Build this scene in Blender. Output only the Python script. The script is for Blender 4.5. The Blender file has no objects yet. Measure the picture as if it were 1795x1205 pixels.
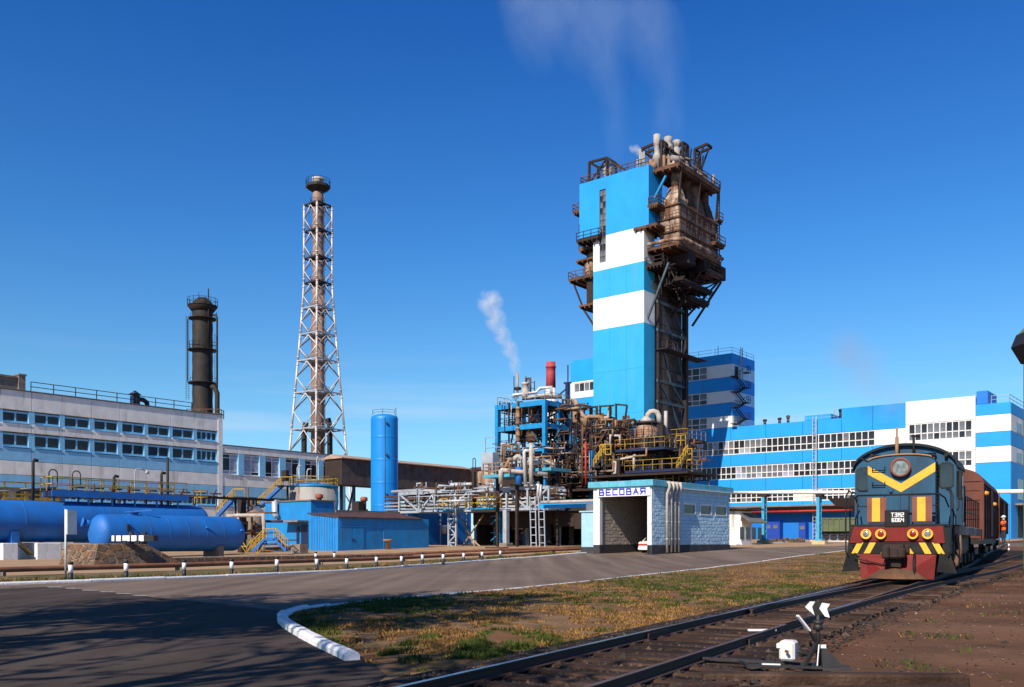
import bpy, math, random
import numpy as np
from mathutils import Vector, Matrix, noise
random.seed(7)
R = math.radians
SC = bpy.context.scene
COL = SC.collection
FPX, HOR, CX, CAMZ = 1600.0, 947.0, 897.5, 1.6     # focal length, horizon row and centre column in photo pixels

# ---------------------------------------------------------------- camera, sky, sun, exposure
cam_d = bpy.data.cameras.new('camera'); cam = bpy.data.objects.new('camera', cam_d); COL.objects.link(cam)
cam_d.sensor_width = 36.0; cam_d.lens = 36.0 * FPX / 1795.0
cam_d.shift_x = 0.0; cam_d.shift_y = (HOR - 602.5) / 1795.0
cam_d.clip_start = 0.1; cam_d.clip_end = 6000
cam.location = (0, 0, CAMZ); cam.rotation_euler = (R(90), 0, 0)
SC.camera = cam

SUN_AZ, SUN_EL = 31.0, 37.0     # light travels towards +Y turned SUN_AZ towards +X, from behind the camera's left
sd = bpy.data.lights.new('sun', 'SUN'); sun = bpy.data.objects.new('sun', sd); COL.objects.link(sun)
sd.energy = 5.0; sd.angle = R(0.53); sd.color = (1.0, 0.91, 0.78)
ldir = Vector((math.sin(R(SUN_AZ)) * math.cos(R(SUN_EL)), math.cos(R(SUN_AZ)) * math.cos(R(SUN_EL)), -math.sin(R(SUN_EL))))
sun.rotation_euler = ldir.to_track_quat('-Z', 'Y').to_euler()
sun.location = (-40, -60, 80)

world = bpy.data.worlds.new('World'); SC.world = world; world.use_nodes = True
wn = world.node_tree.nodes; wl = world.node_tree.links
wn.clear()
out = wn.new('ShaderNodeOutputWorld'); bg = wn.new('ShaderNodeBackground'); wl.new(bg.outputs[0], out.inputs[0])
sky = wn.new('ShaderNodeTexSky'); sky.sky_type = 'NISHITA'; sky.sun_disc = False
sky.sun_elevation = R(SUN_EL); sky.sun_rotation = R(180 + SUN_AZ)
sky.altitude = 200; sky.air_density = 1.0; sky.dust_density = 0.25; sky.ozone_density = 3.5
tint = wn.new('ShaderNodeMix'); tint.data_type = 'RGBA'; tint.blend_type = 'MULTIPLY'; tint.inputs[0].default_value = 1.0
wl.new(sky.outputs[0], tint.inputs[6])
tc = wn.new('ShaderNodeTexCoord'); sep = wn.new('ShaderNodeSeparateXYZ'); wl.new(tc.outputs['Generated'], sep.inputs[0])
rmp = wn.new('ShaderNodeValToRGB'); wl.new(sep.outputs[2], rmp.inputs[0])     # deeper, more saturated blue towards the zenith
e = rmp.color_ramp.elements
e[0].position = 0.0; e[0].color = (0.60, 0.80, 1.0, 1)
e[1].position = 1.0; e[1].color = (0.11, 0.34, 0.68, 1)
for p_, c_ in ((0.15, (0.46, 0.78, 0.92, 1)), (0.30, (0.26, 0.66, 1.0, 1)), (0.5, (0.12, 0.49, 0.98, 1))):
    q = e.new(p_); q.color = c_
wl.new(rmp.outputs[0], tint.inputs[7])
# thin cirrus low above the horizon, all round
mp = wn.new('ShaderNodeMapping'); mp.inputs['Scale'].default_value = (2.2, 2.2, 26.0); wl.new(tc.outputs['Generated'], mp.inputs[0])
cn = wn.new('ShaderNodeTexNoise'); cn.inputs['Scale'].default_value = 1.6; cn.inputs['Detail'].default_value = 5; wl.new(mp.outputs[0], cn.inputs[0])
cr = wn.new('ShaderNodeMapRange'); cr.inputs[1].default_value = 0.50; cr.inputs[2].default_value = 0.80; wl.new(cn.outputs[0], cr.inputs[0])
ch = wn.new('ShaderNodeMapRange'); ch.inputs[1].default_value = 0.20; ch.inputs[2].default_value = 0.06; wl.new(sep.outputs[2], ch.inputs[0])
mu = wn.new('ShaderNodeMath'); mu.operation = 'MULTIPLY'; wl.new(cr.outputs[0], mu.inputs[0]); wl.new(ch.outputs[0], mu.inputs[1])
mu2 = wn.new('ShaderNodeMath'); mu2.operation = 'MULTIPLY'; mu2.inputs[1].default_value = 0.85; wl.new(mu.outputs[0], mu2.inputs[0])
cm = wn.new('ShaderNodeMix'); cm.data_type = 'RGBA'; wl.new(mu2.outputs[0], cm.inputs[0]); wl.new(tint.outputs[2], cm.inputs[6])
cm.inputs[7].default_value = (4.6, 5.3, 6.2, 1)
wl.new(cm.outputs[2], bg.inputs[0]); bg.inputs[1].default_value = 0.115

SC.view_settings.view_transform = 'Standard'; SC.view_settings.look = 'None'
SC.view_settings.exposure = 0.38; SC.view_settings.gamma = 1.0; SC.view_settings.use_curve_mapping = False
SC.cycles.max_bounces = 7; SC.cycles.volume_bounces = 4; SC.cycles.volume_step_rate = 2.0

# ---------------------------------------------------------------- frames and pixel measurements
class Frame:
    def __init__(s, deg): s.rot = R(deg); s.c = math.cos(s.rot); s.s = math.sin(s.rot)
    def w(s, p): return (p[0]*s.c - p[1]*s.s, p[0]*s.s + p[1]*s.c, p[2] if len(p) > 2 else 0.0)
    def l(s, p): return (p[0]*s.c + p[1]*s.s, -p[0]*s.s + p[1]*s.c, p[2] if len(p) > 2 else 0.0)
WF = Frame(0); SITE = Frame(-38.83); TRK = Frame(-30.6)
def zrow(py, Y): return CAMZ + (HOR - py) / FPX * Y
def on_u(px, py, u, F=SITE):
    d = F.l(((px - CX) / FPX, 1, 0)); Y = u / d[0]; return (u, d[1]*Y, zrow(py, Y))
def on_v(px, py, v, F=SITE):
    d = F.l(((px - CX) / FPX, 1, 0)); Y = v / d[1]; return (d[0]*Y, v, zrow(py, Y))
def on_Y(px, py, Y, F=WF):
    return F.l(((px - CX) / FPX * Y, Y, zrow(py, Y)))
GS = ([0, 58, 70, 82, 110, 133, 190, 300, 9000], [0, 0, .14, .42, .86, 1.15, 1.75, 2.1, 2.1])
def g(x, y): return float(np.interp(y + .8*x, *GS))
def gp(px, py, off=0.0):
    lo, hi = 3.0, 400.0
    f = lambda Y: zrow(py, Y) - g((px-CX)/FPX*Y, Y) - off
    Y = lo
    while Y < hi and f(Y) > 0: Y += 0.5
    a, b = Y - 0.5, Y
    for _ in range(30):
        m = (a+b)/2
        if f(m) > 0: a = m
        else: b = m
    return ((px-CX)/FPX*a, a, g((px-CX)/FPX*a, a))

# ---------------------------------------------------------------- mesh builder
class MB:
    def __init__(s): s.v = []; s.f = []; s.m = []; s.sm = []
    def add(s, vs, fs, mi=0, smooth=False):
        o = len(s.v); s.v += [tuple(p) for p in vs]
        for f in fs: s.f.append([i+o for i in f]); s.m.append(mi); s.sm.append(smooth)
        return s
    def box(s, x0, x1, y0, y1, z0, z1, mi=0):
        return s.add([(x0,y0,z0),(x1,y0,z0),(x1,y1,z0),(x0,y1,z0),(x0,y0,z1),(x1,y0,z1),(x1,y1,z1),(x0,y1,z1)],
              [(0,3,2,1),(4,5,6,7),(0,1,5,4),(1,2,6,5),(2,3,7,6),(3,0,4,7)], mi)
    def cbox(s, c, d, mi=0): return s.box(c[0]-d[0]/2, c[0]+d[0]/2, c[1]-d[1]/2, c[1]+d[1]/2, c[2]-d[2]/2, c[2]+d[2]/2, mi)
    def bbox(s, x0, x1, y0, y1, z0, z1, b=0.02, mi=0):       # box with chamfered edges
        c = [(x0+x1)/2, (y0+y1)/2, (z0+z1)/2]; h = [(x1-x0)/2, (y1-y0)/2, (z1-z0)/2]; b = min(b, min(h)*.45)
        vs = []; idx = {}
        for sx in (-1,1):
            for sy in (-1,1):
                for sz in (-1,1):
                    for a in range(3):
                        p = [sx*(h[0]-b), sy*(h[1]-b), sz*(h[2]-b)]; p[a] = (sx,sy,sz)[a]*h[a]
                        idx[(sx,sy,sz,a)] = len(vs); vs.append((p[0]+c[0], p[1]+c[1], p[2]+c[2]))
        fs = []
        for a in range(3):
            o1, o2 = [k for k in range(3) if k != a]
            for sg in (-1,1):
                q = []
                for s1, s2 in ((-1,-1),(1,-1),(1,1),(-1,1)):
                    k = [0,0,0]; k[a] = sg; k[o1] = s1; k[o2] = s2; q.append(idx[(*k, a)])
                if (sg > 0) == (a == 1): q.reverse()
                fs.append(q)
        for a in range(3):
            o1, o2 = [k for k in range(3) if k != a]
            for s1 in (-1,1):
                for s2 in (-1,1):
                    k0 = [0,0,0]; k0[o1] = s1; k0[o2] = s2; k1 = list(k0); k0[a] = -1; k1[a] = 1
                    q = [idx[(*k0,o1)], idx[(*k1,o1)], idx[(*k1,o2)], idx[(*k0,o2)]]
                    n = (Vector(vs[q[1]])-Vector(vs[q[0]])).cross(Vector(vs[q[2]])-Vector(vs[q[0]]))
                    if n.dot(Vector([vs[q[0]][t]-c[t] for t in range(3)])) < 0: q.reverse()
                    fs.append(q)
        for sx in (-1,1):
            for sy in (-1,1):
                for sz in (-1,1):
                    q = [idx[(sx,sy,sz,a)] for a in range(3)]
                    if sx*sy*sz < 0: q.reverse()
                    fs.append(q)
        return s.add(vs, fs, mi)
    def bar(s, p, q, w=.1, h=None, mi=0):
        p = Vector(p); q = Vector(q); d = (q-p)
        if d.length < 1e-6: return s
        d.normalize(); h = h or w
        up = Vector((0,0,1)) if abs(d.z) < .95 else Vector((1,0,0))
        a = d.cross(up).normalized(); b = a.cross(d).normalized()
        vs = [pt + a*(i*w/2) + b*(j*h/2) for pt in (p,q) for i,j in ((-1,-1),(1,-1),(1,1),(-1,1))]
        return s.add(vs, [(0,1,2,3),(7,6,5,4),(4,5,1,0),(5,6,2,1),(6,7,3,2),(7,4,0,3)], mi)
    def tube(s, pts, r, n=8, mi=0, caps=True):
        pts = [Vector(p) for p in pts]; rr = r if isinstance(r, (list, tuple)) else [r]*len(pts)
        ds = [(pts[i+1]-pts[i]).normalized() for i in range(len(pts)-1)]
        a = ds[0].cross(Vector((0,0,1)) if abs(ds[0].z) < .9 else Vector((1,0,0))).normalized()
        vs = []
        for i, p in enumerate(pts):
            d = ds[0] if i == 0 else ds[-1] if i == len(pts)-1 else (ds[i-1]+ds[i]).normalized()
            if d.length < .1: d = ds[min(i, len(ds)-1)]
            a = (a - d*a.dot(d))
            a = a.normalized() if a.length > 1e-5 else d.orthogonal().normalized()
            b = d.cross(a)
            k = 1.0
            if 0 < i < len(pts)-1: k = 1/max(.5, math.sqrt(max(0, (1+ds[i-1].dot(ds[i]))/2)))
            for j in range(n):
                t = 2*math.pi*j/n; vs.append(p + (a*math.cos(t) + b*math.sin(t))*rr[i]*k)
        fs = []
        for i in range(len(pts)-1):
            for j in range(n): fs.append((i*n+j, i*n+(j+1)%n, (i+1)*n+(j+1)%n, (i+1)*n+j))
        s.add(vs, fs, mi, True)
        if caps:
            o = len(s.v) - len(vs)
            s.f.append([o+j for j in reversed(range(n))]); s.m.append(mi); s.sm.append(False)
            s.f.append([o+(len(pts)-1)*n+j for j in range(n)]); s.m.append(mi); s.sm.append(False)
        return s
    def cyl(s, p, q, r, n=12, r2=None, mi=0, caps=True): return s.tube([p, q], [r, r if r2 is None else r2], n, mi, caps)
    def lathe(s, prof, c=(0,0,0), n=20, axis='z', mi=0, smooth=True):
        vs = []
        for r, t in prof:
            for j in range(n):
                a = 2*math.pi*j/n; x, y = r*math.cos(a), r*math.sin(a)
                vs.append((c[0]+x, c[1]+y, c[2]+t) if axis == 'z' else (c[0]+x, c[1]+t, c[2]+y) if axis == 'y' else (c[0]+t, c[1]+x, c[2]+y))
        k = len(prof); fs = []
        for i in range(k-1):
            for j in range(n):
                f = (i*n+j, i*n+(j+1)%n, (i+1)*n+(j+1)%n, (i+1)*n+j)
                fs.append(f if axis != 'y' else f[::-1])
        s.add(vs, fs, mi, smooth); o = len(s.v)-len(vs)
        s.f.append([o+j for j in (range(n) if axis == 'y' else reversed(range(n)))]); s.m.append(mi); s.sm.append(False)
        s.f.append([o+(k-1)*n+j for j in (reversed(range(n)) if axis == 'y' else range(n))]); s.m.append(mi); s.sm.append(False)
        return s
    def prism(s, poly, a0, a1, axis='z', mi=0):              # polygon extruded along an axis
        P = {'z': lambda p, t: (p[0], p[1], t), 'y': lambda p, t: (p[0], t, p[1]), 'x': lambda p, t: (t, p[0], p[1])}[axis]
        n = len(poly); vs = [P(p, a0) for p in poly] + [P(p, a1) for p in poly]
        return s.add(vs, [list(range(n))[::-1], list(range(n, 2*n))] + [(i, (i+1)%n, n+(i+1)%n, n+i) for i in range(n)], mi)
    def hexa(s, b, t, mi=0):                                 # two quads, bottom and top
        return s.add(list(b)+list(t), [(0,3,2,1),(4,5,6,7),(0,1,5,4),(1,2,6,5),(2,3,7,6),(3,0,4,7)], mi)
    def rail(s, pts, h=1.1, step=1.5, r=.03, mids=1, mi=0, n=4, toe=False):   # handrail along a polyline
        pts = [Vector(p) for p in pts]
        for k in range(1, mids+2): 
            z = Vector((0,0,h*k/(mids+1)))
            for a, b in zip(pts, pts[1:]): s.bar(a+z, b+z, r*2, mi=mi)
        for a, b in zip(pts, pts[1:]):
            m = max(1, round((b-a).length/step))
            for i in range(m+1): 
                p = a.lerp(b, i/m); s.bar(p, p+Vector((0,0,h)), r*2, mi=mi)
        if toe:
            for a, b in zip(pts, pts[1:]): s.bar(a+Vector((0,0,.08)), b+Vector((0,0,.08)), .03, .15, mi=mi)
        return s
    def ladder(s, p, q, side, w=.5, step=.35, r=.025, mi=0):
        p = Vector(p); q = Vector(q); d = Vector(side).normalized()*w/2
        s.bar(p-d, q-d, r*2, mi=mi); s.bar(p+d, q+d, r*2, mi=mi)
        m = int((q-p).length/step)
        for i in range(1, m): c = p.lerp(q, i/m); s.bar(c-d, c+d, r*1.6, mi=mi)
        return s
    def mesh(s, name, mats, base=(0,0,0)):
        me = bpy.data.meshes.new(name)
        b = base
        me.from_pydata([(p[0]-b[0], p[1]-b[1], p[2]-b[2]) for p in s.v], [], s.f)
        for m in (mats if isinstance(mats, (list, tuple)) else [mats]): me.materials.append(m)
        me.polygons.foreach_set('material_index', s.m); me.polygons.foreach_set('use_smooth', s.sm)
        me.update()
        return me

# ---------------------------------------------------------------- objects
BASE = {}
def tag(o, label=None, cat=None, group=None, kind=None):
    if label: o['label'] = label
    if cat: o['category'] = cat
    if group: o['group'] = group
    if kind: o['kind'] = kind
    return o
def thing(name, label, cat, base, F=SITE, group=None, kind=None):
    o = bpy.data.objects.new(name, None); COL.objects.link(o)
    o.location = F.w(base); o.rotation_euler = (0, 0, F.rot); o.empty_display_size = .3
    BASE[o.name] = tuple(base); o['_f'] = 0; del o['_f']
    return tag(o, label, cat, group, kind)
def part(parent, name, mb, mats, label=None, kind=None, base=None):
    b = base if base is not None else BASE[parent.name]
    o = bpy.data.objects.new(name, mb.mesh(name, mats, b)); COL.objects.link(o); o.parent = parent
    BASE[o.name] = tuple(b)
    return tag(o, label, None, None, kind)
def single(name, mb, mats, label, cat, base, F=SITE, group=None, kind=None):
    o = bpy.data.objects.new(name, mb.mesh(name, mats, base)); COL.objects.link(o)
    o.location = F.w(base); o.rotation_euler = (0, 0, F.rot); BASE[o.name] = tuple(base)
    return tag(o, label, cat, group, kind)
def inst(parent, name, me, loc, rz=0.0, label=None, scale=None):
    b = BASE[parent.name]
    o = bpy.data.objects.new(name, me); COL.objects.link(o); o.parent = parent
    o.location = (loc[0]-b[0], loc[1]-b[1], loc[2]-b[2]); o.rotation_euler = (0, 0, rz); BASE[o.name] = tuple(loc)
    if scale: o.scale = scale
    return tag(o, label)
KIDS = None
def copy_tree(o, loc=None, parent=None, label=None):
    global KIDS
    c = o.copy(); COL.objects.link(c)
    if parent: c.parent = parent
    if loc is not None: c.location = loc
    if label: c['label'] = label
    BASE[c.name] = BASE.get(o.name, (0,0,0))
    for k in [x for x in COL.objects if x.parent == o]: copy_tree(k, None, c)
    return c

# ---------------------------------------------------------------- materials
def pmat(name, col, rough=.6, metal=0.0, var=.12, scale=2.0, dirt=0.0, dirtcol=(.05,.03,.02), dscale=1.2, stretch=1.0, lo=.52, hi=.68, bump=0.0, bscale=20.0, spec=.4, var2=None):
    """paint or surface with slow colour variation; dirt = strength of stains/rust, stretched along z by `stretch`"""
    m = bpy.data.materials.new(name); m.use_nodes = True; nt = m.node_tree; N = nt.nodes; L = nt.links
    b = N['Principled BSDF']; b.inputs['Roughness'].default_value = rough; b.inputs['Metallic'].default_value = metal
    b.inputs['Specular IOR Level'].default_value = spec
    t = N.new('ShaderNodeTexCoord')
    n1 = N.new('ShaderNodeTexNoise'); n1.inputs['Scale'].default_value = scale; n1.inputs['Detail'].default_value = 6; L.new(t.outputs['Object'], n1.inputs[0])
    mr = N.new('ShaderNodeMapRange'); mr.inputs[1].default_value = .3; mr.inputs[2].default_value = .7; mr.inputs[3].default_value = 1-var; mr.inputs[4].default_value = 1+var
    L.new(n1.outputs[0], mr.inputs[0])
    mx = N.new('ShaderNodeMix'); mx.data_type = 'RGBA'; mx.blend_type = 'MULTIPLY'; mx.inputs[0].default_value = 1
    mx.inputs[6].default_value = (*col, 1); L.new(mr.outputs[0], mx.inputs[7])
    cur = mx.outputs[2]
    if var2:
        n3 = N.new('ShaderNodeTexNoise'); n3.inputs['Scale'].default_value = scale*.37; n3.inputs['Detail'].default_value = 5; L.new(t.outputs['Object'], n3.inputs[0])
        r3 = N.new('ShaderNodeMapRange'); r3.inputs[1].default_value = .42; r3.inputs[2].default_value = .62; L.new(n3.outputs[0], r3.inputs[0])
        x3 = N.new('ShaderNodeMix'); x3.data_type = 'RGBA'; L.new(r3.outputs[0], x3.inputs[0]); L.new(cur, x3.inputs[6]); x3.inputs[7].default_value = (*var2, 1)
        cur = x3.outputs[2]
    if dirt > 0:
        mp = N.new('ShaderNodeMapping'); mp.inputs['Scale'].default_value = (1, 1, 1/stretch); L.new(t.outputs['Object'], mp.inputs[0])
        n2 = N.new('ShaderNodeTexNoise'); n2.inputs['Scale'].default_value = dscale; n2.inputs['Detail'].default_value = 8; n2.inputs['Roughness'].default_value = .65; L.new(mp.outputs[0], n2.inputs[0])
        r2 = N.new('ShaderNodeMapRange'); r2.inputs[1].default_value = lo; r2.inputs[2].default_value = hi; r2.inputs[4].default_value = dirt; L.new(n2.outputs[0], r2.inputs[0])
        x2 = N.new('ShaderNodeMix'); x2.data_type = 'RGBA'; L.new(r2.outputs[0], x2.inputs[0]); L.new(cur, x2.inputs[6]); x2.inputs[7].default_value = (*dirtcol, 1)
        cur = x2.outputs[2]
    L.new(cur, b.inputs['Base Color'])
    if bump > 0:
        nb = N.new('ShaderNodeTexNoise'); nb.inputs['Scale'].default_value = bscale; nb.inputs['Detail'].default_value = 5; L.new(t.outputs['Object'], nb.inputs[0])
        bp = N.new('ShaderNodeBump'); bp.inputs['Strength'].default_value = min(1, bump); bp.inputs['Distance'].default_value = .05; L.new(nb.outputs[0], bp.inputs['Height'])
        L.new(bp.outputs[0], b.inputs['Normal'])
    return m
RUST = (.11, .045, .02)
M = {}
M['cyan'] = pmat('cyan_blue_paint', (.020, .34, .60), .6, var=.07, scale=.4, dirt=.55, dirtcol=(.10,.30,.44), dscale=.45, stretch=9, lo=.48, hi=.75)
M['azure'] = pmat('azure_paint', (.006, .285, .68), .6, var=.06, scale=.5, dirt=.35, dirtcol=(.05,.27,.50), dscale=.5, stretch=8, lo=.5, hi=.76)
M['deep_azure'] = pmat('deep_azure_paint', (.005, .16, .55), .5, var=.08, scale=.6, dirt=.3, dirtcol=(.03,.12,.30), dscale=.6, stretch=5)
M['wwhite'] = pmat('wall_white_paint', (.74, .73, .71), .6, var=.05, scale=.7, dirt=.5, dirtcol=(.40,.31,.23), dscale=.6, stretch=9, lo=.54, hi=.8)
M['panel_grey'] = pmat('grey_painted_panel', (.74, .71, .67), .75, var=.10, scale=.8, dirt=.75, dirtcol=(.22,.18,.15), dscale=.9, stretch=7, lo=.53, hi=.75, bump=.25, bscale=6)
M['panel_blue'] = pmat('pale_blue_panel', (.22, .48, .70), .75, var=.10, scale=.8, dirt=.4, dirtcol=(.14,.22,.30), dscale=.9, stretch=6, lo=.54, hi=.78, bump=.25, bscale=6)
M['pier_blue'] = pmat('light_blue_pier', (.22, .50, .72), .7, var=.10, dirt=.3, dirtcol=(.15,.25,.30), stretch=4)
M['concrete'] = pmat('bare_concrete', (.20, .16, .13), .85, var=.18, scale=1.5, dirt=.5, dirtcol=(.09,.07,.05), stretch=4, bump=.4, bscale=8)
M['dark_concrete'] = pmat('dark_base_paint', (.035, .035, .04), .8, var=.2, dirt=.3, dirtcol=(.12,.10,.08))
M['wframe'] = pmat('white_window_frame', (.72, .70, .68), .5, var=.06, dirt=.3, dirtcol=(.30,.20,.16), dscale=3)
M['glass'] = pmat('dark_window_glass', (.022, .025, .03), .15, var=.5, scale=.35, spec=.32)
M['glass_pale'] = pmat('dusty_window_glass', (.13, .135, .15), .3, var=.35, scale=.6, spec=.4)
M['curtain'] = pmat('curtained_window_glass', (.30, .33, .42), .3, var=.25, scale=1.4, spec=.5)
M['white_pane'] = pmat('whitewashed_window_glass', (.62, .56, .50), .45, var=.15, scale=2)
M['rust'] = pmat('rusty_steel', (.075, .034, .018), .8, var=.35, scale=1.5, dirt=.7, dirtcol=(.035,.018,.012), dscale=1.5, stretch=2, var2=(.16,.07,.03))
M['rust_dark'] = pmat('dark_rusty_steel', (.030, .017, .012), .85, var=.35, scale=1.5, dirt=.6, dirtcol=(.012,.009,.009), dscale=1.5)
M['rust_pale'] = pmat('pale_rusty_cladding', (.46, .35, .26), .75, var=.25, scale=.9, dirt=.92, dirtcol=(.09,.034,.017), dscale=.75, stretch=2.2, lo=.43, hi=.60, var2=(.26,.15,.09))
M['prill'] = pmat('weathered_grey_brown_panel', (.085, .065, .058), .8, var=.25, scale=.9, dirt=.7, dirtcol=(.035,.02,.015), dscale=.9, stretch=2)
M['blackst'] = pmat('sooty_steel', (.020, .018, .016), .75, var=.4, scale=1.1, dirt=.7, dirtcol=(.07,.036,.014), dscale=.9, stretch=4, lo=.50, hi=.72)
M['stack'] = pmat('rust_stained_stack', (.27, .17, .13), .7, var=.2, scale=.5, dirt=.8, dirtcol=(.12,.055,.03), dscale=.4, stretch=3, lo=.46, hi=.7)
M['silver'] = pmat('aluminium_paint', (.50, .50, .50), .45, metal=.25, var=.12, scale=1.5, dirt=.45, dirtcol=(.20,.11,.07), dscale=1.2, stretch=3, lo=.55, hi=.75)
M['greysteel'] = pmat('grey_painted_steel', (.33, .36, .40), .5, var=.12, scale=1.3, dirt=.5, dirtcol=(.11,.07,.05), dscale=1.6, stretch=2)
M['lag'] = pmat('pale_pipe_lagging', (.42, .37, .32), .7, var=.15, scale=2, dirt=.6, dirtcol=(.18,.10,.06), dscale=1.4, stretch=2)
M['tan'] = pmat('tan_stained_lagging', (.30, .165, .085), .7, var=.2, scale=1.5, dirt=.6, dirtcol=(.14,.06,.025), dscale=1.2, stretch=3)
M['blue_steel'] = pmat('blue_painted_steel', (.010, .22, .48), .5, var=.15, scale=1.2, dirt=.5, dirtcol=(.04,.05,.06), dscale=1.5, lo=.55, hi=.7)
M['navy_steel'] = pmat('navy_painted_steel', (.008, .018, .062), .5, var=.2, scale=1.2, dirt=.5, dirtcol=(.03,.02,.018))
M['yellow'] = pmat('yellow_handrail_paint', (.42, .25, .02), .6, var=.25, dirt=.8, dirtcol=(.14,.06,.02), dscale=1.5)
M['tank_blue'] = pmat('blue_tank_paint', (.007, .125, .43), .6, var=.14, scale=.7, dirt=.6, dirtcol=(.03,.10,.24), dscale=1.0, stretch=2.5, lo=.50, hi=.70, bump=.08, bscale=3, spec=.5)
M['hut_blue'] = pmat('blue_hut_paint', (.008, .20, .50), .6, var=.12, scale=1.0, dirt=.5, dirtcol=(.05,.14,.26), dscale=.9, stretch=4, bump=.15, bscale=9)
M['red_pipe'] = pmat('red_paint', (.42, .035, .03), .5, var=.12, dirt=.3, dirtcol=(.15,.03,.02))
M['stackred'] = pmat('chimney_red_paint', (.42, .06, .07), .6, var=.12, scale=.6, dirt=.3, dirtcol=(.20,.04,.04), stretch=3)
M['bwhite'] = pmat('white_road_paint', (.74, .73, .71), .6, var=.08, scale=4, dirt=.4, dirtcol=(.35,.30,.25), dscale=3)
M['bblack'] = pmat('black_paint', (.018, .018, .02), .55, var=.2, dirt=.2, dirtcol=(.08,.06,.04))
M['roof_rust'] = pmat('rusty_roof_sheet', (.07, .030, .022), .75, var=.3, scale=1.2, dirt=.5, dirtcol=(.16,.10,.07), dscale=1)
M['roof_felt'] = pmat('grey_roof_edge', (.14, .13, .125), .85, var=.2, dirt=.5, dirtcol=(.05,.045,.04))
# ================================================================= ground, road, verges
def soil_mat():
    m = pmat('soil', (.118, .052, .026), .95, var=.3, scale=.5, dirt=.7, dirtcol=(.048,.027,.018), dscale=.35, lo=.45, hi=.65, bump=.8, bscale=7, spec=.1, var2=(.16,.083,.046))
    return m
M['soil'] = soil_mat()
M['sand'] = pmat('sandy_ground', (.36, .235, .135), .95, var=.2, scale=.6, dirt=.5, dirtcol=(.24,.16,.10), dscale=.3, lo=.48, hi=.7, bump=.5, bscale=6, spec=.15)
M['asphalt'] = pmat('asphalt', (.155, .113, .088), .92, var=.14, scale=.25, dirt=.6, dirtcol=(.19,.142,.11), dscale=.16, lo=.42, hi=.68, bump=.35, bscale=60, spec=.12)
M['verge'] = pmat('dry_verge', (.16, .115, .06), .95, var=.3, scale=1.2, dirt=.8, dirtcol=(.055,.065,.018), dscale=.5, lo=.44, hi=.6, bump=.6, bscale=12, spec=.1)
M['lawn'] = pmat('dry_lawn_soil', (.17, .085, .040), .95, var=.3, scale=1.0, dirt=.75, dirtcol=(.055,.048,.016), dscale=.6, lo=.46, hi=.62, bump=.8, bscale=10, spec=.1, var2=(.22,.135,.075))

def age_asphalt(m, rot, seed):
    """cracks, tar lines and long tyre-polished streaks along the road"""
    nt = m.node_tree; N = nt.nodes; L = nt.links; b = N['Principled BSDF']; src = b.inputs['Base Color'].links[0].from_socket
    t = N.new('ShaderNodeTexCoord'); mp = N.new('ShaderNodeMapping'); mp.inputs['Rotation'].default_value = (0, 0, rot); mp.inputs['Location'].default_value = (seed, seed*.7, 0); L.new(t.outputs['Object'], mp.inputs[0])
    wn_ = N.new('ShaderNodeTexNoise'); wn_.inputs['Scale'].default_value = .9; wn_.inputs['Detail'].default_value = 4; L.new(mp.outputs[0], wn_.inputs[0])
    ad = N.new('ShaderNodeVectorMath'); ad.operation = 'ADD'; L.new(mp.outputs[0], ad.inputs[0]); L.new(wn_.outputs['Color'], ad.inputs[1])
    vo = N.new('ShaderNodeTexVoronoi'); vo.feature = 'DISTANCE_TO_EDGE'; vo.inputs['Scale'].default_value = .20; L.new(ad.outputs[0], vo.inputs['Vector'])
    r = N.new('ShaderNodeMapRange'); r.inputs[1].default_value = .002; r.inputs[2].default_value = .009; r.inputs[3].default_value = .75; r.inputs[4].default_value = 0; L.new(vo.outputs['Distance'], r.inputs[0])
    g1 = N.new('ShaderNodeTexNoise'); g1.inputs['Scale'].default_value = .15; L.new(mp.outputs[0], g1.inputs[0])
    gr = N.new('ShaderNodeMapRange'); gr.inputs[1].default_value = .46; gr.inputs[2].default_value = .58; L.new(g1.outputs[0], gr.inputs[0])
    mm = N.new('ShaderNodeMath'); mm.operation = 'MULTIPLY'; L.new(r.outputs[0], mm.inputs[0]); L.new(gr.outputs[0], mm.inputs[1])
    m2 = N.new('ShaderNodeMapping'); m2.inputs['Rotation'].default_value = (0, 0, rot); m2.inputs['Scale'].default_value = (1.1, .035, 1); L.new(t.outputs['Object'], m2.inputs[0])
    sn = N.new('ShaderNodeTexNoise'); sn.inputs['Scale'].default_value = 1.0; sn.inputs['Detail'].default_value = 3; L.new(m2.outputs[0], sn.inputs[0])
    sr = N.new('ShaderNodeMapRange'); sr.inputs[1].default_value = .35; sr.inputs[2].default_value = .65; sr.inputs[3].default_value = .78; sr.inputs[4].default_value = 1.18; L.new(sn.outputs[0], sr.inputs[0])
    x1 = N.new('ShaderNodeMix'); x1.data_type = 'RGBA'; x1.blend_type = 'MULTIPLY'; x1.inputs[0].default_value = 1; L.new(src, x1.inputs[6]); L.new(sr.outputs[0], x1.inputs[7])
    x2 = N.new('ShaderNodeMix'); x2.data_type = 'RGBA'; L.new(mm.outputs[0], x2.inputs[0]); L.new(x1.outputs[2], x2.inputs[6]); x2.inputs[7].default_value = (.022, .018, .016, 1)
    L.new(x2.outputs[2], b.inputs['Base Color'])
age_asphalt(M['asphalt'], R(25), 3.1)
def axis_pts(a, b, step, lo, hi):
    xs = [lo, lo*.5, lo*.2] + list(np.arange(a, b+.1, step)) + [hi*.2, hi*.5, hi]
    return sorted(set(float(x) for x in xs))
gx = axis_pts(-160, 160, 4, -3500, 3500); gy = axis_pts(-60, 260, 4, -3500, 5000)
gb = MB(); n = len(gx)
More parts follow.
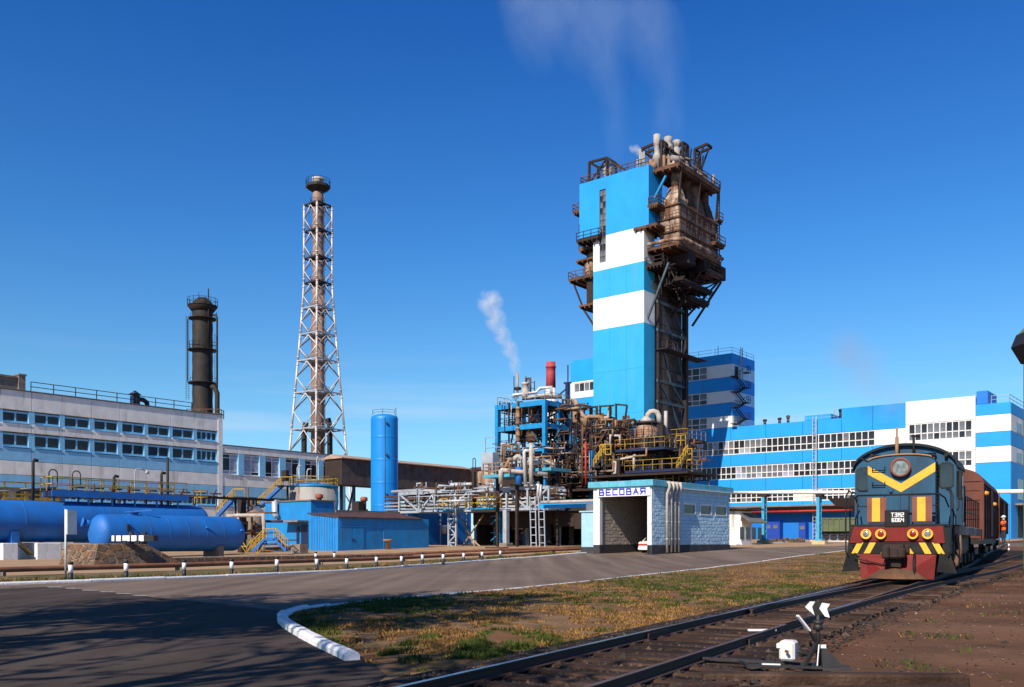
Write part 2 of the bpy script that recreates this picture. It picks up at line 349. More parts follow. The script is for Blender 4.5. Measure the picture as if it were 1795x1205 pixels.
gb.add([(x, y, g(x, y)) for y in gy for x in gx], [(j*n+i, j*n+i+1, (j+1)*n+i+1, (j+1)*n+i) for j in range(len(gy)-1) for i in range(n-1)], 0, True)
single('ground', gb, M['soil'], None, None, (0,0,0), WF, kind='structure')

KA = [gp(*p)[:2] for p in ((0,1027),(150,1022),(300,1017),(450,1009.5),(607,1003.5),(724,993.4),(845,984),(952,976.7),(1035,970))]
d0 = Vector(KA[1]) - Vector(KA[0]); KA = [tuple(Vector(KA[0]) - d0.normalized()*60)] + KA
KB = [gp(*p)[:2] for p in ((1482,966.4),(1440,971.5),(1317,988),(1228,999),(1050,1018.5),(880,1037),(731,1048.6),(647,1057),(540,1067),(507,1077),(493,1087),(500,1094),(544,1120.5),(590,1141),(631,1161))]
def densify(pl, step):
    o = [Vector(pl[0])]
    for a, b in zip(pl, pl[1:]):
        a = Vector(a); b = Vector(b); m = max(1, int((b-a).length/step))
        o += [a.lerp(b, i/m) for i in range(1, m+1)]
    return o
def smooth_pl(pl, it=2):
    for _ in range(it):
        pl = [pl[0]] + [ (Vector(pl[i-1])+Vector(pl[i])*2+Vector(pl[i+1]))/4 for i in range(1, len(pl)-1)] + [pl[-1]]
    return pl
KA = smooth_pl(densify(KA, 3.0)); KBd = smooth_pl(densify(KB, .8), 3)
def sheet(name, poly, off, mat, kind='structure', cut=2.5):
    """flat sheet draped on the ground: polygon filled, then cut on a grid so that it follows the rise"""
    import bmesh
    bm = bmesh.new(); vs = [bm.verts.new((p[0], p[1], 0)) for p in poly]
    es = [bm.edges.new((vs[i], vs[(i+1) % len(vs)])) for i in range(len(vs))]
    bmesh.ops.triangle_fill(bm, use_beauty=True, edges=es, normal=(0,0,1))
    for s in np.arange(56, 200, 4.0):          # the ground only bends along s = y + .8 x
        bmesh.ops.bisect_plane(bm, geom=bm.verts[:]+bm.edges[:]+bm.faces[:], plane_co=(0, s, 0), plane_no=(.8, 1, 0))
    for v in bm.verts: v.co.z = g(v.co.x, v.co.y) + off
    bmesh.ops.recalc_face_normals(bm, faces=bm.faces[:])
    for f in bm.faces:
        if f.normal.z < 0: f.normal_flip()
    me = bpy.data.meshes.new(name); bm.to_mesh(me); bm.free(); me.materials.append(mat)
    o = bpy.data.objects.new(name, me); COL.objects.link(o); return tag(o, kind=kind)
def TL(x, y): return TRK.w((x, y, 0))[:2]
XL = -5.24; GA = 1.52                      # left rail of the main track in the track frame
A_far = SITE.w(on_v(1270, 958, 86))
fa = [tuple(p) for p in KA]
# far edge of the road goes on past the weigh house to the right
far_ext = [gp(1290,956.5)[:2], gp(1420,949.5)[:2], (52, 98), (66, 92)]
near_ext = [(66, 76), (44, 82)]
road = fa + far_ext + near_ext + [tuple(p) for p in KBd] + [gp(660,1168)[:2], gp(690,1192)[:2], gp(660,1215)[:2], (-1.6,5.5), (-6, -4), (-8, -30), (-70, -30)]
sheet('road', road, .02, M['asphalt'])
lawn = [tuple(p) for p in KBd] + [gp(652,1166)[:2], gp(678,1190)[:2], gp(640,1222)[:2]] + [TL(XL-1.1, y) for y in (8.0, 14, 20, 26, 32, 42, 56, 70, 84)]
sheet('lawn', lawn, .035, M['lawn'])
PIPE_N = [gp(0,1011)[:2], gp(315,1001)[:2], gp(560,991)[:2], gp(770,981.5)[:2], gp(1030,967.5)[:2]]
vg = [tuple(p) for p in KA if p[1] > 20]
sheet('verge', vg + [tuple(p) for p in reversed(PIPE_N)] + [(-40, 18)], .03, M['verge'])
ya = [tuple(p) for p in PIPE_N]
sheet('works_yard', [(-60, 20)] + ya + [(9, 80), (30, 92), (60, 110), (90, 150), (20, 200), (-160, 190), (-160, 60)], .025, M['sand'])

M['asphalt2'] = pmat('dark_asphalt', (.054,.041,.035), .92, var=.2, scale=.3, dirt=.55, dirtcol=(.095,.072,.06), dscale=.2, lo=.42, hi=.68, bump=.35, bscale=60, spec=.12)
age_asphalt(M['asphalt2'], R(-70), 8.7)
ap = [gp(0,1034)[:2], gp(90,1030)[:2], gp(175,1037.5)[:2], gp(260,1048)[:2], gp(400,1062)[:2], gp(495,1074)[:2]] + [tuple(p) for p in KBd[-28:]] + [gp(660,1168)[:2], gp(690,1192)[:2], gp(660,1215)[:2], (-1.6,5.5), (-6,-4), (-8,-30), (-70,-30), (-40, 26)]
sheet('forecourt', ap, .028, M['asphalt2'])
# ---- kerbs: each stone its own
M['kerb'] = pmat('whitewashed_kerb', (.70, .69, .70), .75, var=.10, scale=3, dirt=.5, dirtcol=(.36,.27,.20), dscale=2.2, lo=.56, hi=.72, bump=.3, bscale=14)
def kerb(pl, w, h, side, label, lens, name='kerb', keep=lambda p: True):
    w0, h0 = w, h
    k = thing(name, label, 'kerb', (0,0,0), WF, kind='structure')
    pts = densify(pl, .12); acc = 0; start = 0; n = 0
    while start < len(pts)-2 and n < 140:
        L_ = lens(pts[start]); e_ = start; d = 0
        while e_ < len(pts)-1 and d < L_: d += (pts[e_+1]-pts[e_]).length; e_ += 1
        if e_ - start < 2: break
        seg = pts[start:e_+1:max(1, (e_-start)//4)]
        if seg[-1] is not pts[e_]: seg = seg + [pts[e_]]
        if keep(pts[start]):
            if callable(w0): w, h = w0(pts[start]), h0(pts[start])
            vs = []; jit = random.uniform(-.012, .012); hj = h + random.uniform(-.015, .015)
            for i, p in enumerate(seg):
                t = (seg[min(i+1, len(seg)-1)] - seg[max(i-1, 0)]).normalized(); nn = Vector((-t.y, t.x))*side
                q = p + (t*.012 if i == 0 else -t*.012 if i == len(seg)-1 else t*0)
                z = g(p.x, p.y)
                for a, b in ((0, -.05), (0, hj-.05), (.025, hj-.008), (.05, hj), (w-.05, hj), (w, hj-.04), (w, -.05)):
                    r_ = q + nn*(a+jit); vs.append((r_.x, r_.y, z+b))
            c = 7; m = len(seg); fs = [(i*c+j, i*c+j+1, (i+1)*c+j+1, (i+1)*c+j) for i in range(m-1) for j in range(c-1)]
            fs += [list(range(c))[::-1], [(m-1)*c+j for j in range(c)]]
            mb = MB(); mb.add(vs, fs); part(k, 'kerb_stone', mb, M['kerb'])
            n += 1
        start = e_
    return k
kt = lambda p: min(1.0, max(0.0, (p[1]-18.0)/4.0))
kerb(list(reversed(KBd)), lambda p: .21-.085*kt(p), lambda p: .15-.085*kt(p), 1, 'white painted kerb curving round the dry lawn', lambda p: 1.0 if p[1] < 24 else 3.0)
kerb([p for p in KA if p[1] > 26], .16, .12, 1, 'thin white kerb along the far edge of the road', lambda p: 3.0, keep=lambda p: True)
kerb([Vector(p) for p in far_ext[:3]], .2, .14, 1, 'white kerb beyond the blue pipe posts', lambda p: 4.0)
# worn road marking, short dashes
md = MB()
for px, py in ((95,1030.3),(127,1032.6),(155,1036),(186,1038.7),(215,1042),(244,1045.5)):
    a = Vector(gp(px-13, py)); b = Vector(gp(px+13, py)); c = Vector(gp(px+16, py+1.4)); d = Vector(gp(px-10, py+1.4))
    md.add([(p.x, p.y, .034) for p in (a, d, c, b)], [(0,1,2,3)])
M['mark'] = pmat('worn_road_paint', (.34, .31, .28), .85, var=.2, scale=6, dirt=.9, dirtcol=(.10,.085,.075), dscale=5, lo=.45, hi=.6)
single('road_marking', md, M['mark'], None, None, (0,0,0), WF, kind='structure')

# ================================================================= railway: main track and the branch that diverges to the right
M['rail_side'] = pmat('rusty_rail', (.045, .022, .015), .7, metal=.0, var=.3, scale=3, dirt=.4, dirtcol=(.02,.012,.01))
M['rail_top'] = pmat('worn_rail_head', (.30, .29, .30), .28, metal=.85, var=.1, scale=8)
M['rail_top2'] = pmat('dull_rail_head', (.16, .085, .055), .45, metal=.5, var=.2, scale=6)
M['sleeper'] = pmat('timber_sleeper', (.050, .028, .019), .9, var=.35, scale=2.0, dirt=.6, dirtcol=(.125,.075,.05), dscale=2.2, lo=.52, hi=.7, bump=.7, bscale=16, spec=.15)
M['ballast'] = pmat('oily_ballast', (.018, .012, .009), .95, var=.4, scale=4, dirt=.6, dirtcol=(.075,.042,.026), dscale=1.0, lo=.46, hi=.62, bump=1.0, bscale=22, spec=.2)
RZ = .235
def rail_mb(pl, top=1):
    """rail section swept along a polyline in the track frame (x, y)"""
    mb = MB(); pts = [Vector(p) for p in pl]
    sec = [(-.066,0),(.066,0),(.066,.02),(.012,.045),(.012,.125),(.036,.137),(.036,.17),(-.036,.17),(-.036,.137),(-.012,.125),(-.012,.045),(-.066,.02)]; sec = [(a*.85, b*.8) for a, b in sec]
    vs = []
    for i, p in enumerate(pts):
        t = (pts[min(i+1,len(pts)-1)]-pts[max(i-1,0)]).normalized(); nx = Vector((t.y, -t.x))
        w = TRK.w((p.x, p.y, 0)); z = g(w[0], w[1]) + RZ - .136
        for a, b in sec: q = p + nx*a; vs.append((q.x, q.y, z+b))
    c = len(sec)
    for i in range(len(pts)-1):
        for j in range(c):
            q = (i*c+j, i*c+(j+1)%c, (i+1)*c+(j+1)%c, (i+1)*c+j)
            mb.f.append(list(q)); mb.m.append(top if j in (6,) else 0); mb.sm.append(False)
    mb.v = vs; mb.f += [list(range(c))[::-1], [(len(pts)-1)*c+j for j in range(c)]]; mb.m += [0,0]; mb.sm += [False,False]
    return mb
def div_x(y):      # extra offset of the branch from the main track
    t = max(0.0, y-14.0); return .0016*t*t if t < 28 else .0016*784 + .0896*(t-28)
ys = list(np.arange(3.0, 100, 1.5))
trk = thing('railway_track', 'railway track with dark rails running under the locomotive', 'railway track', (0,0,0), TRK)
part(trk, 'rail', rail_mb([(XL, y) for y in ys]), [M['rail_side'], M['rail_top']])
part(trk, 'rail', rail_mb([(XL+GA, y) for y in ys if y >= 15]), [M['rail_side'], M['rail_top']])
# check rails inside the gauge
part(trk, 'check_rail', rail_mb([(XL+.12, y) for y in ys if 17 < y < 31]), [M['rail_side'], M['rail_top2']])
brn = thing('railway_track', 'branch railway track splitting off to the right of the locomotive', 'railway track', (0,0,0), TRK)
yb = [y for y in ys]
part(brn, 'rail', rail_mb([(XL+GA+div_x(y)*(1.0), y) for y in yb if y < 90]), [M['rail_side'], M['rail_top2']])
part(brn, 'rail', rail_mb([(XL+.075+div_x(y), y) for y in yb if 17 < y < 90]), [M['rail_side'], M['rail_top2']])
M['sleeper2'] = pmat('dark_oiled_sleeper', (.026,.015,.011), .85, var=.35, dirt=.5, dirtcol=(.07,.04,.028), dscale=2, bump=.6, bscale=16, spec=.15)
M['sleeper3'] = pmat('weathered_sleeper', (.095,.056,.038), .9, var=.35, dirt=.6, dirtcol=(.035,.02,.014), dscale=2, bump=.7, bscale=16, spec=.1)
def sleeper_me(L_, k):
    rnd = random.Random(k); mb = MB(); mb.bbox(-L_/2, L_/2, -.125, .125, -.10, .085, .018)
    mb.v = [(x + rnd.uniform(-.012,.012), y + rnd.uniform(-.012,.012), z + rnd.uniform(-.008,.008)) for x,y,z in mb.v]
    return mb.mesh('sleeper', [M['sleeper'], M['sleeper2'], M['sleeper3'], M['sleeper']][k % 4])
SL = {L_: [sleeper_me(L_, int(L_*100)+i) for i in range(4)] for L_ in (2.75, 3.3, 3.9, 4.5)}
ych = MB()
y = 4.2; i = 0
while y < 62:
    dv = div_x(y); L_ = 2.75 if dv < .15 else 3.3 if dv < .8 else 3.9 if dv < 1.5 else 4.5
    if y > 44: L_ = 2.75
    xc = XL + GA/2 + (L_-2.75)/2 + random.uniform(-.08,.08)
    w = TRK.w((xc, y, 0))
    o = inst(trk, 'sleeper', random.choice(SL[L_]), (xc, y, g(w[0],w[1])+.02), random.uniform(-.03,.03))
    if y > 44:
        xc2 = xc + dv; w = TRK.w((xc2, y, 0))
        inst(brn, 'sleeper', random.choice(SL[L_]), (xc2, y, g(w[0],w[1])+.02), random.uniform(-.03,.03)+.05)
    for x in (XL, XL+GA+dv):
        ych.box(x-.14, x+.14, y-.07, y+.07, g(w[0],w[1])+.10, g(w[0],w[1])+.113)
        for s_ in (-1, 1): ych.box(x+s_*.09-.02, x+s_*.09+.02, y-.02, y+.02, g(w[0],w[1])+.113, g(w[0],w[1])+.13)
    y += .56 + random.uniform(-.03,.03); i += 1
part(trk, 'tie_plate', ych, M['rail_side'], kind='stuff')
# joint bars, slide plates and rods near the points
for yy in (13.2, 19.6, 26.3):
    for x in (XL, XL+GA): 
        for s_ in (-1,1): part(trk, 'joint_bar', MB().box(x+s_*.03-.02, x+s_*.03+.02, yy-.4, yy+.4, RZ-.11, RZ-.035), M['rail_side'])
# ballast strip
pb = [TL(XL-1.0, y) for y in (2, 10, 20, 30, 45, 60, 80)]
pr = [TL(XL+GA+.55+div_x(y)*1.0, y) for y in (80, 60, 45, 30, 20, 10, 2)]
sheet('ballast_bed', pb + pr, .075, M['ballast'])

# loose stones (stuff): along the tracks and on the soil
def scatter_stones(name, n, region, size, mats, off=.04):
    rng = np.random.default_rng(5); mb_v = []; mb_f = []; mi = []
    base = np.array([(1,0,0),(-1,0,0),(0,1,0),(0,-1,0),(0,0,1),(0,0,-.6)]); ff = [(0,2,4),(2,1,4),(1,3,4),(3,0,4),(2,0,5),(1,2,5),(3,1,5),(0,3,5)]
    for _ in range(n):
        x, y = region(rng); w = TRK.w((x, y, 0)); s = size*rng.uniform(.35, 1.3)*(1 + (rng.random() < .05)*1.2)
        v = base*s*rng.uniform(.6, 1.3, (6,3)); a = rng.uniform(0, 6.28); c_, s_ = math.cos(a), math.sin(a)
        v = np.stack([v[:,0]*c_-v[:,1]*s_, v[:,0]*s_+v[:,1]*c_, v[:,2]*.7], 1) + (x, y, g(w[0],w[1])+off)
        o = len(mb_v); mb_v += v.tolist(); mb_f += [(a_+o, b_+o, c2+o) for a_, b_, c2 in ff]; mi += [int(rng.integers(len(mats)))]*8
    mb = MB(); mb.v = [tuple(p) for p in mb_v]; mb.f = [list(f) for f in mb_f]; mb.m = mi; mb.sm = [False]*len(mi)
    return single(name, mb, mats, None, None, (0,0,0), TRK, kind='stuff')
def reg_bal(r):
    y = 5 + 45*r.random()**1.8; return (XL - .9 + r.random()*(GA+2.0+div_x(y)), y)
def reg_edge(r):
    pl = KBd if r.random() < .6 else KA; i = int(r.integers(2, len(pl)-2)); p = pl[i].lerp(pl[i+1], r.random()); d = (pl[i+1]-pl[i]).normalized(); s_ = -1 if pl is KA else 1
    q = p + Vector((d.y, -d.x))*s_*abs(r.normal(0, .35))*(-1); return TRK.l((q.x, q.y))[:2]
def reg_soil(r):
    y = 4 + 40*r.random()**1.6; return (XL+GA+1.0+div_x(y)+ r.random()**1.1*13, y)
ST = [pmat('brown_stone', (.085,.052,.035), .9, var=.3), pmat('grey_stone', (.12,.088,.07), .9, var=.3), pmat('dark_stone', (.030,.022,.018), .9, var=.3), pmat('pale_stone', (.22,.165,.125), .9, var=.3)]
scatter_stones('ballast_stones', 15000, reg_bal, .034, [ST[0], ST[2], ST[2], ST[2], ST[2]], .072)
scatter_stones('loose_gravel', 8000, reg_soil, .019, [ST[0], ST[0], ST[2], ST[1], ST[0], ST[3], ST[2]], .01)

scatter_stones('road_grit', 3500, reg_edge, .016, [ST[0], ST[1], ST[3]], .03)
# grass on the lawn: blades as one object, thick and thin patches
def grass(name, seed, n, sampler, hgt, mats, off=.03, fn=None):
    rng = np.random.default_rng(seed); V = []; mi = []
    for _ in range(n):
        x, y = sampler(rng)
        p = .6*noise.noise(Vector((x*.8, y*.5, 1.3))) + .9*noise.noise(Vector((x*2.7, y*2.0, 4.0))) + .5*noise.noise(Vector((x*6, y*5, 9.0)))
        q = .8*noise.noise(Vector((x*.45+9, y*.22, 7.7))) + .7*noise.noise(Vector((x*1.6, y*1.0, 2.0)))
        if p < -.10 + .35*rng.random(): continue
        green = q > .08 + .3*(rng.random()-.5)
        h = hgt*rng.uniform(.25, 1.15)*(1.8 if rng.random() < .03 else 1)*(1.0 + max(0,p))*(1.15 if green else .8); a = rng.uniform(0, 6.28); wd = .010 + .004*(y/12)
        dx, dy = math.cos(a)*wd, math.sin(a)*wd; lx, ly = rng.normal(0, .5*h, 2); z = g(x, y)+off
        V += [(x-dx, y-dy, z), (x+dx, y+dy, z), (x+lx, y+ly, z+h)]; mi.append(0 if green else 1 + int(rng.random() < .35))
    mb = MB(); mb.v = V; mb.f = [[3*i, 3*i+1, 3*i+2] for i in range(len(V)//3)]; mb.m = mi; mb.sm = [False]*len(mi)
    return single(name, mb, mats, None, None, (0,0,0), WF, kind='stuff')
GR = [pmat('green_grass', (.050,.068,.010), .8, var=.35, scale=1.5, spec=.2), pmat('dry_grass', (.27,.145,.045), .85, var=.3, scale=1.5, spec=.2), pmat('brown_grass', (.12,.062,.025), .85, var=.3, scale=1.5, spec=.2)]
# sampler: between the kerb and the track
kbx = sorted([(p.y, p.x) for p in KBd if True], key=lambda t: t[0])
KB_low = [(p.y, p.x) for p in KBd[-40:]]; 
def poly_in(x, y, poly):
    c = False; j = len(poly)-1
    for i in range(len(poly)):
        xi, yi = poly[i][0], poly[i][1]; xj, yj = poly[j][0], poly[j][1]
        if (yi > y) != (yj > y) and x < (xj-xi)*(y-yi)/(yj-yi)+xi: c = not c
        j = i
    return c
LP = [tuple(p) for p in KBd[::2]] + [gp(672,1178)[:2], gp(660,1200)[:2]] + [TL(XL-.9, y) for y in (8.6, 20, 32, 48, 66, 84)]
def lawn_s(r):
    while True:
        py = 1205 - 240*r.random()**.9; px = 500 + r.random()*1020
        Y = CAMZ*FPX/(py-HOR) if py > HOR+22 else 70
        x = (px-CX)/FPX*Y
        Y += r.uniform(-1,1)*Y*.02
        if poly_in(x, Y, LP): return x, Y
grass('lawn_grass', 3, 190000, lawn_s, .055, GR)
VP = vg + [tuple(p) for p in reversed(PIPE_N)]
def verge_s(r):
    while True:
        i = int(r.integers(len(KA)-1)); t = r.random(); p = KA[i].lerp(KA[i+1], t)
        if p.y < 26: continue
        nn = Vector((-(KA[i+1]-KA[i]).y, (KA[i+1]-KA[i]).x)).normalized(); q = p + nn*(.25 + r.random()*2.6)
        return q.x, q.y
grass('verge_grass', 4, 26000, verge_s, .13, GR)
def soil_s(r):
    while True:
        y = 6 + 20*r.random(); w = TRK.w((XL+GA+1.5+div_x(y)+7*r.random(), y, 0))
        if noise.noise(Vector((w[0]*.7, w[1]*.7, 3))) > .25: return w[0], w[1]
grass('soil_weeds', 6, 2200, soil_s, .06, GR, .0)
# ================================================================= long panel building on the left (plane u = UL)
UL = -123.5
def vL(px): return on_u(px, 0, UL)[1]
b_l = thing('panel_building', 'long grey and pale blue panel building with two rows of ribbon windows', 'building', (UL, 70, .3))
v_end = vL(387.5)
bays = [(-54,-5),(5,50.5),(61,105),(113.5,157),(165.6,206.6),(214.5,253),(260,297),(303,339),(345.5,380)]
bays = [(vL(a), vL(b)) for a, b in bays]
edges = [bays[0][0]-8] + [ (bays[i][1]+bays[i+1][0])/2 for i in range(len(bays)-1)] + [v_end]
cols = list(zip(edges, edges[1:]))
def panel(par, u0, u1, v0, v1, z0, z1, mat, name='panel', gap=.025):
    mb = MB(); mb.bbox(u0, u1, v0+gap, v1-gap, z0+gap, z1-gap, .03); return part(par, name, mb, M[mat])
core = MB(); core.box(UL-14, UL-.42, bays[0][0]-8, v_end, .3, 20.7); part(b_l, 'core_wall', core, M['concrete'])
for i, (a, b) in enumerate(cols):
    panel(b_l, UL-.45, UL, a, b, 18.35, 20.9, 'panel_grey')
    panel(b_l, UL-.45, UL+.02, a, b, 15.5, 16.65, 'panel_grey')
    panel(b_l, UL-.45, UL+.02, a, b, 11.8, 13.5, 'panel_blue')
    panel(b_l, UL-.45, UL+.02, a, b, 10.0, 11.8, 'panel_grey')
    panel(b_l, UL-.45, UL+.02, a, b, 8.35, 10.0, 'panel_blue')
    panel(b_l, UL-.45, UL+.02, a, b, .3, 6.75, 'panel_grey')
def lwindow(par, u, v0, v1, z0, z1, n, glasses, rows=((0,1),), fr='wframe', sill=True, fw=.09):
    """a ribbon window: frame with panes as sub-parts; recessed behind the wall face u"""
    mb = MB(); b = BASE[par.name]
    mb.box(u-.30, u-.20, v0, v1, z0, z0+fw); mb.box(u-.30, u-.20, v0, v1, z1-fw, z1)
    w = (v1-v0)/n
    for k in range(n+1): mb.box(u-.302, u-.195, max(v0, v0+k*w-fw/2), min(v1, v0+k*w+fw/2), z0, z1)
    for r0, r1 in rows[1:]: mb.box(u-.301, u-.197, v0, v1, z0+(z1-z0)*r0-fw*.4, z0+(z1-z0)*r0+fw*.4)
    if sill: mb.box(u-.3, u+.12, v0-.05, v1+.05, z0-.10, z0-.02)
    f = part(par, 'window', mb, M[fr])
    pane_me = {}
    for k in range(n):
        for r0, r1 in rows:
            key = (round(w, 2), round((z1-z0)*(r1-r0), 2)); gl = random.choice(glasses)
            if (key, gl) not in PANES:
                q = MB(); q.box(-.01, .01, -w/2+fw*.4, w/2-fw*.4, -(z1-z0)*(r1-r0)/2+fw*.3, (z1-z0)*(r1-r0)/2-fw*.3); PANES[(key, gl)] = q.mesh('pane', M[gl])
            o = inst(f, 'pane', PANES[(key, gl)], (u-.25, v0+w*(k+.5), z0+(z1-z0)*(r0+r1)/2), 0)
    return f
PANES = {}
for i, (a, b) in enumerate(bays):
    for z0, z1 in ((16.75, 18.2), (13.65, 15.35)):
        last = i == len(bays)-1
        lwindow(b_l, UL, a, b, z0, z1, 4 if last else 2, ['glass', 'glass', 'glass', 'glass_pale'] if i < 3 and z0 > 15 else ['glass'], fr='pier_blue', fw=.22)
    for z0, z1 in ((16.66, 18.34), (13.52, 15.49)):
        c0, c1 = cols[i]
        for p0, p1 in ((c0, a), (b, c1)):
            mb = MB(); mb.box(UL-.44, UL-.04, p0+.01, p1-.005, z0, z1); part(b_l, 'pier', mb, M['pier_blue'])
    if i > 6: lwindow(b_l, UL, a, b, 6.9, 8.2, 4, ['glass', 'glass_pale'], fr='pier_blue', fw=.22)
    else:
        lwindow(b_l, UL, a, b, 6.9, 8.2, 4, ['glass', 'glass_pale', 'curtain'], fr='yellow' if i < 3 else 'pier_blue', fw=.2)
mb = MB(); mb.box(UL-13.8, UL+.15, bays[0][0]-8, v_end+.1, 20.9, 21.02); part(b_l, 'roof', mb, M['roof_felt'])
mb = MB(); mb.rail([(UL-.3, vL(56), 21.02), (UL-.3, vL(338), 21.02)], 1.25, 3.1, .045); part(b_l, 'roof_railing', mb, M['rust_dark'])
# corner pier
mb = MB(); mb.box(UL-.5, UL+.06, v_end-.55, v_end+.25, .3, 20.95); part(b_l, 'corner_pier', mb, M['panel_grey'])
# roof things
pent = thing('roof_penthouse', 'brown concrete roof structure with a capped corner at the frame edge', 'roof structure', (UL-2, vL(20), 21.02))
mb = MB(); mb.box(UL-6, UL-1.5, vL(-60), vL(46), 21.02, 22.7); part(pent, 'wall', mb, M['concrete'])
mb = MB(); mb.box(UL-6.2, UL-1.3, vL(-60), vL(38), 22.7, 22.95); mb.box(UL-2.6, UL-1.2, vL(40), vL(52), 21.02, 23.1); mb.box(UL-2.8, UL-1.0, vL(39), vL(53), 23.1, 23.3); part(pent, 'cap', mb, M['concrete'])
vent = thing('roof_ventilator', 'small dark blue roof ventilator with conical cap', 'ventilator', (UL-1, vL(243), 21.02))
x, y = UL-1, vL(243)
mb = MB(); mb.box(x-.5, x+.5, y-.5, y+.5, 21.02, 22.3); part(vent, 'housing', mb, M['navy_steel'])
mb = MB(); mb.lathe([(.15,22.45),(.9,22.5),(.05,23.1)], (x,y,0), 12); mb.cyl((x,y,22.3),(x,y,22.5),.3,8); part(vent, 'cap', mb, M['navy_steel'])
mb = MB(); mb.tube([(x,y+.5,21.9),(x,y+1.3,21.9),(x,y+1.8,21.6),(x,y+1.9,21.05)], .33, 8); part(vent, 'elbow', mb, M['navy_steel'])

# ---- lower wing
b_w = thing('low_wing', 'lower grey wing with six tall white framed windows', 'building', (UL, v_end+.3, .3))
v0w, v1w = v_end+.3, vL(601)
core = MB(); core.box(UL-12, UL-.42, v0w, v1w, .3, 16.0); part(b_w, 'core_wall', core, M['concrete'])
wb = [(387.5,417.5),(425,455),(462.5,490),(498,524.6),(532,558),(564.5,588.5)]
wb = [(vL(a)+.3, vL(b)) for a, b in wb]
we = [v0w] + [(wb[i][1]+wb[i+1][0])/2 for i in range(5)] + [v1w]
for i, (a, b) in enumerate(zip(we, we[1:])):
    for z0, z1, mt in ((15.15, 16.3, 'panel_grey'), (9.95, 11.75, 'panel_grey'), (8.4, 9.95, 'panel_blue'), (.3, 6.75, 'panel_grey')):
        panel(b_w, UL-.45, UL, a, b, z0, z1, mt)
    c0, c1 = wb[i]
    lwindow(b_w, UL, c0, c1, 11.85, 15.05, 2, ['curtain', 'curtain', 'glass'] if i < 3 else ['glass', 'glass', 'curtain'], rows=((0,.18),(.18,.8),(.8,1)), fw=.13)
    for p0, p1 in ((a, c0), (c1, b)):
        mb = MB(); mb.box(UL-.44, UL+.05, p0+.01, p1-.01, 11.76, 15.14); part(b_w, 'pier', mb, M['pier_blue'])
    lwindow(b_w, UL, c0, c1, 6.9, 8.25, 4, ['glass'], fr='pier_blue', fw=.2)
mb = MB(); mb.box(UL-.6, UL+.25, v1w-.9, v1w+.4, .3, 16.35); part(b_w, 'corner_pier', mb, M['pier_blue'])
mb = MB(); mb.box(UL-12, UL+.1, v0w, v1w, 16.3, 16.42); part(b_w, 'roof', mb, M['roof_felt'])

# ---- covered conveyor gallery
ug = -113.0; g0, g1 = on_u(598, 0, ug)[1], on_u(822, 0, ug)[1]
gal = thing('conveyor_gallery', 'brown covered conveyor gallery on steel legs behind the blue tank', 'gallery', (ug, g0, .8))
zt = 14.7
L_ = g1-g0; k = 12
for i in range(k):
    a, b = g0+L_*i/k, g0+L_*(i+1)/k
    mb = MB(); mb.bbox(ug-.12, ug, a+.02, b-.02, zt-4.2, zt, .02); part(gal, 'cladding_sheet', mb, M['prill'])
mb = MB(); mb.box(ug-4, ug-.12, g0, g1, zt-4.2, zt); part(gal, 'body', mb, M['rust_dark'])
mb = MB(); mb.prism([(ug-4.3, zt), (ug+.5, zt), (ug+.5, zt+.12), (ug-2, zt+.75), (ug-4.3, zt+.12)], g0-.3, g1+.3, 'y'); part(gal, 'roof', mb, pmat('sun_bleached_roof_sheet', (.40,.27,.20), .8, var=.2, dirt=.4, dirtcol=(.18,.09,.06)))
for i in range(4):
    v = g0+3+i*(L_-6)/3
    mb = MB(); mb.bar((ug-3.5, v, .8), (ug-3.5, v, zt-4.2), .4); mb.bar((ug-.4, v, .8), (ug-.4, v, zt-4.2), .4); mb.bar((ug-3.5,v,1.5),(ug-.4,v,zt-4.6),.25); part(gal, 'trestle', mb, M['navy_steel'])
# cross gallery turning towards the plant
c0 = on_v(818, 0, g1+1.0)[0]; c1 = on_v(890, 0, g1+1.0)[0]
gal2 = thing('conveyor_gallery', 'short sunlit gallery of pale ribbed sheets running into the plant', 'gallery', (c0, g1+1, .8))
for i in range(8):
    a, b = c0+(c1-c0)*i/8, c0+(c1-c0)*(i+1)/8
    mb = MB(); mb.bbox(a+.02, b-.02, g1+1, g1+1.15, zt-5.2, zt, .02); part(gal2, 'cladding_sheet', mb, M['rust_pale'])
mb = MB(); mb.box(c0, c1, g1+1.15, g1+4.5, zt-5.2, zt); part(gal2, 'body', mb, M['rust_dark'])
mb = MB(); mb.prism([(g1+.6, zt), (g1+4.8, zt), (g1+2.8, zt+.7)], c0-.3, c1, 'x'); part(gal2, 'roof', mb, M['roof_rust'])
mb = MB()
for u in (c0+1, c1-1): mb.bar((u, g1+2.5, .8), (u, g1+2.5, zt-5.2), .5)
part(gal2, 'trestle', mb, M['navy_steel'])

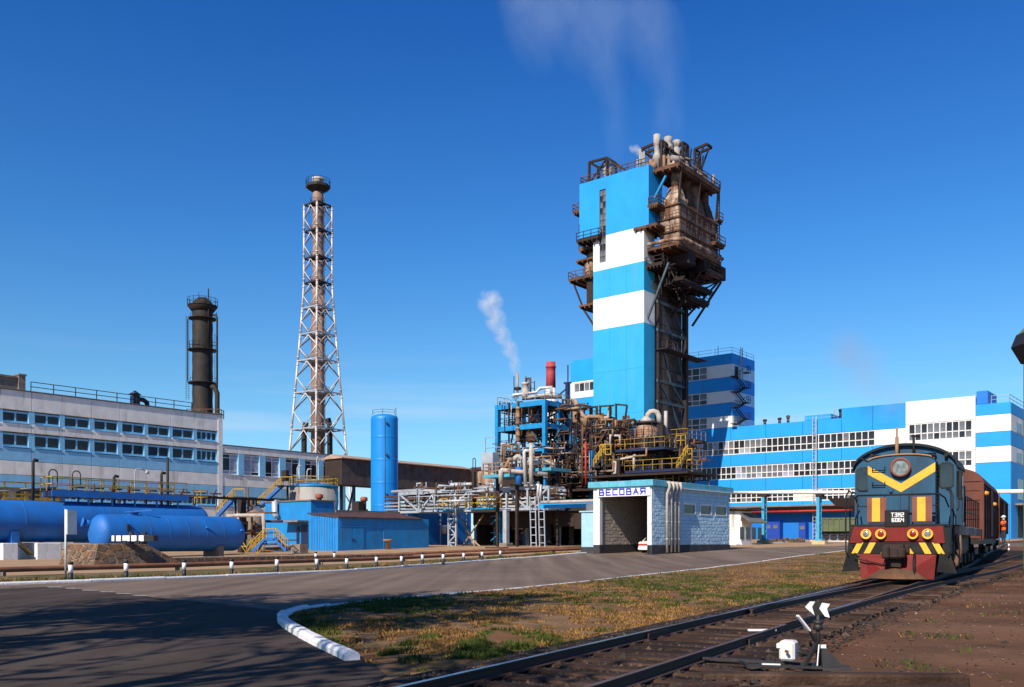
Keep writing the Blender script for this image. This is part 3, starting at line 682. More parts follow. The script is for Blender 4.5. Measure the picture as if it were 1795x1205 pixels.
# ---- dark absorption column on the roof
c = on_Y(355, 722, 146.5, SITE); cu, cv = c[0], c[1]; z0 = 21.0
S = 1600/146.5
def zB(py): return zrow(py, 146.5)
col = thing('scrubber_column', 'sooty dark cylindrical column with ring platforms on the panel roof', 'tower', (cu, cv, z0))
H = zB(533); r = 1.55
mb = MB(); mb.lathe([(r+.25, z0-.2),(r+.25,z0+.3),(r, z0+.3)] + [(r + (.06 if i % 2 else 0), z0+.3+(H-z0-.3)*i/14) for i in range(1, 15)] + [(r*.95,H+.2),(r*.6,H+.75),(r*.45,H+.95)], (cu,cv,0), 24); part(col, 'shell', mb, M['blackst'])
for py, rr, op in ((537, 2.35, 0), (559, 2.2, 1), (614, 2.3, 0), (672, 2.3, 1)):
    z = zB(py); mb = MB()
    mb.lathe([(r*.98, z-.12), (rr, z-.1), (rr, z+.02), (r*.98, z+.02)], (cu,cv,0), 16)
    if py == 537: mb.lathe([(r, z-1.1),(rr-.1, z-.2),(rr-.1,z-.12),(r,z-.12)], (cu,cv,0), 16)
    for j in range(16):
        a = 2*math.pi*j/16; a2 = 2*math.pi*(j+1)/16
        if op and not (1 < j < 9): continue
        p = Vector((cu+rr*math.cos(a), cv+rr*math.sin(a), z)); q = Vector((cu+rr*math.cos(a2), cv+rr*math.sin(a2), z))
        mb.rail([p, q], 1.1, 9, .025)
    part(col, 'ring_platform', mb, M['rust_dark'])
rt = SITE.l((1, 0, 0)); rt = Vector((rt[0], rt[1], 0)); fr_ = SITE.l((0,-1,0)); fr_ = Vector((fr_[0], fr_[1], 0))
C0 = Vector((cu, cv, 0))
def cp(right, front, z): v = C0 + rt*right + fr_*front; return (v.x, v.y, z)
mb = MB(); mb.tube([cp(1.7,.5,H-1.9), cp(2.35,.5,H-1.9), cp(2.5,.5,H-2.4), cp(2.5,.5,z0+4), cp(2.5,.6,z0+3.6)], .16, 8); mb.tube([cp(1.5,.9,z0+5.2),cp(2.2,.9,z0+5.0),cp(2.65,.9,z0+4.0),cp(2.65,.9,z0+.6),cp(3,.9,z0)], .38, 10); part(col, 'downpipe', mb, M['blackst'])
mb = MB(); mb.cyl(cp(1.35,1.2,H-6), cp(1.35,1.2,zB(510)), .12, 6); mb.cyl(cp(-.6,0,H+.8), cp(-.6,0,H+1.9), .04, 5); part(col, 'vent_pipe', mb, M['rust_dark'])
mb = MB(); mb.ladder(cp(-2.2,.6,z0+3), cp(-2.2,.6,H-2), rt, .45); mb.ladder(cp(2.1,1,z0+3.5), cp(2.1,1,H-5), rt, .45)
mb.cyl(cp(-2.3,.3,z0+6), cp(-2.3,.3,H-2.5), .09, 6); part(col, 'ladder', mb, M['rust_dark'])
mb = MB(); mb.rail([cp(-1.8,2.1,z0), cp(3.4,2.1,z0), cp(3.4,0,z0)], 1.3, 1.1, .05); part(col, 'base_railing', mb, M['rust'])

# ---- tall lattice chimney
YC = 185.0; cc = on_Y(557.5, 947, YC, SITE); cu, cv = cc[0], cc[1]
def zC(py): return zrow(py, YC)
lat = thing('lattice_chimney', 'tall slender stack inside a silver tapering lattice tower', 'chimney', (cu, cv, .8))
ztop = zC(313)
mb = MB(); pr = [(1.45, .8), (1.4, zC(640)), (1.25, zC(520))]
for py in (560, 510, 460, 410, 366): pr += [(1.12, zC(py+22)), (1.12, zC(py+16)), (1.2, zC(py+15)), (1.12, zC(py+14)), (1.12, zC(py+8)), (1.45, zC(py)), (1.15, zC(py-1))]
pr += [(1.1, zC(355)), (1.05, zC(338))]
mb.lathe(pr, (cu,cv,0), 22); part(lat, 'stack', mb, M['stack'])
mb = MB(); mb.lathe([(1.07, zC(337)), (1.07, zC(318)), (1.2, zC(317)), (1.2, ztop), (.9, ztop), (.85, ztop-.3)], (cu,cv,0), 20); part(lat, 'stack_tip', mb, M['lag'])
z = zC(326); mb = MB(); mb.lathe([(1.1, zC(337)), (1.4, zC(336)), (2.45, z-.5), (2.5, z), (1.1, z)], (cu,cv,0), 8, smooth=False)
ring = [(cu+2.45*math.cos(2*math.pi*j/12), cv+2.45*math.sin(2*math.pi*j/12), z) for j in range(13)]; mb.rail(ring, 1.15, 9, .03); part(lat, 'crown_platform', mb, M['blackst'])
# four legs: half-diagonal as a function of height (photo rows)
hw = [(360, 2.75), (500, 2.8), (560, 3.25), (790, 5.6), (947, 7.3)]
def half(py): return float(np.interp(py, [a for a, _ in hw], [b for _, b in hw]))
dirs = [fr_, rt, -fr_, -rt]
dirs = [(Matrix.Rotation(R(8), 3, 'Z') @ d) for d in dirs]
lev = [361, 408, 455, 498, 542, 588, 634, 690, 754, 830, 940]
def legp(k, py): v = Vector((cu, cv, 0)) + dirs[k % 4]*half(py); return Vector((v.x, v.y, zC(py)))
M['lattice'] = pmat('silver_lattice_paint', (.58, .53, .50), .5, metal=.2, var=.12, scale=.7, dirt=.5, dirtcol=(.24,.12,.08), dscale=.5, lo=.46, hi=.75)
for k in range(4):
    mb = MB()
    for a, b in zip(lev, lev[1:]): mb.cyl(legp(k, a), legp(k, b), .21, 8)
    for a in lev:
        for d_ in (-7, 0, 7): p = legp(k, min(max(a+d_, 361), 940)); mb.cyl(p-Vector((0,0,.1)), p+Vector((0,0,.1)), .28, 8)
    part(lat, 'leg', mb, M['lattice'])
for a, b in zip(lev, lev[1:]):
    mid = (a+b)/2
    for k in range(4):
        mb = MB(); m0 = (legp(k, mid)+legp(k+1, mid))/2; top = (legp(k, a+3)+legp(k+1, a+3))/2; bot = (legp(k, b-2)+legp(k+1, b-2))/2
        for p in (legp(k, mid), legp(k+1, mid)):
            mb.cyl(p, top, .09 if a < 540 else .12, 6); mb.cyl(p, bot, .09 if a < 540 else .12, 6)
        part(lat, 'brace', mb, M['lattice'])
for a in lev[:-1]:
    mb = MB()
    for k in range(4): mb.bar(legp(k, a), legp(k+1, a), .25); 
    for k in range(4):
        m0 = (legp(k, a)+legp(k+1, a))/2; m1 = (legp(k+1, a)+legp(k+2, a))/2; mb.bar(m0, m1, .3, .25)
    cpt = Vector((cu, cv, zC(a)))
    mids = [(legp(k, a)+legp(k+1, a))/2 for k in range(4)]
    mb.lathe([(1.15, -.5),(half(a)*.62, -.05),(half(a)*.62,.08),(1.1,.08)], tuple(cpt), 8, smooth=False)
    mb.rail(mids + [mids[0]], 1.1, 1.6, .025)
    part(lat, 'gallery_ring', mb, M['blackst'] if a < 500 else M['greysteel'])
mb = MB(); q = Vector((cu,cv,0)) + rt*1.45 + fr_*.4; mb.ladder((q.x,q.y,1), (q.x,q.y,zC(345)), fr_, .6, .5, .03); part(lat, 'ladder', mb, M['greysteel'])
for rr_, h0 in ((-2.6, 742), (2.6, 735)):
    q = Vector((cu,cv,0)) + rt*rr_ + fr_*1.0; mb = MB(); mb.tube([(q.x,q.y,.8),(q.x,q.y,zC(h0+14)),(q.x-rt.x*rr_*.15,q.y-rt.y*rr_*.15,zC(h0))], .55, 10); part(lat, 'side_pipe', mb, M['blackst'])
# ================================================================= big blue and white striped building (plane v = VB)
VB = 144.2
def uB(px): return on_v(px, 0, VB)[0]
big = thing('striped_building', 'long factory building painted in bright blue and white stripes behind the locomotive', 'building', (uB(1284), VB, 1.5))
UE = uB(1772); UW = uB(1710); US = uB(1587); UT = uB(1475); UC = uB(1284)
def slab(par, u0, u1, z0, z1, mat, v=VB, d=.35, name='panel', gp_=.02):
    mb = MB(); mb.bbox(u0+gp_, u1-gp_, v, v+d, z0+gp_, z1-gp_, .03); return part(par, name, mb, M[mat])
def vwindow(par, u0, u1, v, z0, z1, glasses, split=.42, fr='wframe', n=1, fw=.13):
    mb = MB()
    mb.box(u0, u1, v+.08, v+.2, z0, z0+fw); mb.box(u0, u1, v+.08, v+.2, z1-fw, z1)
    w = (u1-u0)/n
    for k in range(n+1): mb.box(max(u0, u0+k*w-fw/2), min(u1, u0+k*w+fw/2), v+.078, v+.202, z0, z1)
    rows = ((0, split), (split, 1)) if split else ((0, 1),)
    if split: mb.box(u0, u1, v+.079, v+.201, z0+(z1-z0)*split-fw*.5, z0+(z1-z0)*split+fw*.5)
    f = part(par, 'window', mb, M[fr])
    for k in range(n):
        for r0, r1 in rows:
            gl = random.choice(glasses); key = ('v', round(w,2), round((z1-z0)*(r1-r0),2), gl)
            if key not in PANES:
                q = MB(); q.box(-w/2+fw*.4, w/2-fw*.4, -.01, .01, -(z1-z0)*(r1-r0)/2+fw*.3, (z1-z0)*(r1-r0)/2-fw*.3); PANES[key] = q.mesh('pane', M[gl])
            inst(f, 'pane', PANES[key], (u0+w*(k+.5), v+.15, z0+(z1-z0)*(r0+r1)/2))
    return f
R1, R2, R3 = (16.1, 18.5), (11.9, 14.1), (7.9, 9.8)
TOPM = 20.8
U0 = uB(1196)-22
# core volumes behind the facade
mb = MB(); mb.box(U0, UT, VB+.45, VB+34, 1.5, TOPM-.1); mb.box(UT, UW, VB+.45, VB+30, 1.5, 22.2); mb.box(UW, UE-.4, VB+.45, VB+60, 1.5, 21.0); part(big, 'core_wall', mb, M['deep_azure'])
W = 6.2
def segs(a, b, w):
    k = max(1, round((b-a)/w)); return [(a+(b-a)*i/k, a+(b-a)*(i+1)/k) for i in range(k)]
for a, b in segs(U0, UT, W) + segs(UT, US, W) :
    slab(big, a, b, R1[1], TOPM if b <= UT+.01 else 22.3, 'azure')
    slab(big, a, b, R2[1], R1[0], 'azure'); slab(big, a, b, R3[1], R2[0], 'azure'); slab(big, a, b, 7.2, R3[0], 'azure')
for a, b in segs(U0, UT, W) + segs(UT, US, W): slab(big, a, b, 1.3, 6.0, 'azure', VB+.6)
for a, b in segs(US, UW, 6): 
    slab(big, a, b, R1[1]+.5, 22.4, 'wwhite'); slab(big, a, b, 14.6, R1[0]+.3, 'wwhite'); slab(big, a, b, 1.3, 12.3, 'wwhite')
# white rim round the middle block's window rows
for a, b in ((US, US+.5), (UW-.5, UW)):
    for z0, z1 in ((R1[0]+.3, R1[1]+.5), (12.3, 14.6)): slab(big, a, b, z0, z1, 'wwhite')
for z0, z1, mt in ((1.3, 12.66, 'azure'), (12.66, 14.96, 'wwhite'), (14.96, 17.0, 'azure'), (17.0, 19.45, 'wwhite'), (19.45, 21.1, 'azure')):
    for a, b in segs(UW, UE, 6): slab(big, a, b, z0, z1, mt)
    for i in range(8):
        v = VB+.35+i*6; mb = MB(); mb.bbox(UE-.35, UE, v+.02, v+5.98, z0+.02, z1-.02, .03); part(big, 'panel', mb, M[mt])
def winrow(u0, u1, z0, z1, n, gl, split=.42, dark_from=None):
    w = (u1-u0)/n
    for i in range(n): vwindow(big, u0+i*w, u0+(i+1)*w, VB, z0, z1, gl(u0+i*w), split)
gA = lambda u: ['glass_pale', 'glass', 'glass', 'glass_pale']
def g1_(u): return ['glass_pale', 'glass', 'curtain'] if u < uB(1325) else ['glass', 'glass', 'glass', 'glass', 'glass_pale']
ua = uB(1205)
uend = uB(1533)
winrow(ua, uend, *R1, 33, g1_)
slab(big, uend, US, *R1, 'wwhite')
def g2_(u): return ['glass_pale', 'glass_pale', 'curtain'] if u < uB(1390) and u > uB(1285) else ['glass', 'glass', 'glass', 'glass_pale']
winrow(ua, US, *R2, 40, g2_)
def g3_(u): return ['white_pane', 'white_pane', 'white_pane', 'glass_pale'] if uB(1385) < u < uB(1437) else ['glass', 'glass', 'glass', 'glass_pale']
winrow(ua, US, *R3, 40, g3_)
winrow(US+.5, UW-.5, R1[0]+.3, R1[1]+.5, 10, gA); winrow(US+.5, UW-.5, 12.3, 14.6, 10, gA)
for i in range(5):
    for z0 in (12.9, 17.2):
        mb = MB(); mb.box(UE-.1, UE+.03, VB+4+i*6, VB+8+i*6, z0, z0+1.4); part(big, 'window', mb, M['glass_pale'])
for z0, z1, v0, v1 in ((7.5, 10.5, VB+5, VB+9), (2, 6.5, VB+5, VB+9.5)):
    mb = MB(); mb.box(UE-.1, UE+.05, v0, v1, z0, z1); part(big, 'gate_opening', mb, M['glass_pale'] if z0 > 5 else M['dark_concrete'])
mb = MB(); mb.box(UE-.1, UE+1.6, VB+3, VB+40, 6.6, 6.85); part(big, 'side_canopy', mb, M['concrete'])
# recess over the ground floor: a shallow loading canopy
mb = MB(); mb.box(U0, UW, VB-2.6, VB+.5, 6.95, 7.2); part(big, 'canopy', mb, M['concrete'])
mb = MB(); mb.box(U0, US, VB+.30, VB+.6, 6.0, 6.95); part(big, 'recess', mb, M['roof_felt'])
for a, b in segs(U0, US, 9): 
    mb = MB(); mb.box(a+.05, b-.05, VB+.5, VB+.59, 1.3, 2.5); part(big, 'dado', mb, M['deep_azure'])
for px0, px1, zt_ in ((1345, 1371, 4.6), (1404, 1416, 4.4)):
    a, b = uB(px0), uB(px1); bx = thing('switch_cabinet', 'dark blue cabinet with two small square windows against the blue wall' if px0 < 1400 else 'narrow dark blue cabinet beside rubble against the blue wall', 'cabinet', (a, VB-1.0, 1.4))
    mb = MB(); mb.bbox(a, b, VB-1.0, VB+.55, 1.3, zt_, .05); part(bx, 'body', mb, pmat('royal_blue_paint', (.01,.045,.32), .5, var=.1))
    for t in (.22, .72) if px0 < 1400 else (.5,):
        c_ = a+(b-a)*t; mb = MB(); mb.box(c_-.4, c_+.4, VB-1.04, VB-.99, zt_-1.1, zt_-.5); part(bx, 'vent_window', mb, M['glass_pale'])
mb = MB(); mb.cyl((uB(1308), VB-1.6, 6.3), (uB(1500), VB-1.6, 6.3), .26, 10); single('overhead_pipe', mb, M['red_pipe'], 'long bright red pipe slung under the canopy of the striped building', 'pipe', (uB(1308), VB-1.6, 6.3))
# fire ladder on the front
mb = MB()
for px in (1427.5, 1433.5): 
    u = uB(px); mb.bar((u, VB-.6, 1.6), (u, VB-.6, TOPM+.5), .09)
u = uB(1430.5)
mb.ladder((u, VB-.7, 1.6), (u, VB-.7, TOPM+.4), (1,0,0), .5, .6, .03)
for z in np.arange(3, 20, 2.2): mb.bar((uB(1427.5), VB-.6, z), (uB(1433.5), VB-.6, z+1.1), .04); mb.bar((u, VB-.6, z), (u, VB, z), .05)
single('fire_ladder', mb, M['silver'], 'grey caged fire ladder up the front of the striped building', 'ladder', (u, VB-.6, 1.6))
# roof pieces
mb = MB(); mb.bbox(uB(1402), uB(1449), VB+2, VB+7, TOPM-.2, TOPM+1.1, .05); part(big, 'roof_box', mb, M['azure'])
mb = MB(); mb.bbox(UW+.1, UW+1.6, VB+.1, VB+6, 21.1, 23.0, .05); part(big, 'roof_box', mb, M['deep_azure'])
mb = MB(); mb.rail([(UW+2, VB+.3, 21.1), (UE-.2, VB+.3, 21.1), (UE-.2, VB+44, 21.1)], 1.1, 2.5, .03); part(big, 'roof_railing', mb, M['greysteel'])
mb = MB(); mb.rail([(uB(1330), VB+1, TOPM), (UT-1, VB+1, TOPM)], 1.0, 2.5, .02); mb.cyl((UT-1.5, VB+1, TOPM), (UT-1.5, VB+1, TOPM+2.2), .06, 5); part(big, 'roof_railing', mb, M['greysteel'])
for px, h, vl in ((1330,.9,'nearest the tower block'), (1356, 1.0,'second from the tower block'), (1371, 1.2,'third from the tower block'), (1464, 1.5,'nearest the roof step, tallest of its kind')):
    u = uB(px); mb = MB(); mb.cyl((u, VB+2.5, TOPM-.1), (u, VB+2.5, TOPM+h), .25, 8); mb.lathe([(.25,h-.2),(.36,h),(.34,h+.2),(.1,h+.3)], (u, VB+2.5, TOPM), 10)
    single('roof_vent', mb, M['blackst'], 'black roof vent on the striped building, '+vl, 'vent', (u, VB+2.5, TOPM), group='black roof vents on the striped building')

# ---- tower block rising behind the prilling tower
blk = thing('tower_block', 'tall striped block standing in the shadow of the prilling tower', 'building', (UC, VB, TOPM))
UBL = UC-22; VD = 5.9
zs = [(20.8, 22.8, 'wwhite'), (22.8, 25.0, 'azure'), (25.0, 27.1, 'wwhite'), (27.1, 29.4, 'azure'), (29.4, 31.6, 'wwhite'), (31.6, 33.4, 'azure')]
def vD(px): return on_u(px, 0, UC)[1]
VK = vD(1323)
mb = MB(); mb.box(UBL+.4, UC-.4, VB+.45, VK-.4, TOPM-.3, 33.3); part(blk, 'core_wall', mb, M['deep_azure'])
uw0, uw1 = UBL, uB(1239)
for z0, z1, mt in zs:
    if mt == 'azure':
        for a, b in segs(UBL, UC, 6): slab(blk, a, b, z0, z1, mt)
    else:
        for a, b in segs(uw1, UC, 5): slab(blk, a, b, z0, z1, mt)
        k = 12; w = (uw1-uw0)/k
        for i in range(k): vwindow(blk, uw0+i*w, uw0+(i+1)*w, VB, z0, z1, ['glass', 'glass_pale', 'glass'], .42)
    for a, b in segs(VB+.35, VK, 6):
        mb = MB(); mb.bbox(UC-.35, UC, a+.02, b-.02, z0+.02, z1-.02, .03); part(blk, 'panel', mb, M[mt])
mb = MB(); mb.rail([(UBL, VB+.2, 33.4), (UC-.2, VB+.2, 33.4), (UC-.2, VK, 33.4)], 1.0, 3.0, .025); mb.cyl((uB(1254), VB+1, 33.4), (uB(1254), VB+1, 35.2), .06, 5); part(blk, 'roof_railing', mb, M['greysteel'])
st = thing('escape_stair', 'dark zigzag steel escape stair on the end of the striped block', 'stair', (UC+.1, VB+6, 21))
vm = (VB+VK)/2 - 2.2
mb = MB()
zz = [21.2, 24.0, 26.6, 29.2]
for i, z in enumerate(zz):
    mb.box(UC+.05, UC+.95, vm-3.4, vm-1.6, z, z+.08); mb.box(UC+.05, UC+.95, vm+1.4, vm+2.8, z+1.3, z+1.38)
part(st, 'landing', mb, M['rust_dark'])
mb = MB()
for i, z in enumerate(zz): mb.rail([(UC+.95, vm-3.4, z), (UC+.95, vm-1.6, z)], 1.1, .8, .04); mb.rail([(UC+.95, vm+1.4, z+1.3), (UC+.95, vm+2.8, z+1.3)], 1.1, .8, .04); mb.bar((UC+.9, vm-1.6, z+1.0), (UC+.9, vm+1.4, z+2.3), .06)
part(st, 'railing', mb, M['rust_dark'])
for i, z in enumerate(zz[:-1]):
    mb = MB(); mb.bar((UC+.3, vm-1.6, z), (UC+.3, vm+1.4, z+1.3), .08, .2); mb.bar((UC+.75, vm-1.6, z), (UC+.75, vm+1.4, z+1.3), .08, .2); mb.bar((UC+.3, vm+1.4, z+1.3), (UC+.3, vm-1.6, z+2.6), .08, .2); mb.bar((UC+.75, vm+1.4, z+1.3), (UC+.75, vm-1.6, z+2.6), .08, .2); part(st, 'flight', mb, M['rust_dark'])
mb = MB(); mb.ladder((UC+.6, vm, 29.2), (UC+.6, vm, 34.6), (0,1,0), .7, .4, .05); part(st, 'ladder', mb, M['greysteel'])
mb = MB(); mb.box(UC-.01, UC+.04, vm-1.4, vm-.1, 29.2, 31.3); part(st, 'door', mb, M['dark_concrete'])
# ---- part of the same building seen left of the prilling tower
lb = thing('striped_annex', 'blue and white striped annex seen to the left of the prilling tower', 'building', (uB(1000), VB, 10))
a, b = uB(1000), uB(1000)+9
mb = MB(); mb.box(a+.3, b, VB+.4, VB+12, 1.5, 36.2); part(lb, 'core_wall', mb, M['azure'])
def zBn(py, px=1000): return on_v(px, py, VB)[2]
wz = [(zBn(700), zBn(671)), (zBn(768), zBn(735))]
for z0, z1, mt in ((zBn(671), zBn(637), 'azure'), (zBn(735), zBn(700), 'azure'), (2, zBn(768), 'azure')): slab(lb, a, b, z0, z1, mt)
for z0, z1 in wz:
    slab(lb, a, b, z0, z0+(z1-z0)*.36, 'wwhite'); slab(lb, a, a+.9, z0+(z1-z0)*.36, z1, 'wwhite'); slab(lb, a+.9, b, z1-.25, z1, 'wwhite')
    for i in range(5): vwindow(lb, a+.9+i*1.15, a+.9+(i+1)*1.15, VB, z0+(z1-z0)*.36, z1-.25, ['glass', 'glass_pale'], 0)

# ================================================================= prilling tower
VT = 117.4
def uT(px, v=VT): return on_v(px, 0, v)[0]
UCn = -69.45; ULf = uT(1040)
tw = thing('prilling_tower', 'very tall blue and white banded prilling tower with rusty steel machinery round its head', 'tower', (UCn, VT, .8))
b_ = [(.8, 33.8, 'cyan'), (33.8, 38.6, 'wwhite'), (38.6, 42.9, 'cyan'), (42.9, 48.1, 'wwhite')]
VS = VT + 3.1
wu0, wu1 = uT(1051), uT(1062); wz0, wz1 = 44.06, 55.2
for z0, z1, mt in b_:
    cuts = [z0] + [z for z in np.arange(z0+6.6, z1-3, 6.6)] + [z1]
    for c0, c1 in zip(cuts, cuts[1:]):
        if c1 <= 43: 
            mb = MB(); mb.box(ULf+.02, UCn-.02, VT+.02, VS, c0, c1); part(tw, 'shaft_band', mb, M[mt])
            for k_ in range(3):
                a_ = ULf+(UCn-ULf)*k_/3; part(tw, 'cladding_panel', MB().bbox(a_+.006, a_+(UCn-ULf)/3-.006, VT-.03, VT+.02, c0+.006, c1-.006, .012), M[mt])
            part(tw, 'cladding_panel', MB().bbox(UCn-.02, UCn+.03, VT-.03, VS, c0+.006, c1-.006, .012), M[mt])
        else:
            mb = MB(); mb.box(ULf, wu0, VT, VS, c0, c1); mb.box(wu1, UCn, VT, VS, c0, c1); mb.box(wu0, wu1, VT+.3, VS, c0, c1); mb.box(wu0, wu1, VT, VT+.3, c0, wz0); part(tw, 'shaft_band', mb, M[mt])
# blue head slab
UHL = uT(1016); UHR = -68.62
mb = MB()
mb.box(UHL, wu0, VT-.03, VS+.8, 48.1, 57.0); mb.box(wu1, UHR, VT-.03, VS+.8, 48.1, 57.0); mb.box(wu0, wu1, VT+.3, VS+.8, 48.1, 57.0); mb.box(wu0, wu1, VT-.03, VT+.3, wz1, 57.0)
part(tw, 'head_slab', mb, M['azure'])
k = 12; h = (wz1-wz0)/k
wf = MB()
for i in range(k+1): wf.box(wu0, wu1, VT+.06, VT+.22, wz0+i*h-.05, wz0+i*h+.05)
for t in (0, .5, 1): wf.box(wu0+(wu1-wu0)*t-.05, wu0+(wu1-wu0)*t+.05, VT+.055, VT+.225, wz0, wz1)
wfo = part(tw, 'stair_window', wf, M['prill'])
pm = {g_: MB().box(-(wu1-wu0)/4+.05, (wu1-wu0)/4-.05, -.02, .02, -h/2+.05, h/2-.05).mesh('pane', M[g_]) for g_ in ('glass', 'glass_pale')}
for i in range(k):
    for t in (.25, .75): inst(wfo, 'pane', pm['glass' if random.random() < .4 else 'glass_pale'], (wu0+(wu1-wu0)*t, VT+.14, wz0+(i+.5)*h))
# brown core: prilling shaft behind, with steel panels on the visible right face
VE = 129.9; UR = -69.9
mb = MB(); mb.box(ULf+.8, UR-.05, VS, VE, .8, 46); part(tw, 'prilling_shaft', mb, M['rust_dark'])
nz = 20
for i in range(nz):
    for j in range(3):
        z0 = .9+i*2.25; v0 = VS+.15+j*(VE-VS-.3)/3; mb = MB(); mb.bbox(UR-.05, UR+.06, v0+.04, v0+(VE-VS-.3)/3-.04, z0+.04, z0+2.2, .02); part(tw, 'shaft_panel', mb, M['prill'])
# external steel frame on the right side
UF = -69.0
VF = on_u(1201, 0, UF)[1]
mb = MB(); mb.bar((UF, VF, .8), (UF, VF, 41), .75); part(tw, 'column', mb, M['rust_dark'])
mb = MB(); mb.bar((UF, VS+.3, .8), (UF, VS+.3, 41), .35); part(tw, 'column', mb, M['rust_dark'])
mb = MB(); mb.bar((UF-8, VF, .8), (UF-8, VF, 41), .6); part(tw, 'column', mb, M['rust_dark'])
M['teal_steel'] = pmat('grey_green_steel', (.055, .085, .10), .7, var=.25, dirt=.7, dirtcol=(.06,.03,.02), dscale=.9)
def zT(px, py, u=UF): return on_u(px, py, u)[2]
lv = [zT(1200, y) for y in (870, 780, 715, 680, 595, 548)]
for z in lv: mb = MB(); mb.bar((UF, VS, z), (UF, VF+.2, z), .3, .4); mb.bar((UF-8, VF, z), (UF, VF, z), .25, .3); part(tw, 'beam', mb, M['teal_steel'])
for i, (a, b) in enumerate(zip(lv, lv[1:])):
    v0, v1 = (VS+.3, VF-2.5) if i % 2 == 0 else (VF-2.5, VS+.3)
    mb = MB(); mb.bar((UF, VF, a), (UF, VF-4.5, b), .22); mb.bar((UF, VS+.3, b), (UF, VF-4.5, a), .2); part(tw, 'brace', mb, M['teal_steel'])
for py, v0, v1, u1 in ((628, VS-.2, VF+4, UF+1.8), (862, VS+3, VF+5.5, UF+2)):
    z = zT(1200, py); mb = MB(); mb.box(UF-.2, u1, v0, v1, z-.12, z); part(tw, 'side_platform', mb, M['rust_dark'])
    if py < 700: mb = MB(); mb.rail([(u1, v0, z), (u1, v0+3.2, z)], 1.1, 1.5, .05); part(tw, 'railing', mb, M['rust'])
# --- machinery at the head, right-hand side (towards +u)
UH = -64.8; VH0, VH1 = 119.6, 131.5
def plat(u0, u1, v0, v1, z, mat='rust', rails=(), th=.35, name='platform'):
    mb = MB(); mb.box(u0, u1, v0, v1, z-th, z); 
    for t in np.linspace(u0+.3, u1-.3, 5): mb.box(t-.08, t+.08, v0, v1, z-th-.3, z-th)
    part(tw, name, mb, M[mat])
    if rails:
        mb = MB()
        for pl in rails: mb.rail([(p[0], p[1], z) for p in pl], 1.15, 1.4, .045, toe=True)
        part(tw, 'railing', mb, M[mat])
# hopper box, with stiffening ribs
boxz0, boxz1 = 45.2, 50.9
mb = MB(); mb.box(UHR+.6, UH, VH0, VH1, boxz0, boxz1); part(tw, 'hopper_casing', mb, M['rust_pale'])
for zi, (z0, z1) in enumerate(((boxz0+.1, 46.9), (47.1, 48.9), (49.1, boxz1-.05))):
    for j in range(6):
        v0 = VH0+.1+j*(VH1-VH0-.2)/6; mb = MB(); mb.bbox(UH, UH+.14, v0+.06, v0+(VH1-VH0-.2)/6-.06, z0, z1, .04); part(tw, 'casing_panel', mb, M['rust_pale'])
    for j in range(2):
        u0 = UHR+.7+j*(UH-UHR-.7)/2; mb = MB(); mb.bbox(u0+.05, u0+(UH-UHR-.7)/2-.05, VH0-.12, VH0, z0, z1, .04); part(tw, 'casing_panel', mb, M['rust_pale'])
mb = MB()
for z in (45.25, 47.0, 49.0, 50.9): mb.box(UHR+.5, UH+.35, VH0-.35, VH1+.2, z-.1, z+.1)
for j in range(7): v = VH0+.1+j*(VH1-VH0-.2)/6; mb.box(UH, UH+.28, v-.07, v+.07, boxz0, boxz1)
part(tw, 'rib', mb, M['rust'])
# four tapering hoods on top
for j in range(4):
    v0 = VH0+j*(VH1-VH0)/4; v1 = v0+(VH1-VH0)/4; vm_ = (v0+v1)/2
    mb = MB(); mb.hexa([(UHR+.7, v0+.05, boxz1), (UH, v0+.05, boxz1), (UH, v1-.05, boxz1), (UHR+.7, v1-.05, boxz1)], [(UHR+1.8, vm_-.75, 54.0), (UH-.75, vm_-.75, 54.0), (UH-.75, vm_+.75, 54.0), (UHR+1.8, vm_+.75, 54.0)])
    mb.cyl((UHR+2.5, vm_, 54), (UHR+2.5, vm_, 56.6), .75, 10)
    for t in (.33, .66): 
        z = boxz1+3.1*t; mb.box(UHR+.7+1.1*t, UH-.75*t+.06, v0+.05+(.35)*t*1.6, v1-.05-.35*t*1.6, z-.06, z+.06)
    part(tw, 'hood', mb, M['rust_pale'] if j % 2 == 0 else M['rust'])
# roof deck over the hoods
plat(UHR-1, UH+.5, VH0-1.0, VH1+.5, 56.6, 'rust', [[(UH+.5, VH0-.8), (UH+.5, VH1+.5)], [(UHR, VH1+.5), (UH+.5, VH1+.5)]], .5)
for v in (VH0, (VH0+VH1)/2, VH1):
    mb = MB(); mb.bar((UH-.1, v, 51), (UH+.4, v, 56.2), .25); part(tw, 'strut', mb, M['rust_dark'])
# decks below
def uz(px, py, v): p = on_v(px, py, v); return p
plat(UCn-.2, UH+.7, VT+.9, VH1+.4, 45.0, 'rust', [[(UH+.7, VH1-4), (UH+.7, VH1+.4)], [(UCn, VH1+.4), (UH+.7, VH1+.4)]], .5)
plat(UCn-.1, UH+.8, VH1-4.5, VH1+.8, 43.0, 'rust', [[(UH+.8, VH1-4), (UH+.8, VH1+.8)]], .4)
plat(UCn-.1, UCn+2.8, VT+.5, VT+5.0, 42.3, 'rust_dark', [[(UCn, VT+.5), (UCn+2.8, VT+.5), (UCn+2.8, VT+5)]], .3)
plat(UCn-.1, UH-.3, VT+4, VH1-.5, 40.6, 'rust_dark', [], .4)
plat(UCn-.1, UH-1.2, VH1-6, VH1+.2, 39.0, 'rust_dark', [[(UH-1.2, VH1-3), (UH-1.2, VH1+.2)]], .4)
plat(UHR-.2, UHR+1.6, VT-.1, VT+3.5, 50.9, 'rust', [[(UHR, VT-.1), (UHR+1.6, VT-.1), (UHR+1.6, VT+3)]], .25)
plat(UCn-1.6, UCn+2.4, VT-.35, VT+4.5, 48.0, 'rust', [], .4)
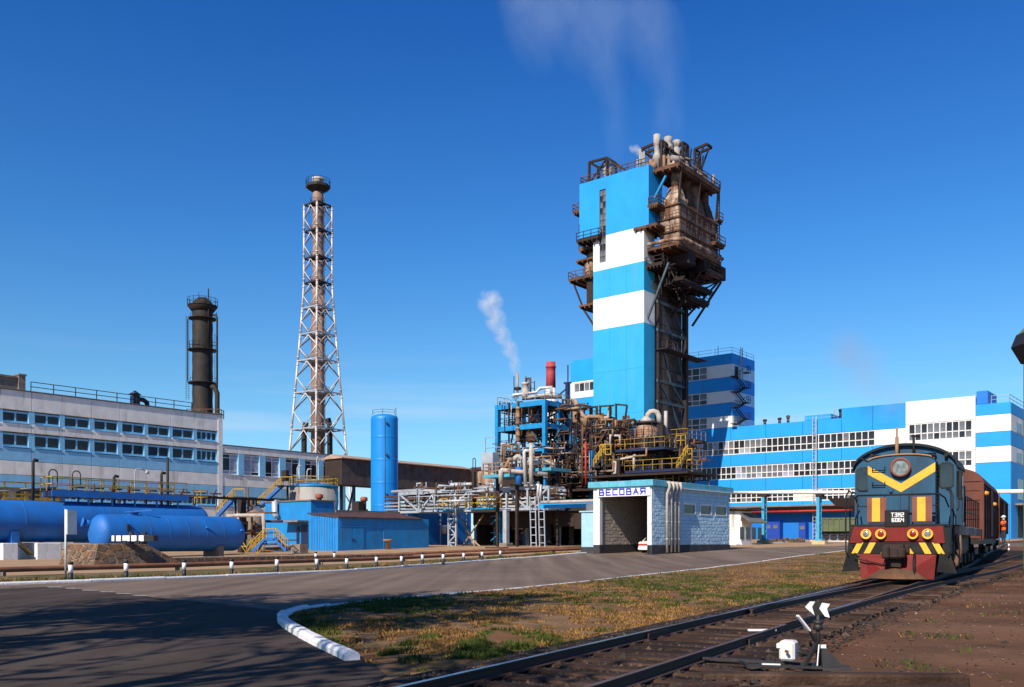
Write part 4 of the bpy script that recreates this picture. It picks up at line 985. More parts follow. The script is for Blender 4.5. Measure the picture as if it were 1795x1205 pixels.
plat(UH+.3, UH+1.3, VH1-2.5, VH1+.6, 47.6, 'rust', [[(UH+1.3, VH1-2.5), (UH+1.3, VH1+.6)]], .2)
plat(UH+.3, UH+.9, VH1-1, VH1+.6, 51.5, 'rust', [[(UH+.9, VH1-1), (UH+.9, VH1+.6)]], .2)
mb = MB(); mb.tube([(UCn+.3, VT+.7, 45.4), (UH-.5, VT+.7, 45.4), (UH+1.1, VT+1.6, 45.4), (UH+1.1, VH1, 45.4)], .28, 8); part(tw, 'duct', mb, M['rust_pale'])
for j, v in enumerate((VT+4, VT+9, VH1)):
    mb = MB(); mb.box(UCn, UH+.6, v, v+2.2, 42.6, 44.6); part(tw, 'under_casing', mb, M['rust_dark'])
for v in (VT+1, VH1-6, VH1+1):
    mb = MB(); mb.bar((UCn, v, 34.5 if v < 120 else 36), (UCn+3.6 if v < 120 else UH+.4, v, 42.2), .28); part(tw, 'raker', mb, M['teal_steel'] if v < 120 else M['rust_dark'])
mb = MB(); mb.bar((UF, VF, 36.5), (UH+.7, VH1+.5, 42.6), .3); mb.bar((UF, VF, 39.5), (UH+.2, VH1, 42), .2); part(tw, 'raker', mb, M['rust_dark'])
mb = MB(); mb.bar((UHR+.4, VT+1, 52.2), (UHR+2.3, VT+1, 55), .3); part(tw, 'raker', mb, M['blue_steel'])
mb = MB(); mb.cyl((UH+.3, VH1+.6, 43), (UH+.3, VH1+.6, 57.5), .07, 6); mb.ladder((UH+.2, VH1+.4, 45), (UH+.2, VH1+.4, 56.5), (0,1,0), .5, .5, .04); part(tw, 'ladder', mb, M['rust_dark'])
# --- machinery on the left side of the head
UL2 = ULf
for z, u0, v1, rl in ((53.6, UHL-2.2, VT+5, 1), (47.4, UL2-3.6, VT+5.0, 1), (45.8, UL2-4.2, VT+6, 0), (43.0, UL2-5.6, VT+8, 1), (38.6, UL2-3.6, VT+7, 0), (50.2, UHL-1.0, VT+5, 1)):
    plat(u0, UL2+.3 if z < 48 else UHL+.2, VT+1.3, v1, z, 'rust', [[(UL2 if z < 48 else UHL, VT+1.3), (u0, VT+1.3), (u0, v1)]] if rl else [], .3)
plat(UHL+.0, UL2+1.5, VT-.9, VT+1.2, 48.0, 'rust_dark', [[(UHL, VT-.9), (UL2+1.5, VT-.9), (UL2+1.5, VT)]], .3)
uc = UL2-2.0
mb = MB(); mb.lathe([(1.5, 43), (1.75, 44.2), (1.75, 45.6), (1.35, 46.3), (1.1, 47.2), (1.35, 47.6), (1.35, 49.0), (.7, 50.0), (.55, 52.5)], (uc, VT+3.4, 0), 14); part(tw, 'cyclone', mb, M['rust_pale'])
mb = MB(); mb.bar((UL2, VT+2, 33.5), (UL2-3.6, VT+2, 38.6), .25); mb.bar((UL2-3.4, VT+2, 38.6), (UL2-5.2, VT+2, 42.7), .22); mb.bar((UL2, VT+5, 38.5), (UL2-4.8, VT+5, 42.7), .25); mb.bar((UL2-3.4,VT+5,38.6),(UL2-3.4,VT+5,42.7),.2); part(tw, 'raker', mb, M['rust_dark'])
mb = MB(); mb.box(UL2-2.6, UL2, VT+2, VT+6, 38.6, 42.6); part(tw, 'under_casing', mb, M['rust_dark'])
mb = MB(); mb.box(UHL-1.1, UHL-.2, VT+1.5, VT+3, 50.2, 53.3); part(tw, 'locker', mb, M['rust'])
# --- roof top
mb = MB(); mb.rail([(UHL+.1, VT+.2, 57), (UHR-.2, VT+.2, 57)], 1.1, 1.2, .05); mb.rail([(UHL+.1, VT+.2, 57), (UHL+.1, VT+3, 57)], 1.1, 1.2, .05); part(tw, 'roof_railing', mb, M['rust'])
def roofp(px, py, v=VT+2.5): return on_v(px, py, v)
mb = MB()
A = roofp(1033, 322); B = roofp(1033, 285); C_ = roofp(1064, 277); D = roofp(1064, 310); E = roofp(1089, 296)
for dv in (0, 2.6):
    o = Vector((0, dv, 0)); q = [Vector(x) + o for x in (A, B, C_, D, E)]
    mb.bar(q[0], q[1], .32); mb.bar(q[1], q[2], .32); mb.bar(q[2], q[3], .3); mb.bar(q[2], q[4], .26); mb.bar(q[0], q[2], .18); mb.bar(q[1], q[1]+Vector((2.2,0,-1.8)), .2)
for x in (B, C_): mb.bar(Vector(x), Vector(x)+Vector((0,2.6,0)), .25)
part(tw, 'hoist_frame', mb, M['rust_dark'])
c_ = roofp(1060, 300); mb = MB(); zb = 57.0
mb.lathe([(.75, zb-.2), (.75, zb+1.2), (.45, zb+1.5), (.75, zb+1.9), (.75, zb+2.6), (.4, zb+3.1), (.55, zb+3.4), (.55, zb+3.8)], (c_[0], VT+3.4, 0), 12); part(tw, 'roof_stack', mb, M['lag'])
for px, top, w in ((1122, 262, .16), (1125.5, 268, .16), (1129, 266, .12), (1117, 280, .1)):
    p = roofp(px, 290, VT+1.4); t = roofp(px, top, VT+1.4); mb = MB(); mb.cyl((p[0], p[1], 56.9), t, w, 7); part(tw, 'steam_vent', mb, M['lag'])
mb = MB()
for px, h in ((1136, .9), (1141, 1.3), (1146, .8)): p = roofp(px, 285, VT+2); mb.lathe([(.5, 56.9), (.5, 56.9+h), (.2, 57.2+h)], (p[0], p[1], 0), 8)
part(tw, 'valve_cluster', mb, M['tan'])
# white stacks and vessels over the hoods
V1 = VH0+.5
def rp(px, py, v): return on_v(px, py, v)
p = rp(1151.5, 290, V1); t = rp(1151.5, 237, V1)
mb = MB(); H_ = t[2]-56.6
mb.lathe([(.55, 56.4), (.55, 56.6+H_*.33), (.75, 56.6+H_*.36), (.5, 56.6+H_*.48), (.4, 56.6+H_*.55), (.4, 56.6+H_*.72), (.52, 56.6+H_*.74), (.52, t[2]), (.42, t[2]), (.40, t[2]-.3)], (p[0], V1, 0), 14); part(tw, 'white_stack', mb, M['lag'])
mb = MB()
for px, py, v, r_ in ((1171, 262, V1+3, .75), (1186, 268, V1+4.5, .6)):
    p = rp(px, py, v); mb.lathe([(.5, 56.5), (.5, p[2]-.8), (r_, p[2]-.6), (r_, p[2]+.5), (r_*.7, p[2]+.9), (.6, p[2]+1.0), (.6, p[2]+1.8)], (p[0], v, 0), 12)
part(tw, 'white_vessel', mb, M['lag'])
mb = MB()
for a, b, r_ in (((1165, 278, V1+1.5), (1195, 283, V1+4.5), .7), ((1196, 288, V1+4.5), (1216, 305, V1+8), .75), ((1216, 302, V1+8), (1235, 318, V1+11), .6)):
    p = Vector(rp(*a)); q = Vector(rp(*b)); d = (q-p); mb.tube([p-d*.02, p+d*.12, p+d*.88, q+d*.02], [r_*.5, r_, r_, r_*.5], 12)
part(tw, 'white_vessel', mb, M['lag'])
mb = MB()
for j, (pa, pb, pc) in enumerate((((1160, 300), (1160, 247), (1124, 262)), ((1197, 292), (1197, 250), (1181, 264)), ((1219, 305), (1218, 262), (1239, 253)))):
    v = V1 + (0, 4.5, 8.5)[j]; a, b, c__ = Vector(rp(*pa, v)), Vector(rp(*pb, v)), Vector(rp(*pc, v))
    a.z = 56.5
    for dv in (0, 1.6):
        o = Vector((0, dv, 0)); mb.bar(a+o, b+o, .34); mb.bar(b+o, c__+o, .34); mb.bar(a.lerp(b, .45)+o, b.lerp(c__, .75)+o, .2); mb.bar(a.lerp(b,.1)+o, a.lerp(b, .9)+o+Vector((.6,0,0)), .15)
    mb.bar(b, b+Vector((0,1.6,0)), .3); mb.bar(c__, c__+Vector((0,1.6,0)), .3)
    for t in np.arange(.1, .95, .1): mb.bar(a.lerp(b, t), a.lerp(b, t)+Vector((0,1.6,0)), .12)
p, q = Vector(rp(1160, 252, V1)), Vector(rp(1200, 282, V1+5)); mb.bar(p, q, .3); mb.bar(p-Vector((0,0,2)), q-Vector((0,0,1.2)), .22)
p, q = Vector(rp(1124, 262, V1)), Vector(rp(1152, 280, V1)); mb.bar(p, q, .25); mb.bar(p+Vector((0,0,-.1)), p+Vector((2.2,1.5,-2.2)), .25)
part(tw, 'davit', mb, M['rust_dark'])
mb = MB(); rng = random.Random(4)
for j in range(26):
    v = rng.uniform(VH0, VH1); u = rng.uniform(UHR, UH+.3); z = 56.6; mb.cyl((u, v, z), (u, v, z+rng.uniform(.6, 2.2)), rng.uniform(.06, .3), 6)
for j in range(14):
    v = rng.uniform(VH0, VH1-3); u = rng.uniform(UHR, UH+.3); z = 56.6+rng.uniform(.4, 1.8); mb.cyl((u, v, z), (u+rng.uniform(-1,1), v+rng.uniform(1,3), z), rng.uniform(.06, .2), 6)
part(tw, 'roof_pipework', mb, M['rust_pale'])
# clutter in the dark undersides
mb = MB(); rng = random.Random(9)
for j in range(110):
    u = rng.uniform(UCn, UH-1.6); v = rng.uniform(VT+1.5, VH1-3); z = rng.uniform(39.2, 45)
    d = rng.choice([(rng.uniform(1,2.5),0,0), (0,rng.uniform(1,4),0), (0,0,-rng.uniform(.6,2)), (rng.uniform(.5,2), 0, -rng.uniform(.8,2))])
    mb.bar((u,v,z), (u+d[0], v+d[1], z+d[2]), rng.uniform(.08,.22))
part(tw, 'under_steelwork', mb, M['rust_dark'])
mb = MB()
for z in (46.2, 48.2, 50.0): mb.rail([(UH+.3, VH0-.4, z-.5), (UH+.3, VH1, z-.5)], 1.0, 1.7, .035)
for z in (47.0, 49.0): mb.rail([(UHR+.6, VH0-.5, z), (UH+.3, VH0-.5, z)], .9, 1.2, .035)
part(tw, 'casing_railing', mb, M['rust'])
# ================================================================= horizontal blue tanks
def gz(u, v): w = SITE.w((u, v)); return g(w[0], w[1])
UA = -70.8
def vA(px, u=UA): return on_u(px, 0, u)[1]
def saddle_tank(label, u, v0, v1, zc, r, domed=1.0):
    t = thing('storage_tank', label, 'tank', (u, v0, 0))
    mb = MB(); pf = []
    for i in range(9): a = math.pi/2*i/8; pf.append((max(.02, r*math.sin(a)), v0 + r*.55*domed*(1-math.cos(a))))
    m = 7; a0 = v0+r*.55*domed; a1 = v1-r*.55*domed
    for i in range(1, m):
        v = a0+(a1-a0)*i/m; pf += [(r, v-.16), (r, v-.05), (r+.006, v-.03), (r+.006, v+.03), (r, v+.05), (r, v+.16)]
    for i in range(9): a = math.pi/2*i/8; pf.append((max(.02, r*math.cos(a)), a1 + r*.55*domed*math.sin(a)))
    mb.lathe([(p, q) for p, q in pf], (u, 0, zc), 40, 'y'); part(t, 'shell', mb, M['tank_blue'])
    return t
tk = saddle_tank('smaller blue horizontal tank with a flange on its rounded end', UA, vA(160), vA(421), 2.15, 1.52)
v0, v1 = vA(160), vA(421)
mb = MB(); mb.cyl((UA-.55, v0+.45, 2.85), (UA-.75, v0-.25, 3.0), .26, 12); mb.cyl((UA-.75, v0-.25, 3.0), (UA-.78, v0-.36, 3.02), .38, 14); part(tk, 'nozzle', mb, M['tank_blue'])
mb = MB(); vm = vA(232); mb.cyl((UA, vm, 3.6), (UA, vm, 3.82), .45, 16); mb.cyl((UA, vm, 3.82), (UA, vm, 3.9), .56, 16); mb.bar((UA-.1, vm+.2, 3.95), (UA+.9, vm+1.2, 4.05), .12); part(tk, 'manhole', mb, M['tank_blue'])
mb = MB(); mb.cyl((UA+1.45, vA(213), 2.6), (UA+1.62, vA(213), 2.6), .06, 6); mb.box(UA+1.40, UA+1.55, vA(206), vA(211), 2.3, 2.85); part(tk, 'nameplate', mb, M['bblack'])
mb = MB(); mb.cyl((UA+1.4, vA(345), 2.6), (UA+1.7, vA(345), 2.75), .1, 8); mb.cyl((UA+1.4, vA(405), 2.4), (UA+1.75, vA(405), 2.5), .12, 8); mb.cyl((UA+.3, v0+.4, 1.7), (UA+.35, v0+.12, 1.68), .1, 8); part(tk, 'fitting', mb, M['tank_blue'])
mb = MB()
for t in (.2, .8): v = v0+(v1-v0)*t; mb.box(UA-1.2, UA+1.2, v-.25, v+.25, .0, 1.1)
part(tk, 'saddle', mb, M['concrete'])
UB_ = -78.5
vt1 = vA(359, UB_); vt0 = vA(-150, UB_); zcb = 3.15; rb = 1.72
tb = saddle_tank('large blue horizontal tank carrying a yellow railed walkway', UB_, vt0, vt1, zcb, rb)
mb = MB()
for px in (12, 150, 290): v = vA(px, UB_); mb.box(UB_-1.6, UB_+1.6, v-.3, v+.3, 1.35, 2.3)
part(tb, 'saddle', mb, M['tank_blue'])
for px0, px1 in ((2, 29), (62, 105)):
    a, b = vA(px0, UB_+1.6), vA(px1, UB_+1.6)
    mb = MB(); mb.bbox(UB_-1.8, UB_+1.9, a, b, -.05, 1.36, .04); single('concrete_pier', mb, M['bwhite'], 'white painted concrete pier under the large tank, at the frame edge' if px0 < 10 else 'white painted concrete pier behind the stone mound', 'pier', (UB_, a, 0))
mb = MB(); ys_ = vA(58, UB_+.4); mb.bar((UB_+.4, ys_, .1), (UB_+.4, ys_-1.6, 1.6), .12); mb.bar((UB_+1.2, ys_, .1), (UB_+1.2, ys_-1.6, 1.6), .12)
for i in range(6): t = i/6; mb.box(UB_+.4, UB_+1.2, ys_-1.6*t-.15, ys_-1.6*t+.05, .15+1.5*t, .19+1.5*t)
mb.rail([(UB_+1.25, ys_+.2, 0), (UB_+1.25, ys_+1.0, 0)], 1.2, 1, .04); single('yellow_steps', mb, M['yellow'], 'small yellow steel steps between the white piers', 'steps', (UB_, ys_, 0))
# walkway over the big tank
wk = thing('tank_walkway', 'long navy walkway with yellow handrails above the blue tanks', 'walkway', (UB_, vA(85, UB_), 0))
pv0, pv1 = vA(86, UB_), vA(316, UB_); pz = 5.75
mb = MB(); mb.box(UB_-1.1, UB_+1.1, pv0, pv1, pz-.45, pz); part(wk, 'deck', mb, M['navy_steel'])
mb = MB(); mb.box(UB_+1.1, UB_+1.2, pv0-.3, pv1+.2, pz-.5, pz+.03); mb.box(UB_-1.2, UB_-1.1, pv0, pv1, pz-.5, pz+.03); part(wk, 'edge_beam', mb, M['tank_blue'])
for u in (UB_+1.1, UB_-1.1):
    mb = MB(); mb.rail([(u, pv0-.2, pz), (u, pv1, pz)], 1.15, 1.35, .035); part(wk, 'handrail', mb, M['yellow'])
mb = MB(); mb.rail([(UB_-1.1, pv0-.2, pz), (UB_+1.1, pv0-.2, pz)], 1.15, 1.1, .035); part(wk, 'handrail', mb, M['yellow']); mb = MB(); mb.rail([(UB_-1.1, pv1+2.2, pz-.6), (UB_+1.1, pv1+2.2, pz-.6), (UB_+1.1, pv1, pz-.6)], 1.15, 1.1, .035); part(wk, 'handrail', mb, M['yellow'])
for i in range(6):
    v = pv0+.8+(pv1-pv0-1.6)*i/5; mb = MB(); mb.bar((UB_+.9, v, zcb+rb-.7), (UB_+.9, v, pz-.45), .14); part(wk, 'support_post', mb, M['blue_steel']); mb = MB(); mb.bar((UB_-.9, v, zcb+rb-.7), (UB_-.9, v, pz-.45), .14); part(wk, 'support_post', mb, M['blue_steel'])
mb = MB(); rng = random.Random(2)
for i in range(9):
    v = pv0+2+i*1.7; mb.cyl((UB_+rng.uniform(-.6,.6), v, pz), (UB_+rng.uniform(-.6,.6), v, pz+rng.uniform(.4,.9)), rng.uniform(.05,.14), 7); mb.tube([(UB_-.4, v, pz+.4), (UB_-.4, v+1.2, pz+.4)], .08, 6)
part(wk, 'valve_gear', mb, M['rust'])
for i, px in enumerate((98, 139)):
    v = vA(px, UB_); mb = MB(); mb.tube([(UB_-.5, v-.35, pz-.2), (UB_-.5, v-.35, pz+1.5)] + [(UB_-.5, v-.35+.35*(1-math.cos(a)), pz+1.5+.35*math.sin(a)) for a in np.linspace(.4, math.pi, 6)] + [(UB_-.5, v+.35, pz+.6)], .05, 6); part(wk, 'vent_hoop', mb, M['rust_dark'])
# vent pipes rising behind the tank
for px, py0, py1, du, hook, lab in ((58, 880, 810, -.2, 1, 'dark hooked vent pipe standing on the large blue tank, near the frame edge'), (294, 868, 802, -1.5, 0, 'tallest dark vent pipe, plain topped, behind the yellow walkway'), (283, 868, 832, -1.8, 1, 'shorter hooked vent pipe just beside the tallest vent pipe'), (200, 866, 838, -1.6, 1, 'short hooked vent pipe in the middle of the yellow walkway')):
    p = on_u(px, py0, UB_+du); q = on_u(px, py1, UB_+du); zb_ = 4.6
    pts = [(p[0], p[1], zb_), (q[0], q[1], q[2])]
    if hook: pts += [(q[0], q[1]+.12, q[2]+.18), (q[0], q[1]+.4, q[2]+.12)]
    pts = [(p[0], p[1], z) if i < 2 else (x, p[1]+(y-q[1]), z) for i, (x, y, z) in enumerate(pts)]
    mb = MB(); mb.tube(pts, .13, 8); single('vent_pipe', mb, M['blackst'], lab, 'vent pipe', (p[0], p[1], zb_))
p = on_u(236, 850, UB_-4); q = on_u(236, 828, UB_-4)
mb = MB(); mb.tube([(p[0], p[1], 0), (p[0], p[1], q[2]), (p[0], p[1]+.15, q[2]+.3), (p[0], p[1]+.7, q[2]+.35), (p[0], p[1]+1.2, q[2]+.1)], .05, 6); mb.lathe([(.06, .3), (.22, .05), (.2, -.1)], (p[0], p[1]+1.25, q[2]), 8)
single('yard_lamp', mb, M['greysteel'], 'thin swan neck lamp behind the yellow walkway', 'lamp', (p[0], p[1], 0))
for dz, mt in ((8.2, 'lag'), (5.0, 'rust_dark')):
    mb = MB(); a = vA(-60, UB_-5); b = vA(100 if dz > 6 else 480, UB_-5); mb.tube([(UB_-5, a, dz-2.6 if dz > 6 else dz+1), (UB_-5, b, dz-1.9 if dz > 6 else dz+1)], .13, 7); single('yard_pipe', mb, M[mt], 'pale sloping pipe behind the large tank' if dz > 6 else 'thin dark pipe line crossing in front of the panel building', 'pipe', (UB_-5, a, dz-2.6))
# yellow and brown gallery at the far edge behind the tank
mb = MB(); mb.rail([(UB_-8, vA(-30, UB_-8), 5.2), (UB_-8, vA(80, UB_-8), 5.2)], 1.6, 1.6, .06, mids=2); mb.box(UB_-9, UB_-8, vA(-30, UB_-8), vA(80, UB_-8), 4.9, 5.2)
for px in (0, 40, 75): v = vA(px, UB_-8); mb.bar((UB_-8.5, v, 0), (UB_-8.5, v, 4.9), .2)
single('yard_gallery', mb, M['yellow'], 'yellow railed gallery between the large tank and the panel building', 'walkway', (UB_-8, vA(0, UB_-8), 0))

# ---- stone mound with the striped buffer beam
pts = {}
c1 = gp(167, 992.5); c2 = gp(318, 990)
A0 = Vector(SITE.l(gp(168, 993))); B0 = Vector(SITE.l(gp(316, 989)))
mu0, mv0 = A0.x, A0.y
mv1 = B0.y; mu0 = (A0.x+B0.x)/2
zt_ = 1.36; ins = 1.1
mound = thing('stone_mound', 'low ramp-sided mound faced with crazy paved brown stones', 'mound', (mu0, mv0, 0))
UW_ = 4.4
bq = [(mu0, mv0, 0), (mu0, mv1, 0), (mu0-UW_, mv1, 0), (mu0-UW_, mv0, 0)]; tq = [(mu0-.55, mv0+.6, zt_), (mu0-.55, mv1-2.4, zt_), (mu0-UW_, mv1-2.4, zt_), (mu0-UW_, mv0+.6, zt_)]
M['mortar'] = pmat('mortar', (.24,.18,.125), .9, var=.15, bump=.4, bscale=20)
MST = [pmat('brown_facing_stone', (.125,.066,.036), .8, var=.25, scale=3, bump=.4, bscale=12), pmat('ochre_facing_stone', (.16,.09,.045), .8, var=.25, scale=3, bump=.4, bscale=12), pmat('grey_facing_stone', (.10,.068,.048), .8, var=.25, scale=3, bump=.4, bscale=12)]
mb = MB(); mb.add(bq+tq, [(0,3,2,1)[::-1], (4,5,6,7), (0,1,5,4), (1,2,6,5), (2,3,7,6), (3,0,4,7)]); part(mound, 'mound_core', mb, M['mortar'])
def clip(poly, a, b, c):     # keep a x + b y <= c
    o = []
    for i in range(len(poly)):
        p, q = poly[i], poly[(i+1) % len(poly)]; dp, dq = a*p[0]+b*p[1]-c, a*q[0]+b*q[1]-c
        if dp <= 0: o.append(p)
        if dp*dq < 0: t = dp/(dp-dq); o.append((p[0]+(q[0]-p[0])*t, p[1]+(q[1]-p[1])*t))
    return o
def stones_on(par, O, ex, ey, w, h, outline, size, seed, depth=.045):
    """irregular facing stones on a plane: O + x ex + y ey, clipped to an outline"""
    rng = random.Random(seed); nx, ny = max(1, round(w/size)), max(1, round(h/size/.85)); ctr = []
    for i in range(-1, nx+1):
        for j in range(-1, ny+1): ctr.append(((i+.5+rng.uniform(-.38,.38))*w/nx, (j+.5+rng.uniform(-.38,.38))*h/ny))
    nrm = Vector(ex).cross(Vector(ey)).normalized(); O = Vector(O); ex = Vector(ex); ey = Vector(ey)
    for c in ctr:
        poly = list(outline)
        for d in ctr:
            if d is c or (d[0]-c[0])**2+(d[1]-c[1])**2 > (size*3)**2: continue
            a, b = d[0]-c[0], d[1]-c[1]; poly = clip(poly, a, b, (d[0]**2+d[1]**2-c[0]**2-c[1]**2)/2)
            if len(poly) < 3: break
        if len(poly) < 3: continue
        gx_ = sum(p[0] for p in poly)/len(poly); gy_ = sum(p[1] for p in poly)/len(poly)
        ar = abs(sum(poly[i][0]*poly[(i+1)%len(poly)][1]-poly[(i+1)%len(poly)][0]*poly[i][1] for i in range(len(poly))))/2
        if ar < size*size*.05: continue
        k = 1-.05/max(size*.6, math.sqrt(ar)); inn = [(gx_+(p[0]-gx_)*k, gy_+(p[1]-gy_)*k) for p in poly]; top = [(gx_+(p[0]-gx_)*k*.9, gy_+(p[1]-gy_)*k*.9) for p in poly]
        dd = depth*rng.uniform(.6, 1.3); n_ = len(poly); mb = MB()
        vs = [O+ex*p[0]+ey*p[1]-nrm*.02 for p in inn] + [O+ex*p[0]+ey*p[1]+nrm*dd for p in top]
        mb.add(vs, [list(range(n_, 2*n_))] + [(i, (i+1)%n_, n_+(i+1)%n_, n_+i) for i in range(n_)]); part(par, 'facing_stone', mb, rng.choice(MST))
def face_frame(a, b, c):
    ex = (b-a).normalized(); nrm = ex.cross(c-a).normalized(); ey = nrm.cross(ex); return ex, ey
def stone_face(par, a, b, c, d, size, seed):      # quad a b (bottom) c d (top right, top left)
    a, b, c, d = map(Vector, (a, b, c, d)); ex, ey = face_frame(a, b, d)
    pr = lambda p: ((p-a).dot(ex), (p-a).dot(ey)); ol = [pr(x) for x in (a, b, c, d)]
    stones_on(par, a, ex, ey, ol[1][0], max(ol[2][1], ol[3][1]), ol, size, seed)
stone_face(mound, bq[0], bq[1], tq[1], tq[0], .50, 3)
stone_face(mound, bq[3], bq[0], tq[0], tq[3], .50, 5)
low = thing('stone_edging', 'low stone faced edging wall running on from the mound', 'wall', (mu0, mv1, 0))
e1 = Vector(SITE.l(gp(535, 981.5)))
mb = MB(); mb.box(mu0-2.6, mu0-.55, mv1-2.2, mv1+22, -.05, .42); part(low, 'core', mb, M['mortar'])
stone_face(low, (mu0-.55, mv1-1.9, 0), (mu0-.55, mv1+22, 0), (mu0-.55, mv1+22, .42), (mu0-.55, mv1-1.9, .42), .42, 8)
bf = thing('buffer_beam', 'black and white striped beam on two dark posts above the stone mound', 'buffer stop', (mu0-1.2, mv0, zt_))
bv = mv0+2.2
def uM(px): return on_v(px, 0, bv)[0]
mb = MB(); mb.box(uM(199), uM(273), bv-.15, bv+.15, zt_+.18, zt_+.52); part(bf, 'beam', mb, M['bblack'])
for a, b in ((200, 204.5), (208, 216), (219, 231.5), (234.5, 243.5), (247.5, 256)):
    mb = MB(); mb.box(uM(a), uM(b), bv-.165, bv+.16, zt_+.17, zt_+.53); part(bf, 'white_stripe', mb, M['bwhite'])
for px in (224, 247):
    mb = MB(); mb.box(uM(px-3), uM(px+3), bv+.165, bv+.3, zt_-.02, zt_+.75); mb.box(uM(px-3.5), uM(px+3.5), bv-.25, bv-.17, zt_-.02, zt_+.2); part(bf, 'post', mb, M['bblack'])

# ================================================================= rusty pipes along the road
def road_pipe(pl, zc, r, label):
    pts = [Vector((p[0], p[1], g(p[0], p[1])+zc)) for p in densify(pl, 4)]
    t = thing('ground_pipe', label, 'pipe', tuple(pts[0]), WF); BASE[t.name] = tuple(pts[0])
    mb = MB(); mb.tube(pts, r, 10); part(t, 'pipe_run', mb, M['pipe_rust'])
    mb = MB()
    for p in pts[1::2]: mb.box(p.x-.2, p.x+.2, p.y-.12, p.y+.12, g(p.x,p.y)-.05, p.z-r+.03)
    part(t, 'support', mb, M['concrete'])
M['pipe_rust'] = pmat('rust_red_pipe', (.22,.085,.045), .8, var=.25, scale=1.2, dirt=.5, dirtcol=(.30,.17,.10), dscale=.8)
road_pipe([gp(-120,1015)[:2]] + PIPE_N + [gp(1042,966.5)[:2]], .30, .13, 'long rusty pipe lying low along the road just behind the bollards')
PF = [gp(380,985)[:2], gp(600,980)[:2], gp(800,972)[:2], gp(1040,963.5)[:2]]
road_pipe(PF, .26, .13, 'second rusty pipe farther back, in front of the blue shed')

# ================================================================= pump house, corrugated shed and their neighbours
M['corr'] = pmat('blue_corrugated_sheet', (.02, .22, .55), .5, var=.10, scale=1.0, dirt=.4, dirtcol=(.08,.20,.34), stretch=5)
YS = 97.0
sc = on_Y(592, 972, YS, SITE); su, sv = sc[0], sc[1]; sz = gz(su, sv)
u_l = on_v(543, 0, sv)[0]; v_r = on_u(751, 0, su)[1]
zs_ = zrow(908, YS)
shed = thing('corrugated_shed', 'blue shed with a corrugated end, double door and rusty sloping roof', 'shed', (su, sv, sz))
mb = MB(); mb.box(u_l+.12, su-.1, sv+.12, v_r, sz-.1, zs_-.05); part(shed, 'wall', mb, M['hut_blue'])
n_ = 11; w_ = (su-u_l)/n_
for i in range(n_):
    a = u_l+i*w_; mb = MB(); mb.prism([(a, sv+.1), (a+w_*.15, sv), (a+w_*.55, sv), (a+w_*.7, sv+.1), (a+w_, sv+.1)], sz-.1, zs_+.05*(n_-i), 'z'); part(shed, 'corrugated_sheet', mb, M['corr'])
half_ = on_u(672, 0, su)[1]
mb = MB(); mb.bbox(su-.1, su+.03, half_, v_r+.05, sz-.1, zs_+.05, .03); part(shed, 'panel', mb, M['hut_blue'])
mb = MB(); mb.bbox(su-.1, su, sv+.1, half_-.02, sz-.1, zs_, .03); part(shed, 'panel', mb, M['hut_blue'])
mb = MB(); mb.bbox(su-.15, su+.06, sv-.05, sv+.5, sz-.1, zs_, .03); part(shed, 'corner_post', mb, M['corr'])
for a, b in ((598, 617), (618, 637)):
    d = part(shed, 'door', MB().bbox(su, su+.06, on_u(a,0,su)[1], on_u(b,0,su)[1], sz, sz+2.55, .02), M['hut_blue'])
    part(d, 'handle', MB().box(su+.06, su+.12, on_u(617 if a < 610 else 620,0,su)[1]-.1, on_u(617 if a < 610 else 620,0,su)[1], sz+1.1, sz+1.35), M['bblack'])
mb = MB(); mb.box(su, su+.09, on_u(595,0,su)[1], on_u(640,0,su)[1], sz+2.58, sz+2.7); part(shed, 'lintel', mb, M['hut_blue'])
mb = MB(); mb.hexa([(u_l-.3, sv-.1, zs_+.5), (su+.25, sv-.1, zs_), (su+.25, half_+6, zs_-.0), (u_l-.3, half_+6, zs_+.9)], [(u_l-.3, sv-.1, zs_+.62), (su+.25, sv-.1, zs_+.12), (su+.25, half_+6, zs_+.12), (u_l-.3, half_+6, zs_+1.0)]); part(shed, 'roof', mb, M['roof_rust'])
mb = MB(); pv_ = on_u(680,0,su+1.5)[1]; mb.lathe([(.28, 0), (.28, .9), (.55, .95), (.55, 1.15)], (su+1.5, pv_, gz(su+1.5,pv_)), 12); single('rusty_stub', mb, M['tan'], 'short rusty mushroom shaped stub in front of the blue shed', 'pipe', (su+1.5, pv_, gz(su+1.5, pv_)))
# pump house behind
pvv = sv+4.5
pu0, pu1 = on_v(464, 0, pvv)[0], on_v(545, 0, pvv)[0]
pz0 = gz(pu1, pvv); pzt = on_v(505, 880, pvv)[2]
ph = thing('pump_house', 'flat roofed bright blue pump house with a grey duct and a porch', 'building', (pu1, pvv, pz0))
pzs = on_u(770, 893, pu1)[2]; ve = on_u(800, 0, pu1)[1]
mb = MB(); mb.bbox(pu0, pu1, pvv, pvv+3.5, pz0-.2, pzt, .03); part(ph, 'wall', mb, M['hut_blue'])
mb = MB(); mb.bbox(pu0+.5, pu1-.02, pvv+3.5, ve, pz0-.2, pzt-1.3, .03); part(ph, 'rear_wall', mb, M['hut_blue'])
mb = MB(); mb.box(pu0-.12, pu1+.15, pvv-.12, pvv+3.6, pzt, pzt+.16); mb.box(pu0+.3, pu1+.2, pvv+3.6, ve+.2, pzt-1.3, pzt-.95); part(ph, 'roof', mb, M['roof_felt'])
mb = MB(); hz = on_v(500, 914, pvv)[2]; mb.box(pu0, pu1+.02, pvv-.06, pvv, hz-.08, hz+.04); part(ph, 'band', mb, M['hut_blue'])
pd0, pd1 = on_v(505, 0, pvv)[0], on_v(541, 0, pvv)[0]; pdz = on_v(520, 913, pvv)[2]
